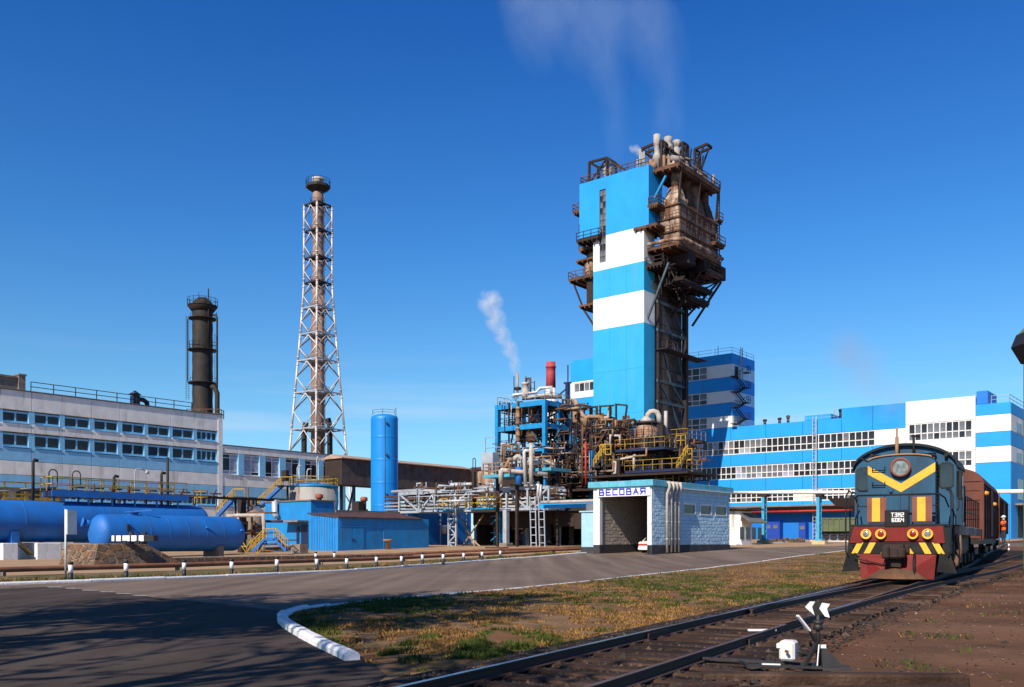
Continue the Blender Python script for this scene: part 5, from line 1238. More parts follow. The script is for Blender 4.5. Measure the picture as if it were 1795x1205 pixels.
mb = MB(); mb.box(pd0, pd1, pvv-1.6, pvv, pdz-.2, pdz); part(ph, 'porch_roof', mb, M['concrete'])
mb = MB(); mb.box(on_v(521,0,pvv)[0], on_v(525,0,pvv)[0], pvv-.12, pvv+.02, pz0, pdz-.7); mb.box(on_v(528,0,pvv)[0], on_v(541,0,pvv)[0], pvv-.05, pvv+.03, pz0, pdz-.5); part(ph, 'door', mb, M['navy_steel'])
xd = on_v(487, 0, pvv)[0]; zt0 = on_v(487, 877, pvv)[2]; zb0 = on_v(487, 903, pvv)[2]
mb = MB(); mb.tube([(xd, pvv-.45, zt0), (xd, pvv-.45, zb0+.3), (xd+.4, pvv-.45, zb0-.3)], .35, 10); mb.tube([(xd, pvv-.45, zt0-.3), (xd, pvv+.3, zt0-.3)], .3, 8); part(ph, 'duct', mb, M['silver'])
# roof vents with red caps
for i, (px, py0, py1, lb_) in enumerate(((559.5, 893, 868, 'red capped vent nearest the grey tank'), (638, 893, 873, 'red capped vent just left of the blue vertical tank'), (715.5, 893, 875, 'red capped vent right of the blue vertical tank'))):
    p = on_u(px, py0, pu1-2.5); q = on_u(px, py1, pu1-2.5); t = thing('roof_vent', 'rusty roof vent, ' + lb_, 'vent', (p[0], p[1], p[2]-.3))
    mb = MB(); mb.cyl((p[0], p[1], p[2]-.6), (p[0], p[1], q[2]), .30, 10); mb.cyl((p[0],p[1],p[2]-.3),(p[0],p[1],p[2]),.5,8); part(t, 'pipe', mb, M['roof_rust'])
    mb = MB(); mb.lathe([(.32, -.45), (.48, -.38), (.48, .0), (.34, .12)], (p[0], p[1], q[2]), 12); part(t, 'cap', mb, pmat('faded_red_cap', (.30,.07,.045), .7, var=.2, dirt=.3))
p = on_u(630, 893, pu1-2.5); mb = MB(); mb.box(p[0]-.5, p[0]+.5, p[1]-.6, p[1]+.3, p[2]-.3, p[2]+1.0); single('roof_pillar', mb, M['rust_dark'], 'square rusty stump on the pump house roof between the vents', 'vent', (p[0], p[1], p[2]-.3))
# long dark blue pump building on to the right, under the pipe rack
v5a, v5b = on_u(752, 0, pu1+.5)[1], on_u(826, 0, pu1+.5)[1]
mb = MB(); mb.bbox(pu1-5, pu1+.5, v5a-4, v5b, .0, on_u(790, 897, pu1+.5)[2], .03)
an = single('pump_annex', mb, M['deep_azure'], 'dark blue annex wall under the silver pipe rack', 'building', (pu1, v5a, .2))
mb = MB(); c_ = on_u(776, 928, pu1+.6); mb.tube([(pu1+.5, c_[1], c_[2]), (pu1+1.2, c_[1], c_[2]), (pu1+1.3, c_[1], c_[2]-.6)], .5, 10); single('wall_duct', mb, M['silver'], 'silver duct elbow on the dark blue annex wall', 'duct', c_)

# ---- silver tank with yellow railing
Yt = 122.0; c_ = on_Y(549, 947, Yt, SITE); tr = 43.5/1600*Yt*.98; zt0 = zrow(852, Yt); tz = gz(c_[0], c_[1])
tk = thing('steel_tank', 'round grey steel tank with streaked wall and yellow railing on top', 'tank', (c_[0], c_[1], tz))
M['tank_grey'] = pmat('streaked_grey_tank', (.33,.31,.28), .6, metal=.1, var=.12, scale=.6, dirt=.7, dirtcol=(.15,.08,.045), dscale=.9, stretch=8, lo=.5, hi=.72)
mb = MB(); mb.lathe([(tr, tz), (tr, zt0*.5), (tr+.03, zt0*.5+.05), (tr, zt0*.5+.1), (tr, zt0-.1)], (c_[0], c_[1], 0), 40); part(tk, 'shell', mb, M['tank_grey'])
mb = MB(); mb.lathe([(tr+.08, zt0-.25), (tr+.08, zt0), (tr, zt0), (.1, zt0+.5)], (c_[0], c_[1], 0), 40); part(tk, 'rim', mb, M['blue_steel'])
mb = MB(); mb.rail([(c_[0]+tr*math.cos(a), c_[1]+tr*math.sin(a), zt0) for a in np.linspace(0, 2*math.pi, 25)], 1.1, 9, .035); part(tk, 'railing', mb, M['yellow'])
mb = MB(); tzv = zt0+.4
for r_, h, f_ in ((-2.0, 2.2, 1), (.6, 3.5, 0), (-.7, 1.8, 1)): 
    q = Vector(c_)+rt*r_+fr_*.5; mb.tube([(q.x,q.y,tzv-.2),(q.x,q.y,tzv+h-.3),(q.x+rt.x*.15,q.y+rt.y*.15,tzv+h)]+([(q.x+rt.x*.6,q.y+rt.y*.6,tzv+h)] if f_ else []), .09, 6)
part(tk, 'vent_pipe', mb, M['lag'])
# stair up the tank: from (385,905) up to (497,850)
ts = thing('tank_stair', 'blue stair with yellow handrails climbing to the grey tank', 'stair', (c_[0]-tr, c_[1], tz))
def q3(px, py, Y=Yt-3.2): return Vector(on_Y(px, py, Y, SITE))
for (x0, y0, x1, y1, dY) in ((455, 890, 496, 852, 0), (384, 905, 413, 873, -3)):
    mb = MB(); a, b = q3(x0, y0, Yt-3.2+dY), q3(x1, y1, Yt-3.2+dY); off = fr_*.9
    for o in (off*0, off): mb.bar(a+o, b+o, .12, .35)
    for i in range(10): p = a.lerp(b, (i+.5)/10); mb.bar(p, p+off, .3, .05)
    part(ts, 'flight', mb, M['tank_blue'])
    mb = MB(); z_ = Vector((0,0,1.1))
    for o in (off*0, off):
        mb.bar(a+o+z_, b+o+z_, .09); mb.bar(a+o+z_*.5, b+o+z_*.5, .07)
        for i in range(5): p = a.lerp(b, i/4)+o; mb.bar(p, p+z_, .08)
    mb.bar(b+z_, b+z_+rt*1.2, .09); mb.bar(b+off+z_, b+off+z_+rt*1.4, .09); mb.bar(b+off+rt*1.4, b+off+rt*1.4+z_, .09)
    part(ts, 'handrail', mb, M['yellow'])
mb = MB(); a = q3(496, 852); mb.box(a.x-.3, a.x+1.2, a.y-1.2, a.y+.3, a.z-.1, a.z); mb.bar(a+rt*.6, Vector((a.x+rt.x*.6, a.y+rt.y*.6, tz)), .2); mb.box(a.x-.1, a.x+.9, a.y-.2, a.y+.3, a.z+.6, a.z+2.0)
a = q3(413, 873, Yt-6.2); mb.box(a.x-.2, a.x+1.6, a.y-1.3, a.y+.3, a.z-.12, a.z)
for o in (Vector((0,0,0)), rt*1.2): p = a+o; mb.bar(p, Vector((p.x, p.y, tz)), .18)
part(ts, 'landing', mb, M['rust_dark'])
# crossing stairs with yellow rails between tank and pump house
Yb = 88.0
cs = thing('crossover_steps', 'blue crossover steps with yellow zigzag handrails between tank end and pump house', 'steps', tuple(on_Y(470, 968, Yb, SITE)[:2]) + (0,))
for (x0, y0, x1, y1) in ((447, 967, 468, 946), (505, 965, 485, 945)):
    a, b = Vector(on_Y(x0, y0, Yb, SITE)), Vector(on_Y(x1, y1, Yb, SITE)); off = fr_*1.0; mb = MB()
    for o in (off*0, off): mb.bar(a+o, b+o, .1, .25)
    for i in range(5): p = a.lerp(b, (i+.5)/5); mb.bar(p, p+off, .28, .05)
    part(cs, 'flight', mb, M['tank_blue'])
    mb = MB(); z_ = Vector((0,0,1.0))
    for o in (off*0, off):
        mb.bar(a+o+z_, b+o+z_, .075); mb.bar(a+o+z_*.5, b+o+z_*.5, .06)
        for i in range(4): p = a.lerp(b, i/3)+o; mb.bar(p, p+z_, .065)
    part(cs, 'handrail', mb, M['yellow'] if x0 < 480 else M['yellow'])
a, b = Vector(on_Y(468, 946, Yb, SITE)), Vector(on_Y(486, 945, Yb, SITE)); mb = MB(); mb.add([a, b, b+fr_*1.0, a+fr_*1.0], [(0,1,2,3)]); mb.bar(a, b, .1, .25); mb.bar(a+fr_, b+fr_, .1, .25); part(cs, 'landing', mb, M['tank_blue'])
mb = MB(); z_ = Vector((0,0,1.0)); mb.bar(a+z_, b+z_, .075); mb.bar(a+fr_+z_, b+fr_+z_, .075)
pts = [(421,944),(432,960),(440,946),(452,961),(463,946)]
for Yo in (0, .9):
    q = [Vector(on_Y(x, y, Yb-1+Yo, SITE)) for x, y in pts]
    for p, r_ in zip(q, q[1:]): mb.bar(p, r_, .08); mb.bar(p-Vector((0,0,.55)), r_-Vector((0,0,.55)), .06); mb.bar(p, p-Vector((0,0,.9)), .06)
part(cs, 'handrail', mb, M['yellow'])
# clutter between: lagged pipes and dark vessels behind the tank end
cl = thing('valve_station', 'rusty vessels and bent pipes between the blue tank and the pump house', 'pipework', tuple(on_Y(435, 965, 98, SITE)[:2]) + (.1,))
def Y3(px, py, Y): return on_Y(px, py, Y, SITE)
mb = MB(); c = Y3(445, 968, 99); mb.lathe([(1.1, .1), (1.1, zrow(900, 99)), (.6, zrow(895, 99)), (.3, zrow(893, 99))], (c[0], c[1], 0), 14); part(cl, 'vessel', mb, M['concrete'])
mb = MB(); c = Y3(424, 968, 98); mb.box(c[0]-.35, c[0]+.35, c[1]-.3, c[1]+.3, .1, zrow(872, 98)); part(cl, 'pillar', mb, M['rust_dark'])
mb = MB(); mb.tube([Y3(398, 905, 96), Y3(416, 904, 96), Y3(461, 903, 96), Y3(463, 925, 96), Y3(462, 966, 96)], .2, 8); mb.tube([Y3(418, 900, 97), Y3(416, 930, 97)], .16, 7); part(cl, 'pipe', mb, M['lag'])
mb = MB(); rng = random.Random(5)
for i in range(26):
    px, py = rng.uniform(415, 470), rng.uniform(885, 965); a = Vector(Y3(px, py, rng.uniform(96, 104))); d = rng.choice([rt, fr_, Vector((0,0,1))]); mb.tube([a, a+d*rng.uniform(1, 4)], rng.uniform(.06, .2), 6)
part(cl, 'pipe', mb, M['rust'])
mb = MB(); mb.tube([Y3(380, 958, 92), Y3(470, 959, 92), Y3(530, 957, 92)], .1, 6); mb.box(*(lambda c: (c[0]-.7, c[0]+.7, c[1]-.5, c[1]+.5, 0, 1.2))(Y3(525, 965, 90))); part(cl, 'plinth', mb, M['concrete'])

# ---- blue vertical tank
Yv = 128.0; c_ = on_Y(674, 947, Yv, SITE); vr = 23.7/1600*Yv; zt0 = zrow(728, Yv)
vt = thing('vertical_tank', 'tall slim bright blue vertical tank', 'tank', (c_[0], c_[1], gz(c_[0], c_[1])))
mb = MB(); pf = [(vr, 0)]
for i in range(1, 6): z = zt0*i/6; pf += [(vr, z-.25), (vr, z-.05), (vr+.008, z-.03), (vr+.008, z+.03), (vr, z+.05), (vr, z+.25)]
mb.lathe(pf + [(vr, zt0-.8), (vr, zt0-.5), (vr*.92, zt0-.2), (vr*.6, zt0+.0), (.1, zt0+.12)], (c_[0], c_[1], 0), 36); part(vt, 'shell', mb, pmat('azure_tank_paint', (.006,.21,.58), .45, var=.08, scale=.5, dirt=.3, dirtcol=(.02,.12,.32), stretch=5))
mb = MB(); q = Vector((c_[0], c_[1], 0))+fr_*vr*.97+rt*.35; mb.cyl((q.x,q.y,2), (q.x,q.y,zt0-.6), .06, 6); part(vt, 'cable', mb, M['navy_steel'])
mb = MB(); q = Vector((c_[0], c_[1], 0))+rt*1.6; mb.cyl((q.x,q.y,zt0-1), (q.x,q.y,zt0+1.0), .05, 5); mb.rail([tuple(Vector((c_[0], c_[1], zt0-.1))+rt*vr*a+fr_*vr*b) for a, b in ((-.8,.5),(0,.95),(.8,.5))], .7, 3, .02); part(vt, 'mast', mb, M['navy_steel'])
mb = MB()
for py in (745, 800, 868): z = zrow(py, Yv); q = Vector((c_[0], c_[1], z)) + fr_*vr*.92 + rt*vr*.3; mb.cyl(q, q+fr_*.35, .18, 8)
part(vt, 'nozzle', mb, M['navy_steel'])
# ================================================================= blue open frame of the process plant
YP = 116.0
f0 = on_Y(955, 947, YP, SITE); fu, fv = f0[0], f0[1]
fuL = on_v(872, 0, fv)[0]; fvR = on_u(1000, 0, fu)[1]
def zF(py): return on_u(955, py, fu)[2]
fr = thing('process_plant', 'open blue steel frame of three decks with rusty vessels inside', 'steel frame', (fu, fv, .5))
lvF = [zF(y) for y in (820, 782, 741, 701)]
for u, v in ((fu, fv), (fuL, fv), (fu, fvR), (fuL, fvR), (fu, (fv+fvR)/2)):
    mb = MB(); mb.bar((u, v, .5), (u, v, lvF[-1]), .5 if v == fv else .4); part(fr, 'column', mb, M['blue_steel'])
for z in lvF[1:]:
    for a, b in (((fuL, fv), (fu, fv)), ((fu, fv), (fu, fvR)), ((fuL, fv), (fuL, fvR)), ((fuL, fvR), (fu, fvR))):
        mb = MB(); mb.bar((a[0], a[1], z-.32), (b[0], b[1], z-.32), .28, .64); part(fr, 'beam', mb, M['blue_steel'])
    mb = MB(); mb.box(fuL, fu, fv, fvR, z-.08, z); part(fr, 'deck', mb, M['navy_steel'])
    mb = MB(); mb.rail([(fuL, fvR, z), (fuL, fv, z), (fu, fv, z), (fu, fvR, z)], 1.1, 1.5, .03); part(fr, 'railing', mb, M['navy_steel'] if z < lvF[-1] else M['greysteel'])
for a, b in zip(lvF, lvF[1:]):
    mb = MB(); mb.bar((fuL+.3, fv+2, a), (fuL+3, fv+2, b-.6), .18); mb.bar((fu, fvR-.2, a), (fu, (fv+fvR)/2, b-.6), .18); mb.bar((fuL+.3, fvR, a), (fu, fvR, b), .15); part(fr, 'brace', mb, M['blue_steel'])
# vessels standing on the decks: each its own thing
def vessel(label, px, py0, py1, r, Y, mat, prof=None, name='process_vessel'):
    p = on_Y(px, py0, Y, SITE); q = on_Y(px, py1, Y, SITE); z0, z1 = p[2], q[2]; h = z1-z0
    pf = [(r*.6, 0), (r*.98, .06), (r, .12), (r, .4), (r+.05, .41), (r, .43), (r, .84), (r+.06, .85), (r*.95, .9), (r*.5, .98), (r*.2, 1.0)] if prof is None else prof
    t = thing(name, label, 'vessel', (p[0], p[1], z0))
    mb = MB(); mb.lathe([(a, z0+b*h) for a, b in pf], (p[0], p[1], 0), 18); part(t, 'shell', mb, M[mat])
    mb = MB(); mb.tube([(p[0]+r*.2, p[1], z1-.1), (p[0]+r*.2, p[1], z1+.5), (p[0]+r*1.3, p[1]+.3, z1+.5), (p[0]+r*1.3, p[1]+.3, z0+.4*h)], .14, 7); part(t, 'pipe', mb, M['rust'])
    return t
Yf = YP+2.5
vessel('tan streaked upright vessel on the lower deck of the blue frame', 908, 745, 712, .30, Yf, 'tan')
vessel('brown pot vessel with pipe on the middle deck of the blue frame', 936, 742, 724, .78, Yf+1, 'rust_pale')
vessel('wide rusty drum vessel on the lower deck of the blue frame', 933, 776, 752, .80, Yf, 'rust')
vessel('narrow tan vessel hanging between the frame decks', 908, 775, 748, .30, Yf, 'tan')
vessel('grey upright drum at the foot of the blue frame', 877, 812, 788, .55, Yf, 'concrete')
vessel('dark upright drum inside the blue frame, farther right', 946, 744, 712, .45, Yf+3, 'blackst')
vessel('squat grey pot on the blue frame beside the small blue pipes', 916, 776, 765, .5, Yf+1, 'blackst')
# on the top deck
zt_f = lvF[-1]
vessel('pale ribbed column standing on top of the blue frame', 921, 697, 671, .44, Yf, 'lag', [(.47, 0), (.47,.3), (.43,.31), (.43,.85), (.48,.86), (.48,1), (.38,1.0)])
t = thing('vent_pipe', 'thin steaming vent pipe with bent tip on top of the blue frame', 'vent pipe', on_Y(906, 697, Yf, SITE))
mb = MB(); p = on_Y(907, 697, Yf, SITE); q = on_Y(907, 657, Yf, SITE); mb.tube([p, q, tuple(Vector(q)+Vector((-.25,0,.2)))], .16, 8); part(t, 'pipe', mb, M['lag'])
mb = MB(); mb.cyl(tuple(Vector(p)+Vector((0,0,1.0))), tuple(Vector(p)+Vector((0,0,1.3))), .5, 8); part(t, 'collar', mb, M['blackst'])
mb = MB()
for px in (901, 922, 937): p = on_Y(px, 700, Yf+1, SITE); q = on_Y(px, 660 if px != 937 else 668, Yf+1, SITE); mb.bar(p, q, .08)
a, b = on_Y(922, 666, Yf+1, SITE), on_Y(937, 672, Yf+1, SITE); mb.bar(a, b, .06); a, b = on_Y(922, 678, Yf+1, SITE), on_Y(937, 682, Yf+1, SITE); mb.bar(a, b, .06)
single('scaffold_frame', mb, M['rust_dark'], 'thin scaffold poles round the pale column on the blue frame', 'scaffold', on_Y(901, 700, Yf+1, SITE))
def pipe(label, pts, r, mat, name='process_pipe', group=None, n=8):
    pts = [tuple(p) for p in pts]; mb = MB(); mb.tube(pts, r, n)
    return single(name, mb, M[mat], label, 'pipe', pts[0], group=group)
def PX(Y, *pts): return [on_Y(x, y, Y, SITE) for x, y in pts]
pipe('silver pipe bending over the top of the blue frame', PX(Yf, (900,697),(900,693),(925,690),(940,688),(946,681),(966,679),(966,695)), .2, 'silver')
pipe('pale pipe lying on the top deck of the blue frame', PX(Yf-1, (925,697),(960,692),(975,697)), .22, 'lag')
pipe('rust stained pipe lying on the top deck of the blue frame', PX(Yf+2, (915,699),(940,697),(985,696)), .25, 'tan')
# red and white chimney behind
Yr = 150.0; c_ = on_Y(965.5, 947, Yr, SITE)
ch_ = thing('red_chimney', 'round red chimney with a white lower part behind the blue frame', 'chimney', (c_[0], c_[1], 1))
rr_ = 8.2/1600*Yr
mb = MB(); z0, z1 = zrow(681, Yr), zrow(635, Yr); mb.lathe([(rr_*1.06, z0), (rr_, z0+(z1-z0)*.6), (rr_, zrow(645,Yr)), (rr_*1.15, zrow(644.5,Yr)), (rr_*1.15, zrow(643,Yr)), (rr_, zrow(642.5,Yr)), (rr_*.98, z1), (rr_*.7, z1)], (c_[0], c_[1], 0), 24); part(ch_, 'upper_shaft', mb, M['stackred'])
mb = MB(); mb.lathe([(rr_*1.2, 1), (rr_*1.07, z0)], (c_[0], c_[1], 0), 24); part(ch_, 'lower_shaft', mb, M['bwhite'])
# right-hand part of the frame: more decks, mast
mb = MB(); a = on_Y(995, 790, YP+6, SITE); mb.bar(a, on_Y(995, 672, YP+6, SITE), .45); mb.bar(on_Y(995.5, 672, YP+6, SITE), on_Y(995.5, 640, YP+6, SITE), .12); mb.bar(on_Y(988, 672, YP+6, SITE), on_Y(1002, 671, YP+6, SITE), .3, .2)
mb.bar(on_Y(975, 697, YP+6, SITE), on_Y(995, 680, YP+6, SITE), .2); single('frame_mast', mb, M['navy_steel'], 'dark mast with crosspiece rising beside the blue frame', 'mast', a)

# ---- second plant frame (rusty), from the blue frame to the tower foot
pl = thing('plant_structure', 'tangled rusty plant structure of decks, columns and braces right of the blue frame', 'steel frame', tuple(on_Y(1060, 947, YP+2, SITE)[:2]) + (.6,))
Yp = 112.0
def dk(px0, px1, py, Y, mat, depth=5.0, th=.3, name='deck'):
    a, b = on_Y(px0, py, Y, SITE), None
    v = a[1]; b = on_v(px1, py, v); mb = MB(); mb.box(a[0], b[0], v, v+depth, a[2]-th, a[2]); return part(pl, name, mb, M[mat]), (a[0], b[0], v, a[2])
decks = []
for px0, px1, py, Y, mat, ry in ((1000, 1075, 762, 120, 'rust_dark', 1), (1005, 1120, 795, 118, 'rust_dark', 1), (1040, 1160, 785, 116, 'navy_steel', 1), (1078, 1165, 789, 108, 'navy_steel', 2), (1095, 1195, 826, 106, 'navy_steel', 2), (1060, 1140, 815, 112, 'rust_dark', 2), (960, 1075, 790, 124, 'rust_dark', 1), (960, 1070, 822, 120, 'rust_dark', 1), (1150, 1205, 772, 114, 'rust_dark', 2)):
    d, (a, b, v, z) = dk(px0, px1, py, Y, mat); decks.append((a, b, v, z))
    mb = MB(); mb.rail([(a, v+3.5, z), (a, v, z), (b, v, z), (b, v+4.8, z)], 1.15, 1.3, .022); part(pl, 'railing', mb, M['yellow'] if ry == 2 else M['rust'])
for px, py1, Y, mat, w in ((1036, 716, 118, 'rust_dark', .35), (1037, 790, 110, 'blue_steel', .35), (1003, 790, 118, 'rust_dark', .4), (1075, 760, 118, 'rust_dark', .3), (1110, 785, 112, 'rust_dark', .35), (1160, 745, 106, 'rust_dark', .5), (1162, 800, 112, 'rust_dark', .3), (1196, 770, 106, 'rust_dark', .45), (1018, 765, 122, 'rust_dark', .3), (1085, 800, 106, 'rust_dark', .3)):
    mb = MB(); a = on_Y(px, 900, Y, SITE); mb.bar((a[0], a[1], .6), on_Y(px, py1, Y, SITE), w); part(pl, 'column', mb, M[mat])
for (x0, y0, x1, y1, Y, mat) in ((1108, 800, 1128, 826, 107, 'navy_steel'), (1158, 792, 1132, 826, 107, 'navy_steel'), (1175, 785, 1160, 800, 107, 'navy_steel'), (1205, 800, 1216, 850, 107, 'rust_dark'), (1205, 800, 1190, 850, 107, 'rust_dark'), (1010, 800, 1030, 830, 116, 'blue_steel'), (1000, 760, 1015, 790, 118, 'blue_steel')):
    mb = MB(); mb.bar(on_Y(x0, y0, Y, SITE), on_Y(x1, y1, Y, SITE), .25); part(pl, 'brace', mb, M[mat])
# dark sheets added to stand in for deep shade, and floors inside the plant
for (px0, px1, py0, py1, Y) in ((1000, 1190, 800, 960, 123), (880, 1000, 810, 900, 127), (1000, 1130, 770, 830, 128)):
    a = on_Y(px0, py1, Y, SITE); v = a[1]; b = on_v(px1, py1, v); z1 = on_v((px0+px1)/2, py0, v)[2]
    mb = MB(); mb.box(a[0], b[0], v, v+.3, .5, z1); part(pl, 'shade_sheeting', mb, M['rust_dark'])
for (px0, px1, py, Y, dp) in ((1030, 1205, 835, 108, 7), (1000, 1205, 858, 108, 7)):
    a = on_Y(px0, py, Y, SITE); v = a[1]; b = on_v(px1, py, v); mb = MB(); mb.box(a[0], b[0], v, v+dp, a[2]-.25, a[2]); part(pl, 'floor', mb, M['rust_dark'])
# big rusty-domed vessel with goose-neck
Yd = 110.0
dm = thing('domed_vessel', 'large rust streaked domed vessel with a grey gooseneck duct on top', 'vessel', on_Y(1133, 826, Yd, SITE))
c_ = on_Y(1133, 826, Yd, SITE)
def zD(py): return zrow(py, Yd)
k_ = Yd/1600
mb = MB(); mb.lathe([(19*k_, zD(826)), (17*k_, zD(812)), (14*k_, zD(795)), (14*k_, zD(786))], (c_[0], c_[1], 0), 28); part(dm, 'skirt', mb, M['dome2'] if 'dome2' in M else M.setdefault('dome2', pmat('rust_stained_cream', (.50,.42,.33), .6, var=.15, scale=1, dirt=.8, dirtcol=(.28,.13,.03), dscale=.8, stretch=3, lo=.45, hi=.65)))
M['dome'] = pmat('rust_orange_dome', (.46,.33,.22), .65, var=.2, scale=1.2, dirt=.9, dirtcol=(.24,.085,.015), dscale=.9, stretch=2, lo=.40, hi=.62)
mb = MB(); mb.lathe([(14*k_, zD(786)), (21*k_, zD(772)), (21*k_, zD(757)), (19*k_, zD(751)), (15*k_, zD(746)), (12*k_, zD(744))], (c_[0], c_[1], 0), 28); part(dm, 'shell', mb, M['dome'])
mb = MB(); mb.lathe([(21*k_, zD(744)), (21.5*k_, zD(744)+.05), (21.5*k_, zD(741)), (8*k_, zD(741))], (c_[0], c_[1], 0), 24); part(dm, 'collar', mb, M['blackst'])
mb = MB(); mb.lathe([(11*k_, zD(741)), (10*k_, zD(736)), (5.5*k_, zD(732)), (5*k_, zD(730))], (c_[0], c_[1], 0), 24); part(dm, 'cone', mb, M['lag'])
gp_ = [(1135, 734), (1136, 727), (1140, 722.5), (1146, 721.5), (1152, 724), (1155, 730), (1156, 742)]
mb = MB(); mb.tube([on_Y(x, y, Yd, SITE) for x, y in gp_], [4.6*k_]*7, 12); part(dm, 'gooseneck', mb, M['lag'])
mb = MB()
for j in range(10): a = 2*math.pi*j/10; mb.bar((c_[0]+23*k_*math.cos(a), c_[1]+23*k_*math.sin(a), zD(770)), (c_[0]+23*k_*math.cos(a), c_[1]+23*k_*math.sin(a), zD(742)), .05)
ring = [(c_[0]+26*k_*math.cos(2*math.pi*j/14), c_[1]+26*k_*math.sin(2*math.pi*j/14), zD(769)) for j in range(15)]; mb.rail(ring, 1.2, 9, .02); mb.lathe([(20*k_, zD(769)-.2), (27*k_, zD(769)-.15), (27*k_, zD(769)), (20*k_, zD(769))], (c_[0], c_[1], 0), 16); part(dm, 'ring_platform', mb, M['navy_steel'])
# other vessels
def ves2(lab, px, y0, y1, w, Y, mat, pf=None): return vessel(lab, px, y0, y1, w/1600*Y, Y, mat, pf)
cone = [(.95,0),(1.0,.3),(1.0,.62),(.75,.72),(.45,.9),(.45,1.0)]
ves2('yellow stained conical hood with a bent brown duct beside the blue frame', 1011, 760, 716, 10, 121, 'tan', [(10/1600*121*a, b) for a, b in ((.5,0),(.7,.25),(1.0,.45),(1.05,.9),(.9,1.0))])
pipe('thick brown duct curving out of the yellow stained hood', PX(121, (1000,705),(1004,703.5),(1009,706),(1011,712),(1011,720)), .38, 'rust_pale')
pipe('brown sloping duct below the yellow stained hood', PX(120, (1012,724),(1022,735),(1030,745),(1026,760)), .6, 'rust_pale')
ves2('small rusty turret vessel between the tan pipes', 1048, 755, 733, 6, 118, 'rust_pale', [(6/1600*118*a, b) for a, b in ((1.2,0),(1.2,.3),(.8,.4),(.8,.65),(1.0,.7),(.9,.95),(.4,1.0))])
ves2('plain rust brown drum near the foot of the tower shaft', 1091.5, 762, 738, 7.5, 116, 'rust', [(7.5/1600*116*a, b) for a, b in ((1,0),(1,1),(.9,1.0),(.85,.97))])
ves2('squat pale green vessel behind the tan pipe', 1067, 785, 766, 6, 113, 'greysteel')
ves2('rusty pot vessel with red pipe on the plant deck', 1083, 785, 770, 5, 112, 'red_pipe')
ves2('tall brown vessel low in the plant beside the red pipes', 1000, 830, 800, 6, 120, 'rust_pale')
ves2('dark vessel under the blue frame right corner', 985, 735, 708, 8, 122, 'blackst')
ves2('rusty vessel with yellow rail left of the tan pipe', 1024, 800, 770, 6, 119, 'tan')
pipe('thick tan pipe making a square arch above the plant', PX(114, (1027,748),(1027,733),(1031,731),(1050,731),(1055,733),(1055,780)), .27, 'tan')
pipe('brown horizontal duct meeting the dark post under the tower', PX(115, (1052,734),(1065,733),(1069,726),(1069,712)), .25, 'rust_pale')
pipe('grey brown duct sloping down below the dark post', PX(115.5, (1060,734),(1075,737),(1085,750)), .4, 'blackst')
mb = MB()
for a, b in (((1052,735),(1052,713)), ((1050,713),(1077,711)), ((1069,730),(1069,712)), ((1080,742),(1080,709)), ((1078,709),(1100,711)), ((1099,712),(1096,735))): mb.bar(on_Y(*a, 114.5, SITE), on_Y(*b, 114.5, SITE), .19)
single('gantry_posts', mb, M['blackst'], 'thin dark gantry posts standing in front of the blue tower shaft', 'gantry', on_Y(1052, 735, 114.5, SITE))
pipe('thin red standpipe in the middle of the plant, brightest of the pair', PX(108, (1027,850),(1026.5,775)), .12, 'red_pipe')
pipe('thin dark red standpipe beside the bright one', PX(108, (1021,850),(1021,745)), .11, 'rust')
pipe('white pipe bending twice in the dark of the plant', PX(107, (1075,830),(1079,830),(1079,810),(1075,810)), .12, 'lag')
pipe('small white arch pipe above the plant deck', PX(110, (1070,783),(1070,764),(1086,764),(1087,780)), .14, 'lag')
pipe('pale level pipe with an upturned end on the plant', PX(106, (1083,806),(1112,801),(1113,797)), .14, 'lag')
pipe('pale upright pipe left of the domed vessel foot', PX(106, (1111,828),(1111,798)), .14, 'lag')
pipe('tall pale vertical pipe beside the tower foot', PX(112, (1167,765),(1167,721)), .22, 'lag')
# yellow stairs
def stair(label, x0, y0, x1, y1, Y, mat='yellow'):
    a, b = Vector(on_Y(x0, y0, Y, SITE)), Vector(on_Y(x1, y1, Y, SITE)); off = fr_*.9; t = thing('plant_stair', label, 'stair', tuple(a))
    mb = MB()
    for o in (off*0, off): mb.bar(a+o, b+o, .14, .25)
    for i in range(8): p = a.lerp(b, (i+.5)/8); mb.bar(p, p+off, .25, .05)
    part(t, 'flight', mb, M['rust_dark'])
    mb = MB(); z_ = Vector((0,0,1.1))
    for o in (off*0, off):
        mb.bar(a+o+z_, b+o+z_, .08); mb.bar(a+o+z_*.5, b+o+z_*.5, .06)
        for i in range(5): p = a.lerp(b, i/4)+o; mb.bar(p, p+z_, .06)
    part(t, 'handrail', mb, M[mat])
stair('yellow railed stair left of the domed vessel', 1040, 822, 1058, 797, 109)
stair('yellow railed stair at the foot of the tower frame, right of the domed vessel', 1186, 825, 1203, 798, 105)
stair('short yellow railed stair high on the plant edge', 1047, 788, 1050, 790, 113) if False else None
mb = MB(); p = on_Y(1052, 797, 108.5, SITE); mb.rail([p, on_v(1071, 0, p[1])[:2] + (p[2],)], 1.15, .7, .05); mb.box(p[0], on_v(1071,0,p[1])[0], p[1], p[1]+1, p[2]-.12, p[2]); single('stair_landing', mb, M['yellow'], 'yellow railed landing at the head of the left plant stair', 'platform', p)
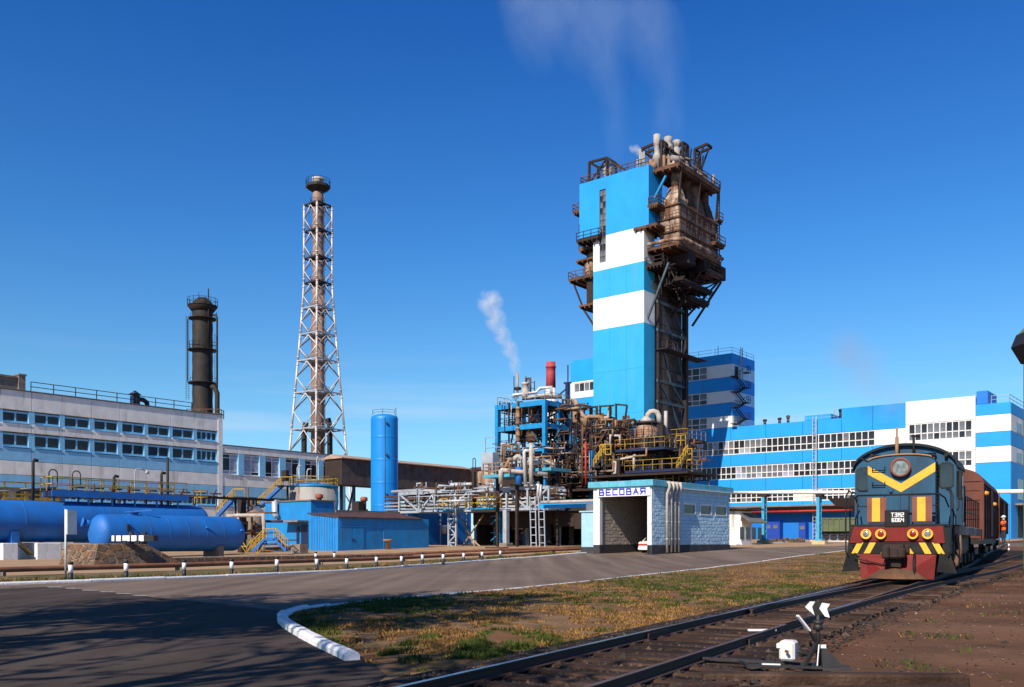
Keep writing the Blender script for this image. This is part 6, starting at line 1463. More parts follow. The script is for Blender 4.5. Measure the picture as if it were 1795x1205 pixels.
mb = MB(); p = on_Y(1198, 806, 104.5, SITE); q = on_v(1213, 0, p[1]); mb.rail([p, (q[0], q[1], p[2])], 1.2, .8, .04); mb.box(p[0], q[0], p[1], p[1]+1, p[2]-.12, p[2]); p = on_Y(1190, 845, 104, SITE); q = on_v(1214, 0, p[1]); mb.rail([p, (q[0], q[1], p[2])], 1.2, .8, .04); p = on_Y(1150, 848, 104, SITE); q = on_v(1180, 0, p[1]); mb.rail([p, (q[0], q[1], p[2])], 1.0, .9, .04)
p = on_Y(1185, 782, 106, SITE); q = on_v(1202, 0, p[1]); mb.rail([p, (q[0], q[1], p[2])], 1.2, .8, .04); single('plant_handrails', mb, M['yellow'], 'bright yellow handrail pieces above the weigh house roof', 'railing', on_Y(1198, 806, 104.5, SITE))
# generic tangles of pipe: one thing per area, each pipe a part
def tangle(label, n, x0, x1, y0, y1, Ya, Yb_, seed, mats, rmin=.04, rmax=.14):
    rng = random.Random(seed); t = thing('pipe_tangle', label, 'pipework', tuple(on_Y((x0+x1)/2, (y0+y1)/2, Ya, SITE)))
    U = Vector((1,0,0)); V = Vector((0,1,0)); Z = Vector((0,0,1))
    for i in range(n):
        Y = rng.uniform(Ya, Yb_); a = Vector(on_Y(rng.uniform(x0, x1), rng.uniform(y0, y1), Y, SITE)); r = rng.uniform(rmin, rmax)
        w = (x1-x0)/1600*Y
        pts = [a]
        ds = rng.choice([(U,Z), (V,U), (Z,U), (U,V), (Z,V), (Z,-U), (U,-Z)])
        for d, l in zip(ds, (rng.uniform(.15,.45)*w, rng.uniform(.5, 2.5))):
            p = pts[-1] + d*l
            p.z = min(max(p.z, 1.2), zrow(y0-4, Y)); 
            if (p-pts[-1]).length > .2: pts.append(p)
        if len(pts) < 2: continue
        mb = MB(); mb.tube(pts, r, 7)
        if rng.random() < .5: 
            q = pts[0]; d = (pts[1]-pts[0]).normalized(); mb.cyl(q-d*.08, q+d*.08, r*1.8, 8); q = pts[0].lerp(pts[1], .6); mb.cyl(q-d*.06, q+d*.06, r*1.7, 8)
        if rng.random() < .35: q = pts[0].lerp(pts[1], .35); mb.cyl(q, q+Z*(r+.45), r*.5, 6); mb.cyl(q+Z*(r+.42), q+Z*(r+.48), r*1.4, 8)
        part(t, 'pipe', mb, M[rng.choice(mats)])
    return t
tangle('tangle of brown pipes between the blue frame and the tan arch pipe', 90, 958, 1040, 715, 800, 116, 126, 1, ['rust', 'rust', 'rust_dark', 'tan', 'blackst', 'rust_pale', 'rust_dark'])
tangle('dark tangle of pipes low in the plant under its middle deck', 110, 960, 1130, 800, 860, 110, 124, 2, ['rust_dark', 'rust', 'rust', 'blackst', 'rust_pale', 'red_pipe'])
tangle('pipes and valves crowding the deck before the tower shaft', 90, 1035, 1130, 742, 790, 110, 120, 3, ['rust', 'rust_dark', 'rust_pale', 'tan', 'blackst', 'rust'], .04, .12)
tangle('pipes round the skirt of the domed vessel', 60, 1090, 1210, 792, 848, 106, 118, 4, ['rust_dark', 'rust', 'navy_steel', 'tan', 'rust'], .04, .11)
tangle('dark pipes by the tower foot right of the domed vessel', 46, 1160, 1212, 775, 850, 108, 118, 5, ['rust_dark', 'blackst', 'navy_steel', 'rust'], .04, .13)
tangle('grey and rusty pipes below the decks of the blue frame', 70, 868, 1000, 782, 850, 110, 122, 6, ['rust', 'rust_dark', 'lag', 'blackst', 'tan', 'greysteel'], .04, .13)
tangle('small pipes and braces inside the blue frame', 26, 880, 950, 712, 775, 118, 124, 7, ['rust_dark', 'navy_steel', 'rust', 'blackst', 'lag'], .04, .11)
tangle('dim pipes in the dark bay left of the weigh house', 44, 860, 1040, 862, 945, 112, 126, 8, ['rust_dark', 'blackst', 'rust', 'rust_dark', 'lag'], .05, .14)

tangle('busy grey and pale pipes crowding the silver rack left of the blue frame', 50, 700, 872, 852, 890, 105, 120, 41, ['greysteel', 'rust', 'silver', 'rust_dark', 'rust', 'greysteel'], .04, .11)
def lattice_work(label, n, x0, x1, y0, y1, Ya, Yb_, seed):
    rng = random.Random(seed); t = thing('steelwork', label, 'steelwork', tuple(on_Y((x0+x1)/2, y1, Ya, SITE)))
    for i in range(n):
        Y = rng.uniform(Ya, Yb_); a = Vector(on_Y(rng.uniform(x0, x1), rng.uniform(y0, y1), Y, SITE)); l = rng.uniform(2, 6)
        k = rng.random(); d = Vector((0,0,1)) if k < .45 else Vector((1,0,0)) if k < .65 else Vector((0,1,0)) if k < .8 else Vector((rng.choice((-1,1))*.6, 0, .8))
        b = a + d*l; rr = (b.x*SITE.c-b.y*SITE.s)/(b.x*SITE.s+b.y*SITE.c)*FPX+CX; b = b if x0 < rr < x1 else a + Vector((0,0,1))*l; zt = zrow(y0-6, Y); zm = zrow(y1+6, Y)
        if b.z > zt: b = a + (b-a)*max(.1, (zt-a.z)/(b.z-a.z))
        part(t, 'member', MB().bar(a, b, rng.uniform(.07, .2)), M[rng.choice(('rust_dark', 'rust_dark', 'blackst', 'rust', 'navy_steel', 'teal_steel'))])
lattice_work('dark thin steelwork filling the plant between blue frame and domed vessel', 120, 1000, 1100, 745, 855, 112, 126, 31)
lattice_work('dark thin steelwork round the domed vessel and tower foot', 80, 1100, 1212, 770, 850, 107, 122, 32)
lattice_work('dark thin steelwork in and under the blue frame', 80, 875, 1000, 712, 850, 117, 126, 33)
# platform with teal edge in front of the frame foot
Yl = 106.0
a = on_Y(847, 832, Yl, SITE); b = on_v(965, 0, a[1])
lp = thing('front_platform', 'teal edged platform with rusty railing in front of the blue frame', 'platform', a)
e1_ = on_v(902, 0, a[1]); 
for (x0, x1, yy, dz) in ((847, 893, 833, 0), (925, 966, 822, .0)):
    p = on_Y(x0, yy, Yl, SITE); q = on_v(x1, 0, p[1]); mb = MB(); mb.box(p[0], q[0], p[1], p[1]+4, p[2]-.35, p[2]); part(lp, 'deck', mb, pmat('teal_edge_paint', (.06,.30,.40), .6, var=.15, dirt=.4))
    mb = MB(); mb.rail([(p[0], p[1]+3, p[2]), p, (q[0], p[1], p[2])], 1.3, 1.0, .045, mids=2); part(lp, 'railing', mb, M['tan'])
    mb = MB(); mb.bar((p[0]+.5, p[1]+2, .6), (p[0]+.5, p[1]+2, p[2]-.35), .3); mb.bar((q[0]-.5, p[1]+2, .6), (q[0]-.5, p[1]+2, p[2]-.35), .3); part(lp, 'post', mb, M['rust_dark'])
p = on_Y(893, 827, Yl+1, SITE); q = on_v(925, 0, p[1]); mb = MB(); mb.box(p[0], q[0], p[1], p[1]+3, p[2]-.3, p[2]); mb.rail([p, (q[0], p[1], p[2])], 1.3, 1.0, .045, mids=2); part(lp, 'deck', mb, M['rust'])
mb = MB(); c = on_Y(859, 812, Yl+2, SITE); mb.bbox(c[0]-.9, c[0]+.9, c[1]-.6, c[1]+.6, c[2]-.9, c[2]+1.2, .05); single('grey_cabinet', mb, M['greysteel'], 'small grey cabinet standing at the end of the teal edged platform', 'cabinet', (c[0], c[1], c[2]-.9))
mb = MB(); p = on_Y(851, 815, Yl+2, SITE); q = on_Y(851, 768, Yl+2, SITE); mb.bar(p, q, .06); mb.bar(q, on_Y(870, 767, Yl+2, SITE), .05); single('thin_mast', mb, M['rust_pale'], 'very thin pole with a level arm left of the blue frame', 'mast', p)
# pipes rising in front of the frame
pipe('white pipe bending up and over in front of the blue frame', PX(104, (878,848),(878,827),(880,824.5),(895,826),(960,832)), .26, 'lag')
pipe('tall pale vertical pipe with an arm in front of the blue frame', PX(103.5, (921,850),(919,793),(921,790.5),(931,790.5)), .2, 'silver')
pipe('tallest pale vertical pipe in front of the blue frame', PX(103, (931,850),(931,777)), .24, 'lag')
pipe('stout blue vertical pipe in front of the blue frame', PX(104.5, (909.5,850),(909.5,819)), .4, 'tank_blue')
pipe('small pale arch pipe among the decks', PX(108, (902,810),(903,803),(907,800),(912,802),(915,808),(915,820)), .26, 'lag')
pipe('cream hook of lagged pipe beside the blue frame foot', PX(108, (885,822),(893,806),(899,806)), .22, 'tan')
pipe('pale curved pipe end at the right of the rusty railing', PX(105, (925,812),(960,810),(966,811),(969,815),(967,821)), .3, 'lag')

# ================================================================= silver pipe rack
Yk = 103.0
ra = on_Y(962, 880, Yk, SITE); ru_ = ra[0]; rv_ = ra[1]
rk = thing('pipe_rack', 'silver trussed pipe rack on legs with stacked pipes', 'pipe rack', (ra[0], ra[1], .4))
rl = on_v(700, 0, rv_)[0]; 
zr0, zr1 = on_v(900, 893, rv_)[2], on_v(900, 857, rv_)[2]
bays_ = [on_v(x, 0, rv_)[0] for x in (700, 735, 762, 790, 822, 854, 888, 925, 962)]
for vv in (rv_, rv_+3.0):
    mb = MB(); mb.bar((rl, vv, zr1), (bays_[-1], vv, zr1), .28, .35); part(rk, 'chord', mb, M['greysteel'])
    mb = MB(); mb.bar((rl, vv, zr0+.0), (bays_[-1], vv, zr0), .28, .3); part(rk, 'chord', mb, M['greysteel'])
    for i, u in enumerate(bays_):
        mb = MB(); mb.bar((u, vv, zr0), (u, vv, zr1), .2); part(rk, 'post', mb, M['greysteel'])
        if i < len(bays_)-1 and vv == rv_:
            mb = MB(); n_ = bays_[i+1]
            if i % 2 == 0: mb.bar((u, vv, zr1), (n_, vv, zr0), .2)
            else: mb.bar((u, vv, zr0), (n_, vv, zr1), .2)
            part(rk, 'diagonal', mb, M['greysteel'])
for u in bays_:
    mb = MB(); 
    for z in (zr0, (zr0+zr1)/2, zr1): mb.bar((u, rv_, z), (u, rv_+3, z), .2)
    part(rk, 'crossbeam', mb, M['greysteel'])
rng = random.Random(11)
for z in np.linspace(zr0+.35, zr1-.3, 5):
    for vv in np.linspace(rv_+.3, rv_+2.7, 4):
        mb = MB(); mb.cyl((rl-3, vv, z), (bays_[-1]+rng.uniform(0, 1), vv, z), rng.uniform(.07, .16), 7); part(rk, 'pipe', mb, M[rng.choice(['lag', 'silver', 'rust', 'greysteel', 'rust_pale'])])
for z, vv, r_ in ((zr1+.35, rv_+.6, .2), (zr1+.3, rv_+1.8, .15)):
    mb = MB(); mb.tube([(rl-2, vv, z), (bays_[2], vv, z), (bays_[2]+.3, vv, z+.5), (bays_[4], vv, z+.5)], r_, 8); part(rk, 'pipe', mb, M['silver'])
# dark open hall under and behind the rack
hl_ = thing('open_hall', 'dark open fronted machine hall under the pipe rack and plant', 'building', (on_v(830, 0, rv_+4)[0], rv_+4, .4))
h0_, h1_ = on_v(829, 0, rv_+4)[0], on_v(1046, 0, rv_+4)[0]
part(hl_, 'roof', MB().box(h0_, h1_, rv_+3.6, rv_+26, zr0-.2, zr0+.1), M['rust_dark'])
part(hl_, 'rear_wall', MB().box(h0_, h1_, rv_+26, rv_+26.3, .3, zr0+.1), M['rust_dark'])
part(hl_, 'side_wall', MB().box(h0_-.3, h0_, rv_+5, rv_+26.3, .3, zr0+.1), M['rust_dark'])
for k_, (a, b) in enumerate(segs(h0_, h1_, 3.0)): part(hl_, 'shade_sheet', MB().bbox(a+.02, b-.02, rv_+4, rv_+4.15, zr0-1.7-.3*(k_ % 3), zr0-.2, .02), M['rust_dark'])  # hung sheets added to keep sunlight out of the hall
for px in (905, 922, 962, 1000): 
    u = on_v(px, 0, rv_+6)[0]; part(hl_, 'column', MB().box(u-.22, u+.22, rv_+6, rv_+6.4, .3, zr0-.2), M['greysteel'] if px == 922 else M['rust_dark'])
# legs
def lattice_leg(px, w, base_py):
    u = on_v(px, 0, rv_)[0]; z0 = .3; mb = MB()
    for du in (-w/2, w/2): mb.bar((u+du, rv_, z0), (u+du, rv_, zr0), .2)
    n = 5
    for i in range(n):
        a, b = z0+(zr0-z0)*i/n, z0+(zr0-z0)*(i+1)/n; mb.bar((u-w/2, rv_, b), (u+w/2, rv_, b), .14)
        mb.bar((u-w/2 if i % 2 else u+w/2, rv_, a), (u+w/2 if i % 2 else u-w/2, rv_, b), .14)
    part(rk, 'lattice_leg', mb, M['greysteel'])
lattice_leg(793, 1.25, 966)
u = on_v(887, 0, rv_)[0]; mb = MB(); mb.bar((u, rv_, 1.0), (u, rv_, zr0), .55); part(rk, 'leg', mb, M['greysteel'])
mb = MB(); mb.bbox(u-.6, u+.6, rv_-.6, rv_+.6, .2, 1.25, .05); part(rk, 'plinth', mb, M['concrete'])
for px, dv in ((852, 2.5), (836, 5), (926, 6)):
    u = on_v(px, 0, rv_)[0]; mb = MB(); mb.bar((u, rv_+dv, .3), (u, rv_+dv, zr0), .38); part(rk, 'leg', mb, M['blue_steel'] if px < 900 else M['greysteel'])
for a, b in (((806, 965), (848, 902)), ((836, 965), (806, 902)), ((820, 940), (850, 965))):
    mb = MB(); mb.bar(on_v(*a, rv_+2), on_v(*b, rv_+2), .13); part(rk, 'diagonal', mb, M['rust_pale'])
for vv in (rv_+2.6,):
    for i in range(5): 
        z = .5+i*1.0; mb = MB(); u0_, u1_ = on_v(836, 0, rv_)[0], on_v(852, 0, rv_)[0]; mb.bar((u0_, vv, z), (u1_, vv, z+(1 if i % 2 else -.0)), .1); part(rk, 'diagonal', mb, M['blue_steel'])
mb = MB()
for x0, x1 in ((768, 804), (818, 866)):
    p, q = on_v(x0, 893, rv_-1), on_v(x1, 893, rv_-1); z = zr0+.2; mb.box(p[0], q[0], rv_-1.3, rv_, z-.15, z)
part(rk, 'walkway', mb, M['blue_steel'])
mb = MB()
for x0, x1 in ((768, 804), (818, 866)):
    p, q = on_v(x0, 893, rv_-1.3), on_v(x1, 893, rv_-1.3); z = zr0+.2; mb.rail([(p[0], rv_-.1, z), (p[0], rv_-1.3, z), (q[0], rv_-1.3, z), (q[0], rv_-.1, z)], 1.25, .9, .05)
part(rk, 'handrail', mb, M['yellow'])
for px in (936, 951):
    mb = MB(); u = on_v(px, 0, rv_-.6)[0]; mb.ladder((u, rv_-.6, .4), (u-.2, rv_-.6, zr1-1.0), (1,0,0), .75, .8, .055); part(rk, 'ladder', mb, M['greysteel'])
mb = MB(); u = on_v(949, 0, rv_-.3)[0]; mb.tube([(u-.6, rv_-.3, zr0+.9), (u-.4, rv_-.3, zr1+.3), (u-2.5, rv_-.3, zr1+.25)], .14, 8); mb.tube([(u-.2, rv_-.3, zr0+.9), (u-.05, rv_-.3, zr1+.3)], .14, 8); part(rk, 'pipe', mb, M['silver'])
# back rack behind, smaller truss glimpsed between tank and frame
mb = MB()
for z in (zr0+1.2, zr1+.3):
    mb.bar((rl-4, rv_+7, z), (bays_[5], rv_+7, z), .2)
for i in range(9): u = rl-4+(bays_[5]-rl+4)*i/8; mb.bar((u, rv_+7, .5), (u, rv_+7, zr1+.3), .16); mb.bar((u, rv_+7, zr0+1.2), (u+1.5, rv_+7, zr1+.3), .1)
single('rear_pipe_rack', mb, M['greysteel'], 'smaller grey pipe rack glimpsed behind the main silver rack', 'pipe rack', (rl, rv_+7, .5))
# twin hooped pole on the rack
t = thing('hooped_pole', 'dark post with a narrow wire hoop standing on the pipe rack', 'pole', on_v(831, 880, rv_))
mb = MB(); a, b = on_v(831, 892, rv_-.5), on_v(831, 826, rv_-.5); mb.bar(a, b, .35); mb.bar((b[0]-.5, b[1], b[2]), (b[0]+.5, b[1], b[2]), .2); mb.bar((b[0]+.45, b[1], b[2]), (b[0]+.45, b[1], b[2]-3), .12); part(t, 'post', mb, M['rust_dark'])
mb = MB(); c = on_v(831, 804, rv_-.5); mb.tube([(b[0]-.18, b[1], b[2]), (c[0]-.18, b[1], c[2]-.1), (c[0], b[1], c[2]+.05), (c[0]+.22, b[1], c[2]-.1), (b[0]+.22, b[1], b[2])], .05, 6); part(t, 'hoop', mb, M['rust_dark'])
# two dim people by the rack leg
# long pale pipe and blue beam to the weigh house
pv = 92.0
a = on_Y(948, 881, 96, SITE); b = on_v(1042, 878, a[1])
mb = MB(); mb.tube([(a[0], a[1], a[2]), (b[0], b[1], b[2])], .17, 8); single('process_pipe', mb, M['lag'], 'pale pipe running level to the weigh house wall', 'pipe', a)
a = on_Y(947, 888, 97, SITE); b = on_v(1042, 885, a[1]); mb = MB(); mb.bar(a, b, .3, .5); single('pipe_beam', mb, M['azure'], 'bright blue beam under the pale pipe leading to the weigh house', 'beam', a)
# ground clutter in front of the rack
mb = MB(); c = on_Y(872, 961, 100, SITE); mb.bbox(c[0]-1.4, c[0]+1.2, c[1]-.5, c[1]+.5, c[2]-.4, c[2]+.1, .05); single('timber_baulk', mb, M['sleeper'], 'low brown timber baulk lying by the rack plinth', 'timber', (c[0], c[1], c[2]-.4))
# ================================================================= weigh house
YW = 73.0
w0 = on_Y(1142, 947, YW, SITE); wu, wv = w0[0], w0[1]; wz = .44
wl_ = on_v(1040, 0, wv)[0]; wr_ = on_u(1279, 0, wu)[1]
def zV(px, py): return on_v(px, py, wv)[2]
wh = thing('weigh_house', 'pale blue weigh house with a white drive-through portal and roof sign', 'building', (wu, wv, wz))
ztop = on_v(1142, 841, wv)[2]; ztr = on_v(1142, 852, wv)[2]
M['wblue'] = pmat('rough_blue_block_wall', (.42, .60, .70), .85, var=.10, scale=1.2, dirt=.3, dirtcol=(.16,.26,.33), dscale=1.4, stretch=2)
M['wpale'] = pmat('pale_blue_block_wall', (.32, .52, .60), .85, var=.10, scale=1.2, dirt=.3, dirtcol=(.20,.30,.33), dscale=1.4)
M['teal'] = pmat('teal_fascia', (.09, .36, .46), .75, var=.2, scale=1.6, dirt=.6, dirtcol=(.22,.42,.50), dscale=1.5, bump=.3, bscale=5)
M['pinside'] = pmat('worn_portal_wall', (.42, .35, .29), .9, var=.15, scale=1.0, dirt=.5, dirtcol=(.20,.16,.13), dscale=1.0)
po0, po1 = on_v(1051, 0, wv)[0], on_v(1134.5, 0, wv)[0]
zlin = zV(1090, 869); zsb = zV(1090, 870.5); zst = zV(1090, 854)
T = .4
# rough blocks: every block of the visible right wall and of the portal's inner wall is a part
def block_wall(par, P, w, h, bw, bh, mat, holes=(), seed=1, thick=.16, name='block'):
    """P(x, z, out) -> site point; blocks with uneven faces, running bond"""
    rng = random.Random(seed); nj = max(1, round(h/bh)); bh = h/nj; big_ = MB(); cnt = 0
    for j in range(nj):
        x = -bw/2 if j % 2 else 0
        while x < w-.02:
            a, b = max(0, x), min(w, x+bw); x += bw
            if b-a < .06: continue
            z0, z1 = j*bh, (j+1)*bh; segs_ = [(a, b)]
            for (ha, hb, hz0, hz1) in holes:
                if z1 > hz0+.02 and z0 < hz1-.02:
                    ns = []
                    for s in segs_:
                        if s[1] <= ha or s[0] >= hb: ns.append(s)
                        else:
                            if s[0] < ha-.05: ns.append((s[0], ha))
                            if s[1] > hb+.05: ns.append((hb, s[1]))
                    segs_ = ns
            for a_, b_ in segs_:
                m = .012; o = [rng.uniform(-.012, .012) for _ in range(4)]; base_o = rng.uniform(-.006, .006); c = rng.uniform(.015,.05)
                c4 = [(a_+m, z0+m), (b_-m, z0+m), (b_-m, z1-m), (a_+m, z1-m)]
                mx_, mz_ = (a_+b_)/2, (z0+z1)/2
                vs = [P(p[0], p[1], -.10) for p in c4] + [P(p[0], p[1], base_o+o[i]*.4-.012) for i, p in enumerate(c4)] + [P(mx_+(p[0]-mx_)*.90, mz_+(p[1]-mz_)*.80, base_o+o[i]*.8+.004) for i, p in enumerate(c4)]
                tgt = MB() if cnt < 290 else big_
                tgt.add(vs, [(0,1,5,4),(1,2,6,5),(2,3,7,6),(3,0,4,7),(4,5,9,8),(5,6,10,9),(6,7,11,10),(7,4,8,11),(8,9,10,11)])
                if tgt is not big_: part(par, name, tgt, mat)
                cnt += 1
    if big_.v: part(par, name, big_, mat, kind='stuff')
def uW(px): return on_u(px, 0, wu)[1]
zdk = wz+.75
wins = [(1198, 1219.5), (1227, 1247.5), (1253.5, 1274)]
wzs = [(on_u(1208, 902.5, wu)[2], on_u(1208, 882, wu)[2])]
z0w, z1w = wzs[0]
holes = [(uW(a)-wv, uW(b)-wv, z0w-zdk, z1w-zdk) for a, b in wins]
block_wall(wh, lambda x, z, o: (wu+o, wv+x, zdk+z), wr_-wv, ztr-zdk, .62, .30, M['wblue'], holes, 2)
mb = MB(); mb.box(wu-T, wu-.06, wv+.3, wr_-.05, wz-.3, ztr); 
core_ = MB()
# right wall core with window holes left to depth by frames
part(wh, 'wall_core', mb, M['wblue'])
mb = MB(); mb.bbox(wu-T, wu+.05, wv-.02, wr_+.03, wz-.4, zdk, .03); part(wh, 'dark_base', mb, M['dark_concrete'])
for (a, b) in wins:
    va, vb = uW(a), uW(b)
    fr0 = MB(); fr0.box(wu-.058, wu+.03, va, vb, z0w, z0w+.10); fr0.box(wu-.058, wu+.035, va, vb, z1w-.16, z1w); fr0.box(wu-.058, wu+.03, va, va+.08, z0w+.1, z1w-.16); fr0.box(wu-.058, wu+.03, vb-.16, vb, z0w+.1, z1w-.16)
    wd = part(wh, 'window', fr0, M['bwhite'])
    part(wd, 'pane', MB().box(wu-.057, wu-.045, va+.08, vb-.16, z0w+.1, z1w-.16), M['glass'])
# front wall: posts, lintel, sign
for a, b in ((wl_, po0), (po1, wu)):
    mb = MB(); mb.bbox(a, b, wv, wv+.45, zdk, ztr, .02); part(wh, 'portal_post', mb, M['wwhite'])
    mb = MB(); mb.bbox(a, b, wv-.02, wv+.45, wz-.4, zdk, .02); part(wh, 'post_base', mb, M['dark_concrete'])
mb = MB(); mb.box(po0, po1, wv+.02, wv+.45, zlin, ztr); part(wh, 'lintel', mb, M['wwhite'])
c = on_v(1138.5, 917.5, wv); part(wh, 'round_plate', MB().cyl((c[0], wv-.03, c[2]), (c[0], wv, c[2]), .19, 20), M['panel_grey'])
# inner left wall of rough blocks, inner right wall and rear wall
dp = 11.0
block_wall(wh, lambda x, z, o: (po0-.08+o, wv+.45+x, zdk+z), dp-.5, zlin-zdk+.4, .62, .30, M['pinside'], [], 3, name='block')
mb = MB(); mb.box(wl_+.05, po0-.15, wv+.45, wv+dp, wz-.4, ztr); part(wh, 'side_wall', mb, M['wpale'])
mb = MB(); mb.box(po0-.15, po0-.02, wv+.45, wv+dp, wz-.4, zdk); part(wh, 'dark_base', mb, M['dark_concrete'])
mb = MB(); mb.box(po1, wu-T, wv+.45, wr_-.1, wz-.4, ztr); part(wh, 'side_wall', mb, M['pinside'])
rdz = wv+dp-.3
mb = MB(); mb.box(po0-.1, po1-2.6, rdz, rdz+.3, wz-.4, ztr); mb.box(po1-2.6, po1, rdz, rdz+.3, wz+3.2, ztr); part(wh, 'rear_wall', mb, M['pinside'])
for i in range(3):
    mb = MB(); a = po1-2.6+i*.87; mb.box(a+.03, a+.84, rdz+.1, rdz+.2, wz, wz+3.2); part(wh, 'rear_door', mb, M['navy_steel'])
mb = MB(); mb.box(po0-.1, po1, wv+.45, rdz, ztr-.05, ztr+.1); part(wh, 'ceiling', mb, M['pinside'])
mb = MB(); mb.box(po0, po1, wv-.5, rdz, wz-.3, wz+.03); part(wh, 'floor_slab', mb, M['asphalt'])
# fascia and roof: front edge, right edge
for k_, (a, b) in enumerate(segs(wl_-.35, wu+.30, 2.2)): mb = MB(); mb.bbox(a+.006, b-.006, wv-.30, wv+.2, ztr, ztop-.02*(k_ % 2), .02); part(wh, 'fascia_panel', mb, M['teal'])
for k_, (a, b) in enumerate(segs(wv+.2, wr_+.25, 2.2)): mb = MB(); mb.bbox(wu-.3, wu+.28, a+.006, b-.006, ztr, ztop-.02*(k_ % 2), .02); part(wh, 'fascia_panel', mb, M['teal'])
mb = MB(); mb.box(wu-.3, wu+.36, wv+2.6, wr_+.3, ztr-.06, ztr); part(wh, 'drip_edge', mb, M['bwhite'])
mb = MB(); mb.box(wl_, wu-.31, wv+.21, wr_, ztr+.1, ztop-.1); part(wh, 'roof', mb, M['roof_felt'])
# sign
sg = part(wh, 'sign_board', MB().box(on_v(1045,0,wv-.32)[0], on_v(1137,0,wv-.32)[0], wv-.12, wv-.0, zsb, zst), M['wwhite'], label='white sign board lettered in blue')
GL = {'В': [((0,0),(0,4)), ((0,4),(1.7,4)), ((1.7,4),(1.7,2)), ((0,2),(2,2)), ((2,2),(2,0)), ((0,0),(2,0))],
 'Е': [((0,0),(0,4)), ((0,4),(2,4)), ((0,2),(1.7,2)), ((0,0),(2,0))], 'С': [((0,0),(0,4)), ((0,4),(2,4)), ((0,0),(2,0))],
 'О': [((0,0),(0,4)), ((0,4),(2,4)), ((2,4),(2,0)), ((0,0),(2,0))], 'А': [((0,0),(1,4)), ((1,4),(2,0)), ((.45,1.5),(1.55,1.5))],
 'Я': [((2,0),(2,4)), ((0,4),(2,4)), ((0,4),(0,2)), ((0,2),(2,2)), ((1,2),(0,0))],
 'Т': [((0,4),(2,4)), ((1,4),(1,0))], 'Э': [((0,4),(2,4)), ((2,4),(2,0)), ((0,0),(2,0)), ((.5,2),(2,2))], 'М': [((0,0),(0,4)), ((0,4),(1,2)), ((1,2),(2,4)), ((2,4),(2,0))],
 '2': [((0,4),(2,4)), ((2,4),(2,2)), ((2,2),(0,2)), ((0,2),(0,0)), ((0,0),(2,0))], '6': [((2,4),(0,4)), ((0,4),(0,0)), ((0,0),(2,0)), ((2,0),(2,2)), ((2,2),(0,2))],
 '0': [((0,0),(0,4)), ((0,4),(2,4)), ((2,4),(2,0)), ((0,0),(2,0))], '4': [((0,4),(0,2)), ((0,2),(2,2)), ((2,4),(2,0))]}
def letters(par, text, P, wch, hch, gap, sw, mat, depth=.03):
    x = 0
    for ch in text:
        if ch == ' ': x += wch; continue
        mb = MB(); q = 0
        for (a, b) in GL[ch]:
            A_, B_ = (x+a[0]/2*wch, a[1]/4*hch), (x+b[0]/2*wch, b[1]/4*hch); d = Vector((B_[0]-A_[0], B_[1]-A_[1])).normalized(); n_ = Vector((-d.y, d.x))*sw/2; e_ = d*sw/2; q += 1
            c4 = [(A_[0]-e_.x-n_.x, A_[1]-e_.y-n_.y), (B_[0]+e_.x-n_.x, B_[1]+e_.y-n_.y), (B_[0]+e_.x+n_.x, B_[1]+e_.y+n_.y), (A_[0]-e_.x+n_.x, A_[1]-e_.y+n_.y)]
            dd = depth+q*.0015
            mb.hexa([P(p[0], p[1], 0) for p in c4], [P(p[0], p[1], dd) for p in c4])
        part(par, 'letter', mb, mat)
        x += wch+gap
sx0, sx1 = on_v(1051,0,wv-.12)[0], on_v(1131,0,wv-.12)[0]; sz0, sz1 = zV(1090, 867.3), zV(1090, 858.0)
wch = (sx1-sx0)/(7+6*.62); 
letters(sg, 'ВЕСОВАЯ', lambda x, z, o: (sx0+x, wv-.12-o, sz0+z), wch, sz1-sz0, wch*.62, .095, pmat('sign_blue', (.012,.012,.40), .5, var=.05))
# four lagged pipes on the right wall
for i, px in enumerate((1163, 1170, 1176.5, 1183)):
    v = uW(px+1.5); mb = MB(); mb.tube([(wu+.22, v, ztop-.15), (wu+.45, v, ztop-.15), (wu+.50, v, ztop-.5), (wu+.26, v, ztop-1.1), (wu+.26, v, wz+.15)], .115, 10)
    for z in (wz+1.2, wz+2.6, wz+4.2): mb.cyl((wu+.26, v, z), (wu+.26, v, z+.08), .13, 10)
    part(wh, 'lagged_pipe', mb, M['lag'])
# side lean-to left of the portal (pale blue with glass top)
a = on_v(1019, 0, wv+1.5)[0]
mb = MB(); lz = on_v(1030, 897, wv+1.5)[2]; mb.bbox(a, wl_+.06, wv+1.5, wv+7, zdk-.2, lz, .02); lt = single('lean_to', mb, M['wpale'], 'pale blue lean-to against the left side of the weigh house', 'building', (a, wv+1.5, .3))
mb = MB(); mb.box(a-.03, wl_+.05, wv+1.46, wv+7, wz-.6, zdk-.2); part(lt, 'dark_base', mb, M['dark_concrete'])
mb = MB(); mb.box(a+.5, wl_+.06, wv+1.5, wv+7, lz, on_v(1030, 884, wv+1.5)[2]); part(lt, 'top_light', mb, M['glass_pale'])
mb = MB(); mb.box(a-.15, wl_+.05, wv+1.38, wv+7, lz-.05, lz+.06); part(lt, 'ledge', mb, M['wpale'])

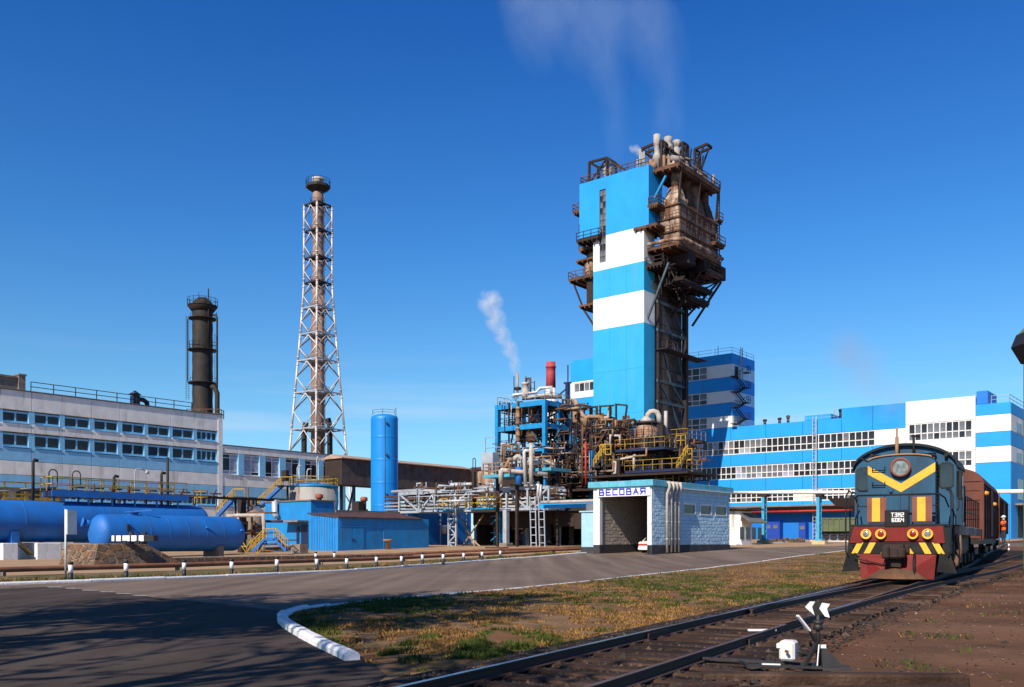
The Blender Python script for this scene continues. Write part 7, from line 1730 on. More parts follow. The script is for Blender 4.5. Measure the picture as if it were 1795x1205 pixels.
# ---- car in the portal
def car(label, px, py, v):
    p = on_v(px, py, v); cu_, cv_ = p[0], v; z = wz+.03
    t = thing('parked_car', label, 'car', (cu_, cv_, z))
    W2 = .83
    pf = [(-.0, .30), (0, .88), (.12, .98), (.55, 1.02), (1.05, 1.40), (2.3, 1.42), (3.0, 1.0), (3.9, .88), (4.05, .55), (4.05, .30)]
    mb = MB(); n = len(pf); vs = []
    for s_, k in ((-1, 1), (1, 1)):
        for y, h in pf: w = W2*(.80 if h > 1.1 else .97 if h > .9 else 1.0); vs.append((cu_+s_*w, cv_+y, z+h))
    mb.add(vs, [list(range(n)), list(range(n, 2*n))[::-1]] + [(i, n+i, n+(i+1)%n, (i+1)%n) for i in range(n)]); part(t, 'body', mb, M['carw'])
    mb = MB(); mb.hexa([(cu_-.66, cv_+.58, z+1.045), (cu_+.66, cv_+.58, z+1.045), (cu_+.6, cv_+1.0, z+1.39), (cu_-.6, cv_+1.0, z+1.39)], [(cu_-.66, cv_+.56, z+1.065), (cu_+.66, cv_+.56, z+1.065), (cu_+.6, cv_+.98, z+1.41), (cu_-.6, cv_+.98, z+1.41)]); part(t, 'rear_window', mb, M['glass'])
    mb = MB(); mb.box(cu_-.82, cu_+.82, cv_-.02, cv_+.05, z+.66, z+.82); part(t, 'tail_light', mb, M['red_pipe'])
    mb = MB(); mb.bbox(cu_-.84, cu_+.84, cv_-.1, cv_+.2, z+.28, z+.50, .04); part(t, 'bumper', mb, M['panel_grey'])
    mb = MB(); mb.box(cu_-.26, cu_+.26, cv_-.03, cv_-.015, z+.52, z+.64); part(t, 'number_plate', mb, M['bwhite'])
    for s_ in (-1, 1):
        for y in (.75, 3.2):
            w = part(t, 'wheel', MB().cyl((cu_+s_*.64, cv_+y, z+.29), (cu_+s_*.84, cv_+y, z+.29), .29, 18), M['bblack'])
            part(w, 'rim', MB().cyl((cu_+s_*.835, cv_+y, z+.29), (cu_+s_*.85, cv_+y, z+.29), .17, 14), M['silver'])
M['carw'] = pmat('cream_car_paint', (.66,.64,.58), .3, var=.04, spec=.6)
car('cream hatchback with red tail lights parked inside the weigh house portal', 1134, 967, wv+3.4)

# ---- long low building with awning right of the weigh house
lu = on_Y(1279, 947, 100, SITE); 
lb2 = thing('low_building', 'low grey lean-to building with brown awning roof behind the weigh house', 'building', (lu[0], lu[1], .8))
ud = on_Y(1300, 947, 104, SITE); zr = zrow(893, 103)
la, lb_ = on_Y(1262, 947, 104, SITE), on_v(1300, 947, on_Y(1262, 947, 104, SITE)[1])
lv_ = la[1]; ur_ = lb_[0]; ve_ = on_u(1318, 0, ur_)[1]
mb = MB(); mb.bbox(la[0]-3, ur_, lv_, ve_, .6, zr-.2, .04); part(lb2, 'wall', mb, M['panel_grey'])
mb = MB(); mb.hexa([(la[0]-3, lv_-.8, zr+.3), (ur_+1.0, lv_-.8, zr-.1), (ur_+1.0, ve_+1, zr-.1), (la[0]-3, ve_+1, zr+.3)], [(la[0]-3, lv_-.8, zr+.5), (ur_+1.0, lv_-.8, zr+.1), (ur_+1.0, ve_+1, zr+.1), (la[0]-3, ve_+1, zr+.5)]); part(lb2, 'roof', mb, M['roof_rust'])
p0_, p1_ = on_u(1293, 905, ur_), on_u(1316, 905, ur_)
mb = MB(); mb.hexa([(ur_, p0_[1], p0_[2]+.3), (ur_+1.6, p0_[1], p0_[2]-.8), (ur_+1.6, p1_[1]+1, p0_[2]-.8), (ur_, p1_[1]+1, p0_[2]+.3)], [(ur_, p0_[1], p0_[2]+.4), (ur_+1.6, p0_[1], p0_[2]-.7), (ur_+1.6, p1_[1]+1, p0_[2]-.7), (ur_, p1_[1]+1, p0_[2]+.4)]); part(lb2, 'awning', mb, M['roof_felt'])
for k_ in range(4): v = p0_[1]+.6+k_*1.6; part(lb2, 'window', MB().box(ur_, ur_+.03, v, v+1.0, p0_[2]-2.6, p0_[2]-1.2), M['glass'])

# ---- pipe bridge on blue lattice posts
M['post_blue'] = pmat('sky_blue_post_paint', (.05,.33,.52), .5, var=.1, dirt=.3)
pp = []
for px, lab in ((1340.5, 'blue lattice post on a pale yellow block, nearer the weigh house'), (1437, 'blue lattice post on a pale yellow block, nearer the locomotive')):
    Yq = 109.0 if px < 1400 else 102.0
    c = on_Y(px, 958, Yq, SITE); z0 = g(*SITE.w(c)[:2]); zt_ = zrow(870, Yq)
    t = thing('pipe_post', lab, 'post', (c[0], c[1], z0), group='blue posts carrying the white pipe')
    mb = MB(); mb.bbox(c[0]-.75, c[0]+.75, c[1]-.55, c[1]+.55, z0-.2, z0+.42, .04); part(t, 'footing', mb, pmat('cream_block', (.55,.40,.20), .8, var=.12, dirt=.3))
    mb = MB(); mb.bbox(c[0]-.30, c[0]+.02, c[1]-.25, c[1]-.05, z0+.42, zt_-.1, .02); mb.bbox(c[0]-.30, c[0]+.02, c[1]+.45, c[1]+.65, z0+.42, zt_-.1, .02); mb.bbox(c[0]-.45, c[0]+.35, c[1]-.4, c[1]+.7, z0+.42, z0+.62, .02); part(t, 'channel', mb, M['post_blue'])
    mb = MB(); n = 9
    for i in range(n): a, b = z0+.6+(zt_-z0-.9)*i/n, z0+.6+(zt_-z0-.9)*(i+1)/n; mb.bar((c[0]-.02, c[1]-.1 if i % 2 else c[1]+.55, a), (c[0]-.02, c[1]+.55 if i % 2 else c[1]-.1, b), .07, .04)
    part(t, 'lacing', mb, M['post_blue'])
    mb = MB(); mb.bbox(c[0]-.4, c[0]+.3, c[1]-.3, c[1]+.7, zt_-.1, zt_+.25, .03); part(t, 'cap', mb, M['rust_dark']); pp.append((c[0]-.05, c[1]+.1, zt_+.43))
d = (Vector(pp[1])-Vector(pp[0])); a = Vector(pp[0])-d*.75; b = Vector(pp[1])+d*3.6
mb = MB(); mb.tube([a, pp[0], pp[1], b], .2, 10); single('overhead_pipe', mb, M['bwhite'], 'long white overhead pipe carried by the two blue posts', 'pipe', tuple(a))
# rubble heap and pieces at the blue wall
rb = MB(); rng = random.Random(3)
def rubble(label, px, py, Y, n, w, mat):
    c = on_Y(px, py, Y, SITE); z0 = g(*SITE.w(c)[:2]); mb = MB()
    for _ in range(n): x, y, s_ = c[0]+rng.gauss(0, w), c[1]+rng.gauss(0, w*.5), rng.uniform(.1, .4); h = z0+max(0, .5-abs(x-c[0])/w*.3)*rng.random(); mb.hexa([(x-s_, y-s_, h-.3), (x+s_*rng.uniform(.6,1), y-s_, h-.3), (x+s_, y+s_, h-.3), (x-s_, y+s_, h-.3)], [(x-s_*.6, y-s_*.7, h+s_*.7), (x+s_*.7, y-s_*.5, h+s_*.5), (x+s_*.6, y+s_*.6, h+s_*.8), (x-s_*.7, y+s_*.6, h+s_*.6)])
    single('rubble_heap', mb, mat, label, 'rubble', (c[0], c[1], z0), kind=None)
rubble('low heap of reddish rubble behind the blue posts', 1365, 946, 118, 40, 1.6, ST[0])
rubble('grey heap of scrap before the narrow blue cabinet', 1395, 942, 128, 26, 1.2, ST[1])
# green hopper wagon far behind, at the loading dock
def hopper(px0, px1, label, Y):
    a = on_Y(px0, 940, Y, SITE); b = on_v(px1, 940, a[1]); z0 = 1.5; t = thing('goods_wagon', label, 'wagon', (a[0], a[1], z0), group='wagons at the loading dock')
    w = 3.0; z1 = zrow(909, Y); zb = z0+1.25
    mb = MB(); mb.box(a[0], b[0], a[1], a[1]+w, zb, z1); part(t, 'body', mb, M['wgreen'])
    n = 7
    for i in range(n+1):
        u = a[0]+(b[0]-a[0])*i/n; part(t, 'stanchion', MB().box(u-.09, u+.09, a[1]-.12, a[1], zb, z1), M['wgreen'])
    part(t, 'top_rail', MB().box(a[0], b[0], a[1]-.08, a[1], z1-.15, z1+.05), M['wgreen'])
    mb = MB(); mb.box(a[0]+.2, b[0]-.2, a[1]+.4, a[1]+2.6, z0+.75, zb); part(t, 'underframe', mb, M['bblack'])
    for i in range(4):
        u = a[0]+1+(b[0]-a[0]-2)*(i+.0)/3; part(t, 'wheel', MB().cyl((u, a[1]+.5, z0+.48), (u, a[1]+.62, z0+.48), .47, 16), M['rust_dark'])
M['wgreen'] = pmat('dull_green_wagon', (.10,.12,.06), .75, var=.2, dirt=.6, dirtcol=(.06,.04,.03), dscale=1)
hopper(1432, 1500, 'dull green open wagon standing at the loading dock left of the locomotive', 122)
mb = MB(); a = on_Y(1440, 909, 126, SITE); b = on_v(1520, 0, a[1]); mb.hexa([(a[0]+2, a[1], 6.2), (b[0], a[1], 6.2), (b[0], a[1]+4, 6.2), (a[0]+2, a[1]+4, 6.2)], [(a[0]+1, a[1]-.4, 7.3), (b[0], a[1]-.4, 7.3), (b[0], a[1]+4, 7.3), (a[0]+1, a[1]+4, 7.3)]); single('loading_hopper', mb, M['rust_dark'], 'rusty loading hopper hanging under the canopy above the green wagon', 'hopper', (a[0], a[1], 6.2))

# ---- bollards
BL = [(124,1021),(221,1017.5),(323,1013),(406,1011),(485,1006.5),(556,1003),(608,1001),(660,997),(704,995),(741,992),(777,991),(813,987),(845,984),(877,981)]
desc = ['first black and white bollard of the row, next to the sign pole', 'second bollard of the roadside row, below the striped buffer beam', 'third bollard of the row, at the end of the stone mound', 'fourth bollard of the row, below the blue tank end', 'fifth bollard of the row, below the crossover steps', 'sixth bollard of the row, below the corrugated shed end', 'seventh bollard of the row, below the blue shed door', 'eighth bollard of the row, beside the rusty stub', 'ninth bollard of the row, below the far half of the blue shed', 'tenth bollard of the row, below the end of the blue shed', 'eleventh bollard of the row, left of the lattice rack leg', 'twelfth bollard of the row, just right of the lattice rack leg', 'thirteenth bollard of the row, below the hooped pole', 'last bollard of the row, nearest the weigh house']
first = None
for (px, py), ds in zip(BL, desc):
    p = gp(px, py)
    if first is None:
        first = thing('bollard', ds, 'bollard', p, WF, group='black and white bollards along the road')
        mb = MB(); mb.lathe([(.085, -.05), (.085, .36)], p, 14); part(first, 'black_foot', mb, M['bblack'])
        mb = MB(); mb.lathe([(.0855, .36), (.0855, .67)], p, 14); part(first, 'white_sleeve', mb, M['bwhite'])
        mb = MB(); mb.lathe([(.0945, .67), (.0945, .76), (.075, .78)], p, 14); part(first, 'black_cap', mb, M['bblack'])
    else:
        o = copy_tree(first, p, None, ds); o.rotation_euler = (R(random.uniform(-2.5,2.5)), R(random.uniform(-2.5,2.5)), random.uniform(0,3)); s_ = random.uniform(.95,1.06); o.scale = (s_,s_,s_)
for px, py, ds in ((586, 980, 'small white marker post behind the rusty pipe, farthest from the frame edge'), (553.5, 981, 'small white marker post behind the rusty pipe by the shed corner')):
    p = gp(px, py+6); o = copy_tree(first, p, None, ds)
# sign pole seen edge-on
p = gp(115, 1020)
sp = thing('sign_pole', 'slim black and white pole with a road sign seen edge-on', 'road sign', p, WF)
zt_ = zrow(893, p[1])
part(sp, 'pole', MB().cyl((p[0], p[1], .42), (p[0], p[1], zt_), .035, 10), M['bwhite'])
part(sp, 'black_foot', MB().cyl((p[0], p[1], -.1), (p[0], p[1], .42), .036, 10), M['bblack'])
mb = MB(); mb.box(p[0]+.04, p[0]+.075, p[1]-.02, p[1]+.75, zrow(937, p[1]), zt_-.02); part(sp, 'sign_plate', mb, M['bwhite'])
# green signal box at the right frame edge
Yg = 20.0
p = on_Y(1797.5, 1000, Yg, WF)
gs = thing('signal_post', 'green lineside post with a hooded black lamp head at the right frame edge', 'signal', (p[0]+.12, p[1], 0), WF)
M['sgreen'] = pmat('faded_green_paint', (.10,.16,.07), .6, var=.2, dirt=.4)
x0 = on_Y(1791.5, 0, Yg+.4, WF)[0]
zc0 = zrow(1001, Yg); zc1 = zrow(560, Yg)
mb = MB(); mb.bbox(x0+.02, x0+.42, p[1], p[1]+.4, zc0, zrow(620, Yg), .02); part(gs, 'cabinet_post', mb, M['sgreen'])
mb = MB(); mb.bbox(x0+.06, x0+.36, p[1]+.05, p[1]+.35, 0, zc0, .02); part(gs, 'foot', mb, M['rust_dark'])
hx = on_Y(1773, 0, Yg+.42, WF)[0]
zz = lambda py: zrow(py, Yg)
mb = MB(); mb.prism([(hx, zz(603)), (hx+.12, zz(580)), (x0+.04, zz(590)), (x0+.30, zz(610)), (x0+.30, zz(632)), (x0+.0, zz(632))], p[1]-.05, p[1]+.45, 'y'); part(gs, 'lamp_hood', mb, M['bblack'])
mb = MB(); mb.prism([(x0-.1, zz(581)), (x0+.25, zz(550)), (x0+.6, zz(550)), (x0+.6, zz(615)), (x0+.31, zz(609))], p[1]-.02, p[1]+.42, 'y'); part(gs, 'lamp_housing', mb, M['sgreen'])
# ================================================================= locomotive
LX = XL + GA/2; LY = 33.0
M['loco_blue'] = pmat('loco_blue_paint', (.018,.080,.148), .5, var=.10, scale=1.2, dirt=.6, dirtcol=(.022,.026,.03), dscale=1.3, stretch=3.5, lo=.46, hi=.70, spec=.25)
M['loco_yellow'] = pmat('loco_yellow_paint', (.70,.40,.03), .5, var=.08, dirt=.35, dirtcol=(.35,.18,.03), dscale=3)
M['loco_red'] = pmat('loco_red_paint', (.165,.016,.013), .6, var=.18, scale=2, dirt=.6, dirtcol=(.06,.022,.015), dscale=1.8, stretch=2, spec=.2)
M['loco_brown'] = pmat('loco_red_brown_paint', (.20,.06,.035), .6, var=.15, dirt=.4)
M['loco_black'] = pmat('oily_black', (.010,.009,.009), .6, spec=.25, var=.3, dirt=.3, dirtcol=(.05,.035,.025), dscale=2)
M['loco_roof'] = pmat('loco_dark_roof', (.014,.015,.018), .6, spec=.2, var=.2, dirt=.3, dirtcol=(.06,.05,.045))
M['lens'] = pmat('lamp_lens', (.30,.30,.28), .12, metal=.5, var=.5, scale=7)
M['redlens'] = pmat('red_lens', (.24,.012,.012), .12, var=.1, spec=.7)
M['cabglass'] = pmat('cab_window_glass', (.012,.014,.017), .04, var=.7, scale=1.3, spec=.75)
lz0 = 0.27
lo = thing('locomotive', 'dark blue diesel shunting locomotive with a yellow chevron and red plough', 'locomotive', (LX, LY, 0), TRK)
def LP_(name, mb, m, par=None, **k): return part(par or lo, name, mb, M[m] if isinstance(m, str) else [M[x] for x in m], **k)
X = lambda d: LX+d
def Zp(py, Y=30.7): return zrow(py, Y)
zf = 2.05                                    # walkway level
# beam, lamps, stripes
LP_('headstock', MB().bbox(X(-1.40), X(1.42), LY, LY+.35, 1.53, zf, .03), 'loco_red')
LP_('headstock_end', MB().prism([(X(-1.52), 1.5), (X(-1.12), 1.5), (X(-1.26), 2.06), (X(-1.38), 2.06)], LY-.02, LY+.1, 'y'), 'loco_red')
LP_('headstock_end', MB().prism([(X(1.12), 1.5), (X(1.46), 1.5), (X(1.40), 2.06), (X(1.22), 2.06)], LY-.02, LY+.1, 'y'), 'loco_red')
LP_('stripe_plate', MB().bbox(X(-1.38), X(1.30), LY+.02, LY+.2, 1.13, 1.53, .01), 'loco_black')
for s_ in (-1, 1):
    for k_ in range(3):
        a = .30 + k_*.40; pts_ = [(X(s_*(a+.16)), 1.145), (X(s_*(a+.36)), 1.145), (X(s_*(a+.17)), 1.515), (X(s_*max(a-.03, .27)), 1.515)]
        if k_ == 0: pts_ = [(X(s_*.30), 1.145), (X(s_*.52), 1.145), (X(s_*.33), 1.45), (X(s_*.30), 1.45)]
        if s_ < 0: pts_ = pts_[::-1]
        LP_('yellow_stripe', MB().prism(pts_, LY+.006, LY+.021, 'y'), 'loco_yellow')
for dx_, lens in ((-.97,'lens'), (-.50,'redlens'), (.50,'redlens'), (.95,'lens')):
    h = LP_('buffer_lamp', MB().lathe([(.13, LY+.02), (.165, LY-.02), (.175, LY-.12), (.14, LY-.12), (.13, LY-.09)][::-1], (X(dx_), 0, 1.80), 20, 'y'), 'loco_yellow')
    LP_('lens', MB().lathe([(.02, LY-.10), (.10, LY-.095), (.135, LY-.07)], (X(dx_), 0, 1.80), 20, 'y'), lens, h)
# coupler
mb = MB(); mb.bbox(X(-.42), X(.40), LY-.12, LY+.06, 1.15, 1.45, .04); mb.bbox(X(-.26), X(.22), LY-.75, LY+.0, .98, 1.38, .06); mb.bbox(X(-.36), X(-.12), LY-.95, LY-.4, .98, 1.40, .07); mb.bbox(X(.10), X(.34), LY-.80, LY-.4, 1.0, 1.34, .07); mb.prism([(X(-.2), .98), (X(-.28), .72), (X(.18), .70), (X(.22), .98)], LY-.5, LY-.2, 'y'); LP_('coupler', mb, 'rust_dark')
mb = MB(); mb.tube([(X(.55), LY-.05, 1.1), (X(.56), LY-.25, .9), (X(.57), LY-.3, .45), (X(.57), LY-.2, .25)], .045, 8); mb.tube([(X(.22), LY-.05, 1.45), (X(.30), LY-.35, 1.2), (X(.20), LY-.4, .8)], .03, 7); LP_('brake_hose', mb, 'loco_black')
mb = MB(); mb.tube([(X(-1.35), LY-.08, .98), (X(-.4), LY-.25, .78), (X(-.3), LY-.3, 1.0)], .022, 6); LP_('uncoupling_rod', mb, 'rust_dark')
# plough: raked plates meeting at the middle
mb = MB()
mb.hexa([(X(-1.14), LY-.05, .30), (X(.0), LY-.55, .30), (X(.0), LY-.47, .30), (X(-1.14), LY+.05, .30)], [(X(-1.20), LY+.05, 1.12), (X(0), LY-.02, 1.12), (X(0), LY+.06, 1.12), (X(-1.20), LY+.12, 1.12)])
mb.hexa([(X(0), LY-.55, .30), (X(1.14), LY-.05, .30), (X(1.14), LY+.05, .30), (X(0), LY-.47, .30)], [(X(0), LY-.02, 1.12), (X(1.20), LY+.05, 1.12), (X(1.20), LY+.12, 1.12), (X(0), LY+.06, 1.12)])
LP_('plough', mb, 'loco_red')
mb = MB(); mb.hexa([(X(-.95), LY-.28, .31), (X(.0), LY-.62, .31), (X(.95), LY-.28, .31), (X(0), LY-.2, .31)], [(X(-.5), LY-.30, .62), (X(0), LY-.50, .66), (X(.5), LY-.30, .62), (X(0), LY-.2, .64)]); LP_('plough_gusset', mb, 'rust')
# corner steps
for s_ in (-1, 1):
    mb = MB(); mb.hexa([(X(s_*1.22), LY+.0, .55), (X(s_*1.80), LY+.1, .50), (X(s_*1.80), LY+.2, .50), (X(s_*1.22), LY+.1, .55)], [(X(s_*1.30), LY+.0, 1.14), (X(s_*1.56), LY+.02, 1.32), (X(s_*1.56), LY+.12, 1.32), (X(s_*1.30), LY+.1, 1.14)])
    if s_ < 0: mb.f = [f[::-1] for f in mb.f]
    mb.hexa([(X(s_*1.40), LY+.02, 1.2), (X(s_*1.6), LY+.02, 1.2), (X(s_*1.6), LY+1.3, 1.2), (X(s_*1.40), LY+1.3, 1.2)], [(X(s_*1.36), LY+.02, 2.02), (X(s_*1.52), LY+.02, 2.02), (X(s_*1.52), LY+1.3, 2.02), (X(s_*1.36), LY+1.3, 2.02)])
    LP_('step_plate', mb, 'loco_black')
    mb = MB()
    for i, z in enumerate((.6, 1.0, 1.4)): mb.box(X(s_*1.25), X(s_*1.66), LY+.45, LY+1.0, z, z+.04)
    LP_('step_tread', mb, 'rust_dark')
# walkway, sills
LP_('walkway', MB().bbox(X(-1.48), X(1.48), LY+.02, LY+16.4, zf-.02, zf+.08, .02), 'loco_black')
for s_ in (-1, 1): LP_('side_sill', MB().bbox(X(s_*1.50)-.04, X(s_*1.50)+.04, LY+2.9, LY+16.4, zf-.26, zf+.09, .02), 'rust_pale' if s_ > 0 else 'loco_black')
LP_('under_frame', MB().box(X(-1.0), X(1.0), LY+.4, LY+16.4, 1.1, zf-.03), 'loco_black')
# short hood (nose) with arched top
NY = LY+.95; zn = 4.36
prof = [(-1.08, zf+.08), (1.08, zf+.08), (1.08, zn-.10), (1.03, zn)] + [(1.03*math.cos(a), zn + .18*math.sin(a)) for a in np.linspace(.12, math.pi-.12, 9)] + [(-1.03, zn), (-1.08, zn-.10)]
LP_('nose_hood', MB().prism([(X(a), b) for a, b in prof][::-1], NY, NY+1.3, 'y'), 'loco_blue')
LP_('nose_brow', MB().prism([(X(a*1.015), b+(.012 if b > zn-.2 else 0)) for a, b in prof if b > zn-.12][::-1], NY-.05, NY+1.25, 'y'), pm_ if False else 'loco_roof') if False else None
arc = [(1.06*math.cos(a), zn + .185*math.sin(a)) for a in np.linspace(.0, math.pi, 13)]
LP_('nose_brow', MB().tube([(X(a), NY-.02, b+.01) for a, b in arc], .035, 6), 'tan')
# nose door seams, chevron, grab irons
def chev(pts_, y=NY-.012): return MB().prism([(X(a), b) for a, b in pts_][::-1], y, y+.014, 'y')
LP_('chevron', chev([(-1.08, 4.20), (-1.08, 3.90), (.0, 3.25), (.0, 3.55)]), 'loco_yellow')
LP_('chevron', chev([(.0, 3.55), (.0, 3.25), (1.08, 3.93), (1.08, 4.24)]), 'loco_yellow')
for x in (-.02, .35): LP_('door_seam', MB().box(X(x)-.008, X(x)+.008, NY-.008, NY+.01, zf+.1, 3.3), 'loco_roof')
mb = MB()
for z in (4.02, 3.50): mb.tube([(X(-.92), NY, z+.12), (X(-.92), NY-.09, z), (X(-.52), NY-.09, z), (X(-.52), NY, z+.14)], .016, 6)
LP_('grab_iron', mb, 'loco_roof')
hl = LP_('headlight', MB().lathe([(.30, NY+.01), (.32, NY-.10), (.34, NY-.16), (.26, NY-.16), (.25, NY-.10)][::-1], (X(.0), 0, 4.10), 24, 'y'), 'loco_brown')
LP_('lens', MB().lathe([(.02, NY-.05), (.15, NY-.07), (.262, NY-.12)], (X(.0), 0, 4.10), 24, 'y'), 'lens', hl)
LP_('horn_lamp', MB().lathe([(.01, NY-.09), (.05, NY-.08), (.07, NY)], (X(-.32), 0, 3.28), 10, 'y'), 'loco_blue')
for x, w in ((.95, .13),):
    mb = MB(); 
    for k_ in range(16): z = 2.25+k_*.13; mb.hexa([(X(1.075), NY+.15, z), (X(1.11), NY+.15, z-.02), (X(1.11), NY+1.2, z-.02), (X(1.075), NY+1.2, z)], [(X(1.075), NY+.15, z+.09), (X(1.085), NY+.15, z+.09), (X(1.085), NY+1.2, z+.09), (X(1.075), NY+1.2, z+.09)])
    LP_('side_louvre', mb, 'loco_roof')
# striped panels on the front railing and number board
for x0 in (-.97, .45):
    LP_('hazard_panel', MB().bbox(X(x0), X(x0+.62), LY+.10, LY+.13, zf+.16, zf+1.0, .008), 'loco_brown')
    LP_('hazard_stripe', MB().bbox(X(x0+.16), X(x0+.42), LY+.088, LY+.102, zf+.175, zf+.985, .004), 'loco_yellow')
    LP_('base_board', MB().bbox(X(x0+.05), X(x0+.72), LY+.06, LY+.09, zf+.06, zf+.155, .008), 'navy_steel')
nb = LP_('number_board', MB().bbox(X(-.38), X(.34), LY-.02, LY+.06, zf-.02, zf+.56, .03), 'loco_black')
wt = pmat('number_white', (.75,.75,.72), .6, var=.05)
letters(nb, 'ТЭМ2', lambda x, z, o: (X(-.17)+x, LY-.02-o, zf+.34+z), .065, .12, .040, .024, wt, .012)
letters(nb, '6064', lambda x, z, o: (X(-.15)+x, LY-.02-o, zf+.17+z), .060, .11, .040, .024, wt, .012)
# front railing
mb = MB(); zr_ = zf+1.08
mb.tube([(X(-1.45), LY+1.2, zr_-.30), (X(-1.40), LY+.4, zr_-.06), (X(-1.28), LY+.12, zr_), (X(1.28), LY+.12, zr_), (X(1.42), LY+.5, zr_-.12), (X(1.46), LY+1.3, zr_-.4)], .026, 7)
for x in (-1.28, -.40, .36, 1.28): mb.cyl((X(x), LY+.12, zf), (X(x), LY+.12, zr_), .022, 6)
for x0, x1 in ((-1.28, -.97), (1.07, 1.28)): mb.cyl((X(x0), LY+.12, zf+.7), (X(x1), LY+.12, zf+.7), .018, 6)
LP_('front_railing', mb, 'loco_roof')
for s_ in (-1, 1):
    mb = MB(); x = s_*1.55
    for dy_ in (0, .75): mb.tube([(X(x), LY+.05+dy_, 1.0), (X(x*1.06), LY+dy_, 1.2), (X(x*1.06), LY+dy_, zf+1.05), (X(x), LY+.05+dy_, zf+1.25), (X(x*.97), LY+.2+dy_, zf+1.2)], .024, 7)
    LP_('corner_handrail', mb, 'loco_roof')
# cab
CYF = LY+1.75; CYB = LY+4.6; cw = 1.66
zc_e, zc_t = 4.12, 4.95
def cabroof(y): return None
arcp = [(cw*math.cos(a), zc_e + (zc_t-zc_e)*math.sin(a)) for a in np.linspace(0, math.pi, 21)]
LP_('cab', MB().prism([(X(a), b) for a, b in ([(-cw, zf+.08), (cw, zf+.08)] + arcp)][::-1], CYF, CYB, 'y'), 'loco_blue')
ro = MB(); k = 1.035
vs = []
for y in (CYF-.16, CYB+.1):
    for a, b in arcp: vs.append((X(a*k), y, zc_e-.02+(b-zc_e)*1.03+.05))
    for a, b in arcp: vs.append((X(a*k*.985), y, zc_e-.06+(b-zc_e)*1.0+.03))
n = len(arcp)
for i in range(n-1):
    ro.f += [[i, 2*n+i, 2*n+i+1, i+1], [n+i, n+i+1, 3*n+i+1, 3*n+i], [i, i+1, n+i+1, n+i], [2*n+i, 3*n+i, 3*n+i+1, 2*n+i+1]]
ro.f += [[0, n, 3*n, 2*n], [n-1, 3*n-1, 4*n-1, 2*n-1]]; ro.v = vs; ro.m = [0]*len(ro.f); ro.sm = [False]*len(ro.f)
LP_('cab_roof', ro, 'loco_roof')
def cabwin(x0, x1, z0, z1):
    b = .09; ol = [(x0+b, z0), (x1-b, z0), (x1, z0+b), (x1, z1-b), (x1-b*1.4, z1), (x0+b*1.4, z1), (x0, z1-b), (x0, z0+b)]
    f = LP_('cab_window', MB().prism([(X(a), c) for a, c in ol][::-1], CYF-.03, CYF+.02, 'y'), 'loco_black')
    cx_, cz_ = (x0+x1)/2, (z0+z1)/2
    LP_('pane', MB().prism([(X(cx_+(a-cx_)*.86), cz_+(c-cz_)*.90) for a, c in ol][::-1], CYF-.036, CYF+.0, 'y'), 'cabglass', f)
cabwin(-1.60, -1.14, 3.35, 4.22); cabwin(1.12, 1.60, 3.05, 4.12) if False else cabwin(1.10, 1.58, 3.38, 4.28)
LP_('cab_door', MB().box(X(1.09), X(1.60), CYF-.012, CYF+.01, zf+.15, 4.2), 'loco_blue')
# cab side facing right
f = LP_('side_window', MB().bbox(X(cw), X(cw+.03), CYF+.5, CYF+2.3, 3.1, 4.0, .02), 'loco_black')
LP_('pane', MB().box(X(cw+.03), X(cw+.036), CYF+.58, CYF+2.2, 3.18, 3.93), 'cabglass', f)
LP_('mirror', MB().bbox(X(cw+.05), X(cw+.16), CYF+.1, CYF+.45, 3.0, 4.0, .02), 'loco_roof')
mb = MB(); mb.tube([(X(cw+.04), CYB-.15, zf+.2), (X(cw+.06), CYB-.15, 3.6)], .025, 6); mb.tube([(X(cw-.0), CYF+.15, 2.6), (X(cw+.07), CYF+.15, 2.75), (X(cw+.07), CYF+.15, 3.3)], .02, 6); LP_('grab_rail', mb, 'loco_roof')
LP_('cab_panel', MB().bbox(X(1.40), X(1.66), CYB+.02, CYB+.3, zf+.08, zf+1.5, .02), 'panel_grey')
# roof furniture
mb = MB(); mb.cyl((X(-.20), NY+.5, zn+.1), (X(-.20), NY+.5, 5.55), .035, 7); mb.cyl((X(-.20), NY+.5, zn+.1), (X(-.20), NY+.5, zn+.85), .06, 8); LP_('aerial', mb, 'tan')
mb = MB(); mb.cyl((X(.32), NY+.7, zn+.1), (X(.32), NY+.7, 5.25), .045, 8); mb.cyl((X(.25), NY+.7, 5.25), (X(.50), NY+.7, 5.22), .04, 7); LP_('whistle_pipe', mb, 'loco_roof')
for x in (-.68, .78): LP_('hatch', MB().lathe([(.24, zn+.08), (.24, zn+.22), (.27, zn+.23), (.27, zn+.27), (.05, zn+.29)], (X(x), NY+.6, 0), 16), 'loco_blue')
mb = MB()
for x, z in ((-1.05, 4.62), (1.35, 4.52)): mb.cyl((X(x), CYF-.2, z), (X(x), CYF+.02, z), .06, 8)
LP_('marker_lamp', mb, 'loco_roof')
mb = MB(); mb.tube([(X(1.0), NY+.2, 4.35), (X(1.0), NY-.1, 4.5), (X(1.12), NY-.1, 4.45)], .03, 6); mb.tube([(X(-1.1), NY+.2, 4.35), (X(-1.35), NY+.1, 4.5)], .025, 6); LP_('sand_pipe', mb, 'loco_roof')
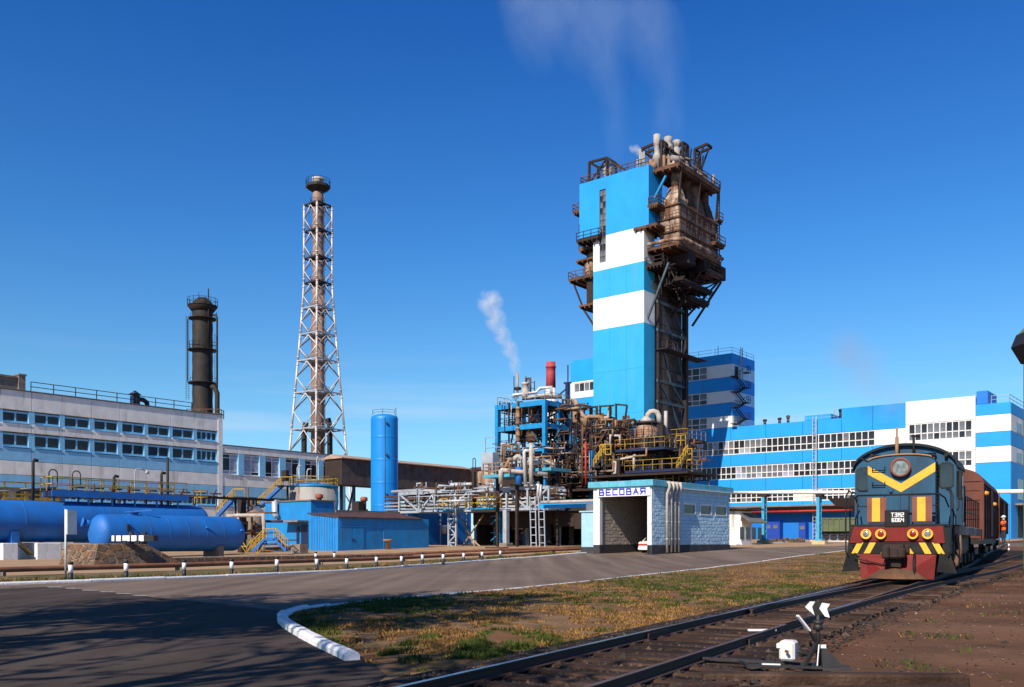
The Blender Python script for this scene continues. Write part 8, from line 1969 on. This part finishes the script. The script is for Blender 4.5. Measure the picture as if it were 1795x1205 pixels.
# long hood behind
LP_('long_hood', MB().prism([(X(a), b) for a, b in [(-.95, zf+.08), (.95, zf+.08), (.95, 4.1), (.6, 4.38), (-.6, 4.38), (-.95, 4.1)]][::-1], CYB, LY+15.4, 'y'), 'loco_blue')
for i in range(9): LP_('hood_door', MB().bbox(X(.95), X(.98), CYB+.4+i*1.12, CYB+1.42+i*1.12, 2.35, 3.95, .02), 'loco_blue')
mb = MB(); zz_ = zf+.08; mb.rail([(X(1.46), CYB+.5, zz_), (X(1.46), LY+16.2, zz_)], 1.25, 1.15, .022, mids=1); mb.rail([(X(-1.46), CYB+.5, zz_), (X(-1.46), LY+16.2, zz_)], 1.25, 1.15, .022); LP_('side_railing', mb, 'loco_roof')
# bogies and gear
for by in (LY+3.6, LY+12.6):
    bg_ = LP_('bogie', MB().bbox(X(-1.1), X(-.92), by-2.5, by+2.5, .55, 1.0, .05).bbox(X(.92), X(1.1), by-2.5, by+2.5, .55, 1.0, .05).box(X(-.9), X(.9), by-.3, by+.3, .6, .95), 'loco_black')
    for k_ in (-2.0, 0, 2.0):
        for s_ in (-1, 1):
            mb = MB(); mb.lathe([(.05, -.07), (.53, -.07), (.525, .06), (.555, .065), (.555, .09), (.05, .09)], (0,0,0), 26, 'x')
            if s_ > 0: mb.v = [(-a, b, c) for a, b, c in mb.v]; mb.f = [f_[::-1] for f_ in mb.f]
            mb.v = [(a+X(s_*.79), b+by+k_, c+lz0+.525) for a, b, c in mb.v]
            LP_('wheel', mb, 'rust_dark', bg_)
            LP_('axle_box', MB().bbox(X(s_*1.1)-.02, X(s_*1.1)+.2*s_ if s_ > 0 else X(s_*1.1)+.02, by+k_-.2, by+k_+.2, .6, 1.0, .04) if s_ > 0 else MB().bbox(X(-1.3), X(-1.08), by+k_-.2, by+k_+.2, .6, 1.0, .04), 'loco_black', bg_)
mb = MB(); mb.tube([(X(1.45), LY+3.0, 1.75), (X(1.62), LY+3.0, 1.7), (X(1.66), LY+3.0, 1.2), (X(1.55), LY+3.0, .75), (X(1.35), LY+3.0, .6)], .10, 10); LP_('sanding_hose', mb, 'rust_pale')
LP_('fuel_tank', MB().bbox(X(-1.25), X(1.25), LY+6.7, LY+9.7, .6, 1.5, .08), 'loco_black')
mb = MB()
for i in range(5): mb.cyl((X(1.2), LY+1.4+i*.9, 1.6), (X(1.42), LY+1.4+i*.9, 1.55), .12, 8); mb.box(X(1.15), X(1.4), LY+1.2+i*.9, LY+1.5+i*.9, 1.05, 1.5)
LP_('brake_gear', mb, 'loco_black')

# ================================================================= wagons
M['wagon'] = pmat('rust_brown_wagon', (.125,.036,.020), .75, var=.2, scale=1.0, dirt=.6, dirtcol=(.05,.018,.012), dscale=1.0, stretch=3)
def boxcar(label, y0, L_, h_side, h_top, wv_):
    wc = TRK.w((LX, y0+L_/2)); zb = g(wc[0], wc[1]) ; z0 = zb+lz0
    t = thing('goods_wagon', label, 'wagon', (LX, y0, zb), TRK, group='rusty wagons behind the locomotive')
    w = 1.52; zf_ = z0+1.2; ze = z0+h_side; zt_ = z0+h_top
    arc = [(w*math.cos(a), ze+(zt_-ze)*math.sin(a)) for a in np.linspace(0, math.pi, 13)]
    part(t, 'body', MB().box(X(-w+.06), X(w-.06), y0+.06, y0+L_-.06, zf_, ze), M['wagon'])
    part(t, 'roof', MB().prism([(X(a*1.03), b) for a, b in arc][::-1], y0-.05, y0+L_+.05, 'y'), M['wagon'])
    n = wv_
    for i in range(n+1):
        y = y0+L_*i/n; y = min(max(y, y0+.06), y0+L_-.06); part(t, 'stanchion', MB().box(X(w-.06), X(w+.06), y-.07, y+.07, zf_, ze), M['wagon'])
    for i in range(n):
        for j in range(3):
            a, b = y0+L_*i/n+.1, y0+L_*(i+1)/n-.1; z1 = zf_+(ze-zf_)*j/3; z2 = zf_+(ze-zf_)*(j+1)/3
            part(t, 'side_board', MB().bbox(X(w-.065), X(w-.01), a, b, z1+.03, z2-.03, .015), M['wagon'])
    for j in range(6):
        z1 = zf_+(ze-zf_)*j/6; z2 = zf_+(ze-zf_)*(j+1)/6; part(t, 'end_board', MB().bbox(X(-w+.08), X(w-.08), y0-.0, y0+.058, z1+.012, z2-.012, .012), M['wagon'])
    part(t, 'top_rail', MB().box(X(w-.08), X(w+.07), y0, y0+L_, ze-.12, ze), M['wagon'])
    part(t, 'end_post', MB().box(X(w-.12), X(w+.03), y0-.03, y0+.09, zf_-.1, ze).box(X(-w-.03), X(-w+.12), y0-.03, y0+.09, zf_-.1, ze), M['wagon'])
    dm_ = y0+L_/2; part(t, 'door', MB().bbox(X(w), X(w+.08), dm_-1.1, dm_+1.1, zf_+.1, ze-.15, .02), M['wagon'])
    part(t, 'sole_bar', MB().box(X(-1.4), X(1.45), y0, y0+L_, zf_-.28, zf_), M['loco_black'])
    mb = MB(); mb.bbox(X(-.4), X(.4), y0-.75, y0+.1, zf_-.35, zf_-.02, .05); part(t, 'coupler', mb, M['rust_dark'])
    for k_ in (2.0, 3.85, L_-3.85, L_-2.0):
        for s_ in (-1, 1): part(t, 'wheel', MB().cyl((X(s_*.72), y0+k_, z0+.475), (X(s_*.86), y0+k_, z0+.475), .475, 20), M['rust_dark'])
    for k_ in (2.9, L_-2.9): part(t, 'bogie', MB().bbox(X(.92), X(1.08), y0+k_-1.3, y0+k_+1.3, z0+.35, z0+.75, .06), M['loco_black'])
    part(t, 'hand_rail', MB().ladder((X(w+.14), y0+L_-.5, zf_-.6), (X(w+.14), y0+L_-.5, ze), (0,1,0), .4, .32, .015), M['wagon'])
    return t
boxcar('tall rust brown boxcar coupled close behind the locomotive', LY+17.9, 14.2, 4.05, 4.78, 7)
boxcar('lower rust brown wagon at the tail of the train', LY+33.4, 14.0, 3.55, 4.0, 7)
for y_, z_, lb_ in ((LY+18.6, 3.95, 'nearer yellow lamp on the tall boxcar'), (LY+26.2, 3.65, 'round yellow lamp on the boxcar side, above the worker')):
    p = (X(1.62), y_, z_); single('side_lamp', MB().lathe([(.02,-.12),(.13,-.08),(.16,0),(.13,.08),(.02,.12)], p, 12), pmat('orange_yellow_lamp', (.65,.28,.03), .4, var=.05), lb_, 'lamp', p, TRK)

# ================================================================= people
def person(name, label, base, F, rz, mats, pose, scale=1.0, helmet=None):
    """one skinned body; base = feet; local frame: x right, y forward(-y is front), z up"""
    J = dict(pelvis=(0,0,.95), belly=(0,0,1.10), chest=(0,.0,1.32), neck=(0,0,1.47), head0=(0,-.01,1.55), head1=(0,-.01,1.68), head2=(0,0,1.75),
        sl=(-.17,0,1.42), sr=(.17,0,1.42), el=(-.24,-.02,1.14), er=(.24,-.02,1.14), wl=(-.25,-.12,.90), wr=(.25,-.12,.90), hl=(-.25,-.16,.81), hr=(.25,-.16,.81),
        pl=(-.09,0,.90), pr=(.09,0,.90), kl=(-.10,-.02,.50), kr=(.10,-.02,.50), al=(-.10,.02,.09), ar=(.10,.02,.09), tl=(-.11,-.16,.045), tr=(.11,-.16,.045))
    J.update(pose)
    rad = dict(pelvis=.145, belly=.135, chest=.155, neck=.06, head0=.082, head1=.098, head2=.06, sl=.075, sr=.075, el=.05, er=.05, wl=.036, wr=.036, hl=.042, hr=.042, pl=.10, pr=.10, kl=.068, kr=.068, al=.048, ar=.048, tl=.045, tr=.045)
    E = [('pelvis','belly'),('belly','chest'),('chest','neck'),('neck','head0'),('head0','head1'),('head1','head2'),('chest','sl'),('chest','sr'),('sl','el'),('el','wl'),('wl','hl'),('sr','er'),('er','wr'),('wr','hr'),('pelvis','pl'),('pelvis','pr'),('pl','kl'),('kl','al'),('al','tl'),('pr','kr'),('kr','ar'),('ar','tr')]
    ks = list(J); me = bpy.data.meshes.new(name); me.from_pydata([Vector(J[k])*scale for k in ks], [(ks.index(a), ks.index(b)) for a, b in E], [])
    o = bpy.data.objects.new(name, me); COL.objects.link(o)
    sk = o.modifiers.new('s', 'SKIN'); ss = o.modifiers.new('u', 'SUBSURF'); ss.levels = 1; ss.render_levels = 1
    for i, k in enumerate(ks): v = me.skin_vertices[0].data[i]; v.radius = (rad[k]*scale, rad[k]*scale*(.72 if k in ('chest','belly','pelvis') else 1)); v.use_root = (k == 'pelvis')
    dg = bpy.context.evaluated_depsgraph_get(); em = bpy.data.meshes.new_from_object(o.evaluated_get(dg)); o.modifiers.clear(); o.data = em
    em.materials.clear()
    for m in mats: em.materials.append(m)
    for p in em.polygons:
        c = p.center/scale; p.use_smooth = True
        near = lambda k, r: (c-Vector(J[k])).length < r
        if c.z > 1.47 and abs(c.x) < .13: p.material_index = 0                     # skin
        elif near('hl', .075) or near('hr', .075): p.material_index = 0
        elif c.z > .90 and abs(c.x) < .23 and not near('el', .12) and not near('er', .12): p.material_index = 1   # vest / jacket
        elif c.z > .90 or near('wl', .2) or near('wr', .2) or near('el', .25) or near('er', .25): p.material_index = 2   # sleeves
        elif c.z < .10: p.material_index = 4
        else: p.material_index = 3
    o.location = F.w(base); o.rotation_euler = (0, 0, rz); o['label'] = label; o['category'] = 'person'; BASE[o.name] = (0,0,0)
    h = Vector(J['head1'])*scale
    if helmet:
        mb = MB(); mb.lathe([(.135,0),(.125,.03),(.115,.07),(.08,.11),(.02,.13)], (h.x, h.y+.01, h.z+.03), 14); mb.box(h.x-.09, h.x+.09, h.y-.19, h.y-.08, h.z+.02, h.z+.035); part(o, 'helmet', mb, helmet, base=(0,0,0))
    for s_ in (-1, 1): part(o, 'eye', MB().lathe([(.001,-.012),(.012,0),(.001,.012)], (h.x+s_*.035, h.y-.092, h.z), 6), M['bblack'], base=(0,0,0))
    part(o, 'nose', MB().hexa([(h.x-.014,h.y-.09,h.z-.04),(h.x+.014,h.y-.09,h.z-.04),(h.x+.014,h.y-.07,h.z-.04),(h.x-.014,h.y-.07,h.z-.04)],[(h.x-.008,h.y-.09,h.z),(h.x+.008,h.y-.09,h.z),(h.x+.008,h.y-.07,h.z),(h.x-.008,h.y-.07,h.z)]).cbox((h.x, h.y-.012, h.z), (.001,.001,.001)), mats[0], base=(0,0,0))
    return o
SKIN = pmat('skin', (.45,.25,.17), .6, var=.05); ORG = pmat('orange_vest', (.85,.10,.015), .7, var=.08); NAVY = pmat('dark_work_clothes', (.025,.03,.05), .85, var=.2); BOOT = pmat('boots', (.015,.013,.012), .6)
HEL = pmat('white_helmet', (.78,.76,.72), .35, var=.03)
zb2 = g(*TRK.w((X(1.8), LY+32.8))[:2])
wp = (X(1.86), LY+32.4, zb2+lz0+.62)
person('person', 'worker in orange vest and white helmet riding the step of the last wagon', wp, TRK, TRK.rot - R(50), [SKIN, ORG, NAVY, NAVY, BOOT],
   dict(er=(.27,-.10,1.22), wr=(.13,-.26,1.33), hr=(.08,-.24,1.42), el=(-.28,-.05,1.16), wl=(-.20,-.24,1.15), hl=(-.15,-.28,1.19)), 1.0, HEL)
mb = MB(); mb.box(X(1.5), X(2.1), LY+32.1, LY+32.7, wp[2]-.05, wp[2]); mb.bar((X(1.55), LY+32.15, wp[2]), (X(1.55), LY+32.15, wp[2]+.9), .04); mb.bar((X(1.55), LY+32.65, wp[2]), (X(1.55), LY+32.65, wp[2]+.9), .04)
single('wagon_step', mb, M['rust_dark'], 'small steel step hung between the two brown wagons', 'step', (X(1.5), LY+32.1, wp[2]-.05), TRK)
for px, lab, he, hk in ((907, 'dim worker in a white helmet standing in the dark bay by the rack leg', HEL, 0), (914, 'dim dark clothed worker without helmet standing in the dark bay by the rack leg', None, 1)):
    Yq = 112.0; b_ = on_Y(px, 960, Yq, WF); b_ = (b_[0], b_[1], g(b_[0], b_[1])-.0)
    person('person', lab, b_, WF, R(20 if hk else -30), [SKIN, NAVY, NAVY, NAVY, BOOT], {}, 1.0, he)
# two black and white marker balls by the branch track
for py, lb_ in ((957.5, 'upper'), (964.5, 'lower')): pass
q = gp(1767.5, 968); t = thing('track_marker', 'small white and red banded marker post beside the branch track', 'marker', q, WF)
part(t, 'post', MB().cyl(q, (q[0], q[1], q[2]+.1), .08, 10), M['bblack'])
part(t, 'white_band', MB().cyl((q[0], q[1], q[2]+.1), (q[0], q[1], q[2]+.3), .10, 12), M['bwhite']); part(t, 'dark_band', MB().cyl((q[0], q[1], q[2]+.3), (q[0], q[1], q[2]+.42), .09, 12), M['red_pipe']); part(t, 'white_band', MB().cyl((q[0], q[1], q[2]+.42), (q[0], q[1], q[2]+.62), .10, 12), M['bwhite'])

# ================================================================= switch stand
q = gp(1434, 1176, .08); sx, sy = q[0], q[1]
sb = TRK.l((sx, sy)); bx, by = sb[0], sb[1]
sk_ = thing('switch_stand', 'hand operated point lever stand with white arrow target and dark base', 'switch stand', (bx, by, .08), TRK)
wp_ = lambda px, py, dY=0: on_Y(px, py, sy+dY, TRK)
M['cast'] = pmat('greasy_cast_iron', (.022,.019,.018), .55, var=.3, scale=4, dirt=.5, dirtcol=(.07,.045,.03), dscale=3)
rX = TRK.l((1,0,0)); rX = Vector((rX[0], rX[1], 0)); fY = TRK.l((0,-1,0)); fY = Vector((fY[0], fY[1], 0)); UPZ = Vector((0,0,1))
c0 = Vector((bx, by, 0))
def SWP(r_, f_, z): v = c0+rX*r_+fY*f_; return (v.x, v.y, z)
mb = MB()
mb.hexa([SWP(-.22,.20,.10), SWP(.34,.20,.10), SWP(.34,-.28,.10), SWP(-.22,-.28,.10)], [SWP(-.20,.17,.14), SWP(.32,.17,.14), SWP(.32,-.26,.14), SWP(-.20,-.26,.14)])
mb.hexa([SWP(.02,.10,.14), SWP(.26,.10,.14), SWP(.26,-.10,.14), SWP(.02,-.10,.14)], [SWP(.02,.04,.34), SWP(.09,.04,.34), SWP(.09,-.05,.34), SWP(.02,-.05,.34)])
mb.bar(SWP(-.2,.1,.13), SWP(-.02,.02,.40), .04); part(sk_, 'base_casting', mb, M['cast'])
mb = MB(); mb.cyl(SWP(0,0,.12), SWP(0,0,.90), .022, 8); mb.lathe([(.03,-.05),(.055,-.04),(.055,.01),(.04,.02),(.06,.03),(.06,.06),(.03,.07)], SWP(0,0,.60), 12); part(sk_, 'spindle', mb, M['cast'])
mb = MB(); a, b = Vector(wp_(1436, 1130, -.12)), Vector(wp_(1433, 1167, -.12)); mb.bar(a, b, .035, .012); part(sk_, 'white_bar', mb, M['bwhite'])
mb = MB(); mb.add([wp_(1429.5,1131,.02), wp_(1448,1130,.02), wp_(1449,1148,.02), wp_(1430,1149,.02)] + [wp_(1429.5,1131,.03), wp_(1448,1130,.03), wp_(1449,1148,.03), wp_(1430,1149,.03)], [(0,1,2,3),(7,6,5,4),(0,4,5,1),(1,5,6,2),(2,6,7,3),(3,7,4,0)]); part(sk_, 'white_plate', mb, M['bwhite'])
# target: black plate with two white chevrons
def plate(pts_, d0, d1, name, m, par=None):
    n_ = len(pts_); vs = [wp_(x, y, d0) for x, y in pts_] + [wp_(x, y, d1) for x, y in pts_]; mb = MB(); mb.add(vs, [list(range(n_))[::-1], list(range(n_, 2*n_))] + [(i, (i+1)%n_, n_+(i+1)%n_, n_+i) for i in range(n_)]); return part(par or sk_, name, mb, M[m])
tg = plate([(1411,1064),(1422,1055),(1455,1057),(1448,1066),(1455,1080),(1425,1077)], -.022, -.012, 'target', 'cast')
plate([(1411,1064.5),(1420,1054.5),(1429,1055),(1423.5,1064),(1428,1079)], -.030, -.0225, 'arrow', 'bwhite')
plate([(1436,1067),(1441,1057),(1455,1059),(1449.5,1067.5),(1454.5,1083),(1446,1081)], -.030, -.0225, 'arrow', 'bwhite')
# lever with counterweight
mb = MB(); mb.bar(wp_(1430,1128), wp_(1419,1105,-.05), .035, .02); part(sk_, 'lever', mb, M['cast'])
mb = MB(); mb.bar(wp_(1419,1106,-.05), wp_(1398,1079.5,-.12), .042, .022); part(sk_, 'lever_grip', mb, M['bwhite'])
mb = MB(); mb.tube([wp_(1430,1140), wp_(1420,1147,-.02), wp_(1410,1147,-.04), wp_(1394,1140,-.06)], .022, 6); part(sk_, 'weight_arm', mb, M['cast'])
cw_ = Vector(wp_(1382.5, 1140, -.06)); mb = MB(); mb.bbox(cw_.x-.09, cw_.x+.09, cw_.y-.10, cw_.y+.10, cw_.z-.115, cw_.z+.115, .025)
wgt = part(sk_, 'counterweight', mb, pmat('chalky_white_paint', (.66,.62,.58), .8, var=.1, scale=8, dirt=.5, dirtcol=(.30,.22,.17), dscale=8))
v = Vector(wp_(1367, 1132, -.06)); part(wgt, 'lug', MB().bbox(v.x-.03, v.x+.05, v.y-.05, v.y+.05, v.z-.03, v.z+.03, .01), M['bwhite'])
v = Vector(wp_(1378, 1142, -.19)); part(wgt, 'bolt', MB().cyl(v, v+Vector((fY.x*.05, fY.y*.05, 0)), .018, 8), M['rust'])
# rods and long timbers under the stand
mb = MB(); a = Vector(on_Y(1440, 1183, sy-.25, TRK)); b = Vector(on_Y(1310, 1167, sy-.05, TRK)); a.z = b.z = .15; mb.bar(a, b, .05, .03); a2 = a+fY*-.25; b2 = b+fY*-.3; mb.bar(a2, b2+Vector((-.6,.1,0)), .05, .03); mb.bar(b, b2, .04); part(sk_, 'throw_rod', mb, M['cast'])
mb = MB(); p_, q_ = a.lerp(b, .55)+UPZ*.021, a.lerp(b, .80)+UPZ*.021; mb.bar(p_, q_, .052, .012); part(sk_, 'white_bar', mb, M['bwhite'])
def timber(label, x0, y0, x1, y1, w, h, z=.0):
    a, b = Vector(gp(x0, y0, .1)), Vector(gp(x1, y1, .1)); a.z = b.z = 0; d = (b-a).normalized(); n_ = Vector((-d.y, d.x, 0)); mb = MB()
    bxs = MB(); L_ = (b-a).length; bxs.bbox(0, L_, -w/2, w/2, z-.06, z+h, .02); rnd = random.Random(int(x0))
    bxs.v = [tuple(a + d*(p[0]+rnd.uniform(-.01,.01)) + n_*(p[1]+rnd.uniform(-.01,.01)) + Vector((0,0,p[2]+rnd.uniform(-.006,.006)))) for p in bxs.v]
    single('switch_timber', bxs, M['sleeper'], label, 'timber', tuple(a), WF, group='timbers under the switch stand')
timber('long thick timber running out to the right under the switch stand base', 1230, 1184, 1692, 1186, .24, .13)
timber('nearest long timber below the switch stand, cut by the frame edge', 1290, 1207, 1700, 1204, .24, .11)
timber('short timber end lying left of the switch stand base', 1200, 1205, 1283, 1194, .25, .10)
timber('weathered plank end under the counterweight', 1318, 1158, 1372, 1155, .2, .08)
mb = MB(); a, b = Vector(on_Y(1311, 1099, 14.2, TRK)), Vector(on_Y(1360, 1100, 14.2, TRK)); a.z = b.z = .2; mb.bar(a, b, .05, .03); single('white_rod', mb, M['bwhite'], 'white painted rod end lying between the rails', 'rod', tuple(a), TRK)

# ================================================================= trees behind the camera that shade the foreground
M['bark'] = pmat('bark', (.09,.065,.045), .9, var=.3, scale=3, bump=.6, bscale=10)
M['leaf'] = pmat('leaves', (.055,.075,.02), .7, var=.3, scale=2)
def tree(label, x, y, h, seed, leaves, spread=.42):
    rng = random.Random(seed); t = thing('shade_tree', label, 'tree', (x, y, 0), WF)
    mb = MB(); tips = []
    def grow(p, d, L_, r, lv):
        q = p + d*L_; m_ = p.lerp(q, .5)+Vector((rng.uniform(-.06,.06)*L_, rng.uniform(-.06,.06)*L_, 0)); mb.tube([p, m_, q], [r, r*.85, r*.68], 6, caps=False)
        if lv == 0 or r < .02: tips.append(q); return
        if lv < 3: tips.append(m_)
        for _ in range(rng.choice((2, 3)) if lv < 4 else 3):
            a = rng.uniform(0, 6.28); s_ = rng.uniform(.35, .85)
            nd = (d + Vector((math.cos(a), math.sin(a), rng.uniform(-.15,.35)))*s_*spread*1.6).normalized(); grow(q, nd, L_*rng.uniform(.62,.88), r*.62, lv-1)
    grow(Vector((x, y, -.1)), Vector((rng.uniform(-.06,.06), rng.uniform(-.06,.06), 1)).normalized(), h*.30, h*.024, 5)
    part(t, 'trunk', mb, M['bark'])
    V = []
    for tp in tips:
        if rng.random() > leaves: continue
        for _ in range(20):
            c = tp + Vector((rng.gauss(0,.4), rng.gauss(0,.4), rng.gauss(0,.35))); a = Vector((rng.gauss(0,1), rng.gauss(0,1), rng.gauss(0,1))).normalized()*.14; b = a.orthogonal().normalized()*.09
            V += [tuple(c-a), tuple(c+b), tuple(c+a), tuple(c-b)]
    if V:
        mb = MB(); mb.add(V, [(4*i, 4*i+1, 4*i+2, 4*i+3) for i in range(len(V)//4)]); part(t, 'crown', mb, M['leaf'], kind='stuff')
# shadows fall along the sun's direction: a point at height z lands (z/tan el) further along it
sxd, syd = math.sin(R(SUN_AZ))/math.tan(R(SUN_EL)), math.cos(R(SUN_AZ))/math.tan(R(SUN_EL))
def behind(px, py, z): p = gp(px, py); return p[0]-sxd*z, p[1]-syd*z
TREES = [(230, 1092, 8.5, 14, 5, .95, .42), (-20, 1100, 9, 14, 8, 1.0, .4), (420, 1084, 9.0, 13, 12, .75, .42), (150, 1185, 8, 12, 15, .12, .5), (640, 1075, 9.5, 12, 21, .4, .4)]
for i, (px, py, z, h, sd_, lv_, sp_) in enumerate(TREES):
    x, y = behind(px, py, z); tree(('leafy', 'dense leafy', 'thin', 'nearly bare', 'small leafy')[i] + ' tree standing behind the photographer and shading the road', x, y, h, sd_, lv_, sp_)

# ================================================================= smoke and steam
def vol_mat(name, dens, col, scale, lo, hi, aniso=.0):
    m = bpy.data.materials.new(name); m.use_nodes = True; N = m.node_tree.nodes; L = m.node_tree.links; N.clear()
    o = N.new('ShaderNodeOutputMaterial'); v = N.new('ShaderNodeVolumePrincipled'); L.new(v.outputs[0], o.inputs['Volume'])
    v.inputs['Color'].default_value = (*col, 1); v.inputs['Anisotropy'].default_value = aniso
    t = N.new('ShaderNodeTexCoord'); n = N.new('ShaderNodeTexNoise'); n.inputs['Scale'].default_value = scale; n.inputs['Detail'].default_value = 4; n.inputs['Roughness'].default_value = .6; L.new(t.outputs['Object'], n.inputs[0])
    r = N.new('ShaderNodeMapRange'); r.inputs[1].default_value = lo; r.inputs[2].default_value = hi; r.inputs[3].default_value = 0; r.inputs[4].default_value = dens; L.new(n.outputs[0], r.inputs[0])
    # thin out towards the skin of the puff: blend on distance stored per vertex is not available in a volume, so use generated coordinates
    s = N.new('ShaderNodeVectorMath'); s.operation = 'SUBTRACT'; s.inputs[1].default_value = (.5,.5,.5); L.new(t.outputs['Generated'], s.inputs[0])
    ln = N.new('ShaderNodeVectorMath'); ln.operation = 'LENGTH'; L.new(s.outputs[0], ln.inputs[0])
    f = N.new('ShaderNodeMapRange'); f.inputs[1].default_value = .5; f.inputs[2].default_value = .15; L.new(ln.outputs[1], f.inputs[0])
    mu_ = N.new('ShaderNodeMath'); mu_.operation = 'MULTIPLY'; L.new(r.outputs[0], mu_.inputs[0]); L.new(f.outputs[0], mu_.inputs[1]); L.new(mu_.outputs[0], v.inputs['Density'])
    return m
def ball(): 
    mb = MB(); mb.lathe([(max(.002, math.sin(math.pi*i/10)), -math.cos(math.pi*i/10)) for i in range(11)], (0,0,0), 16); return mb
def plume(name, label, puffs, Y, mat, kind='stuff'):
    p0 = on_Y(puffs[-1][0], puffs[-1][1], Y, WF); t = thing(name, label, 'smoke', p0, WF, kind=kind)
    me = ball().mesh('puff', mat)
    for px, py, rx, ry, *an in puffs:
        p = on_Y(px, py, Y, WF); o = inst(t, 'puff', me, p, 0, scale=(rx/1600*Y, rx/1600*Y, ry/1600*Y)); o['kind'] = 'stuff'
        if an: o.rotation_euler = (0, R(an[0]), 0)
plume('steam_plume', 'white steam puff drifting up from the thin vent pipe on the blue frame', [(859,530,26,26),(868,560,22,28,-25),(880,588,18,22,-35),(893,612,17,22,-30),(902,638,13,26,-12)], 118, vol_mat('steam', .7, (.98,.98,.98), 1.6, .40, .62))
plume('stack_haze', 'faint pale smoke rising from the machinery on top of the prilling tower', [(1172,165,34,105,-6),(1150,70,60,95,-14),(1157,212,22,62,-4),(1190,215,14,50,-4),(1078,205,30,105,-5),(1062,110,44,90,-12),(1020,30,120,75,60),(1110,20,90,70,40),(930,15,120,60,75)], 126, vol_mat('stack_smoke', .036, (.80,.95,1.0), 1.0, .36, .74))
plume('steam_plume', 'small wisp of white steam at the corner vents of the tower roof', [(1118,265,14,7,60),(1108,262,9,5,60)], 134, vol_mat('steam2', 1.2, (.95,.95,.95), 1.2, .35, .6))
plume('brown_smoke', 'thin brown smoke drifting over the roof of the striped building', [(1510,650,55,70,-30),(1560,700,50,45,-50),(1480,610,45,45,-30)], 138, vol_mat('brown_smoke', .07, (.72,.55,.42), .9, .36, .66))
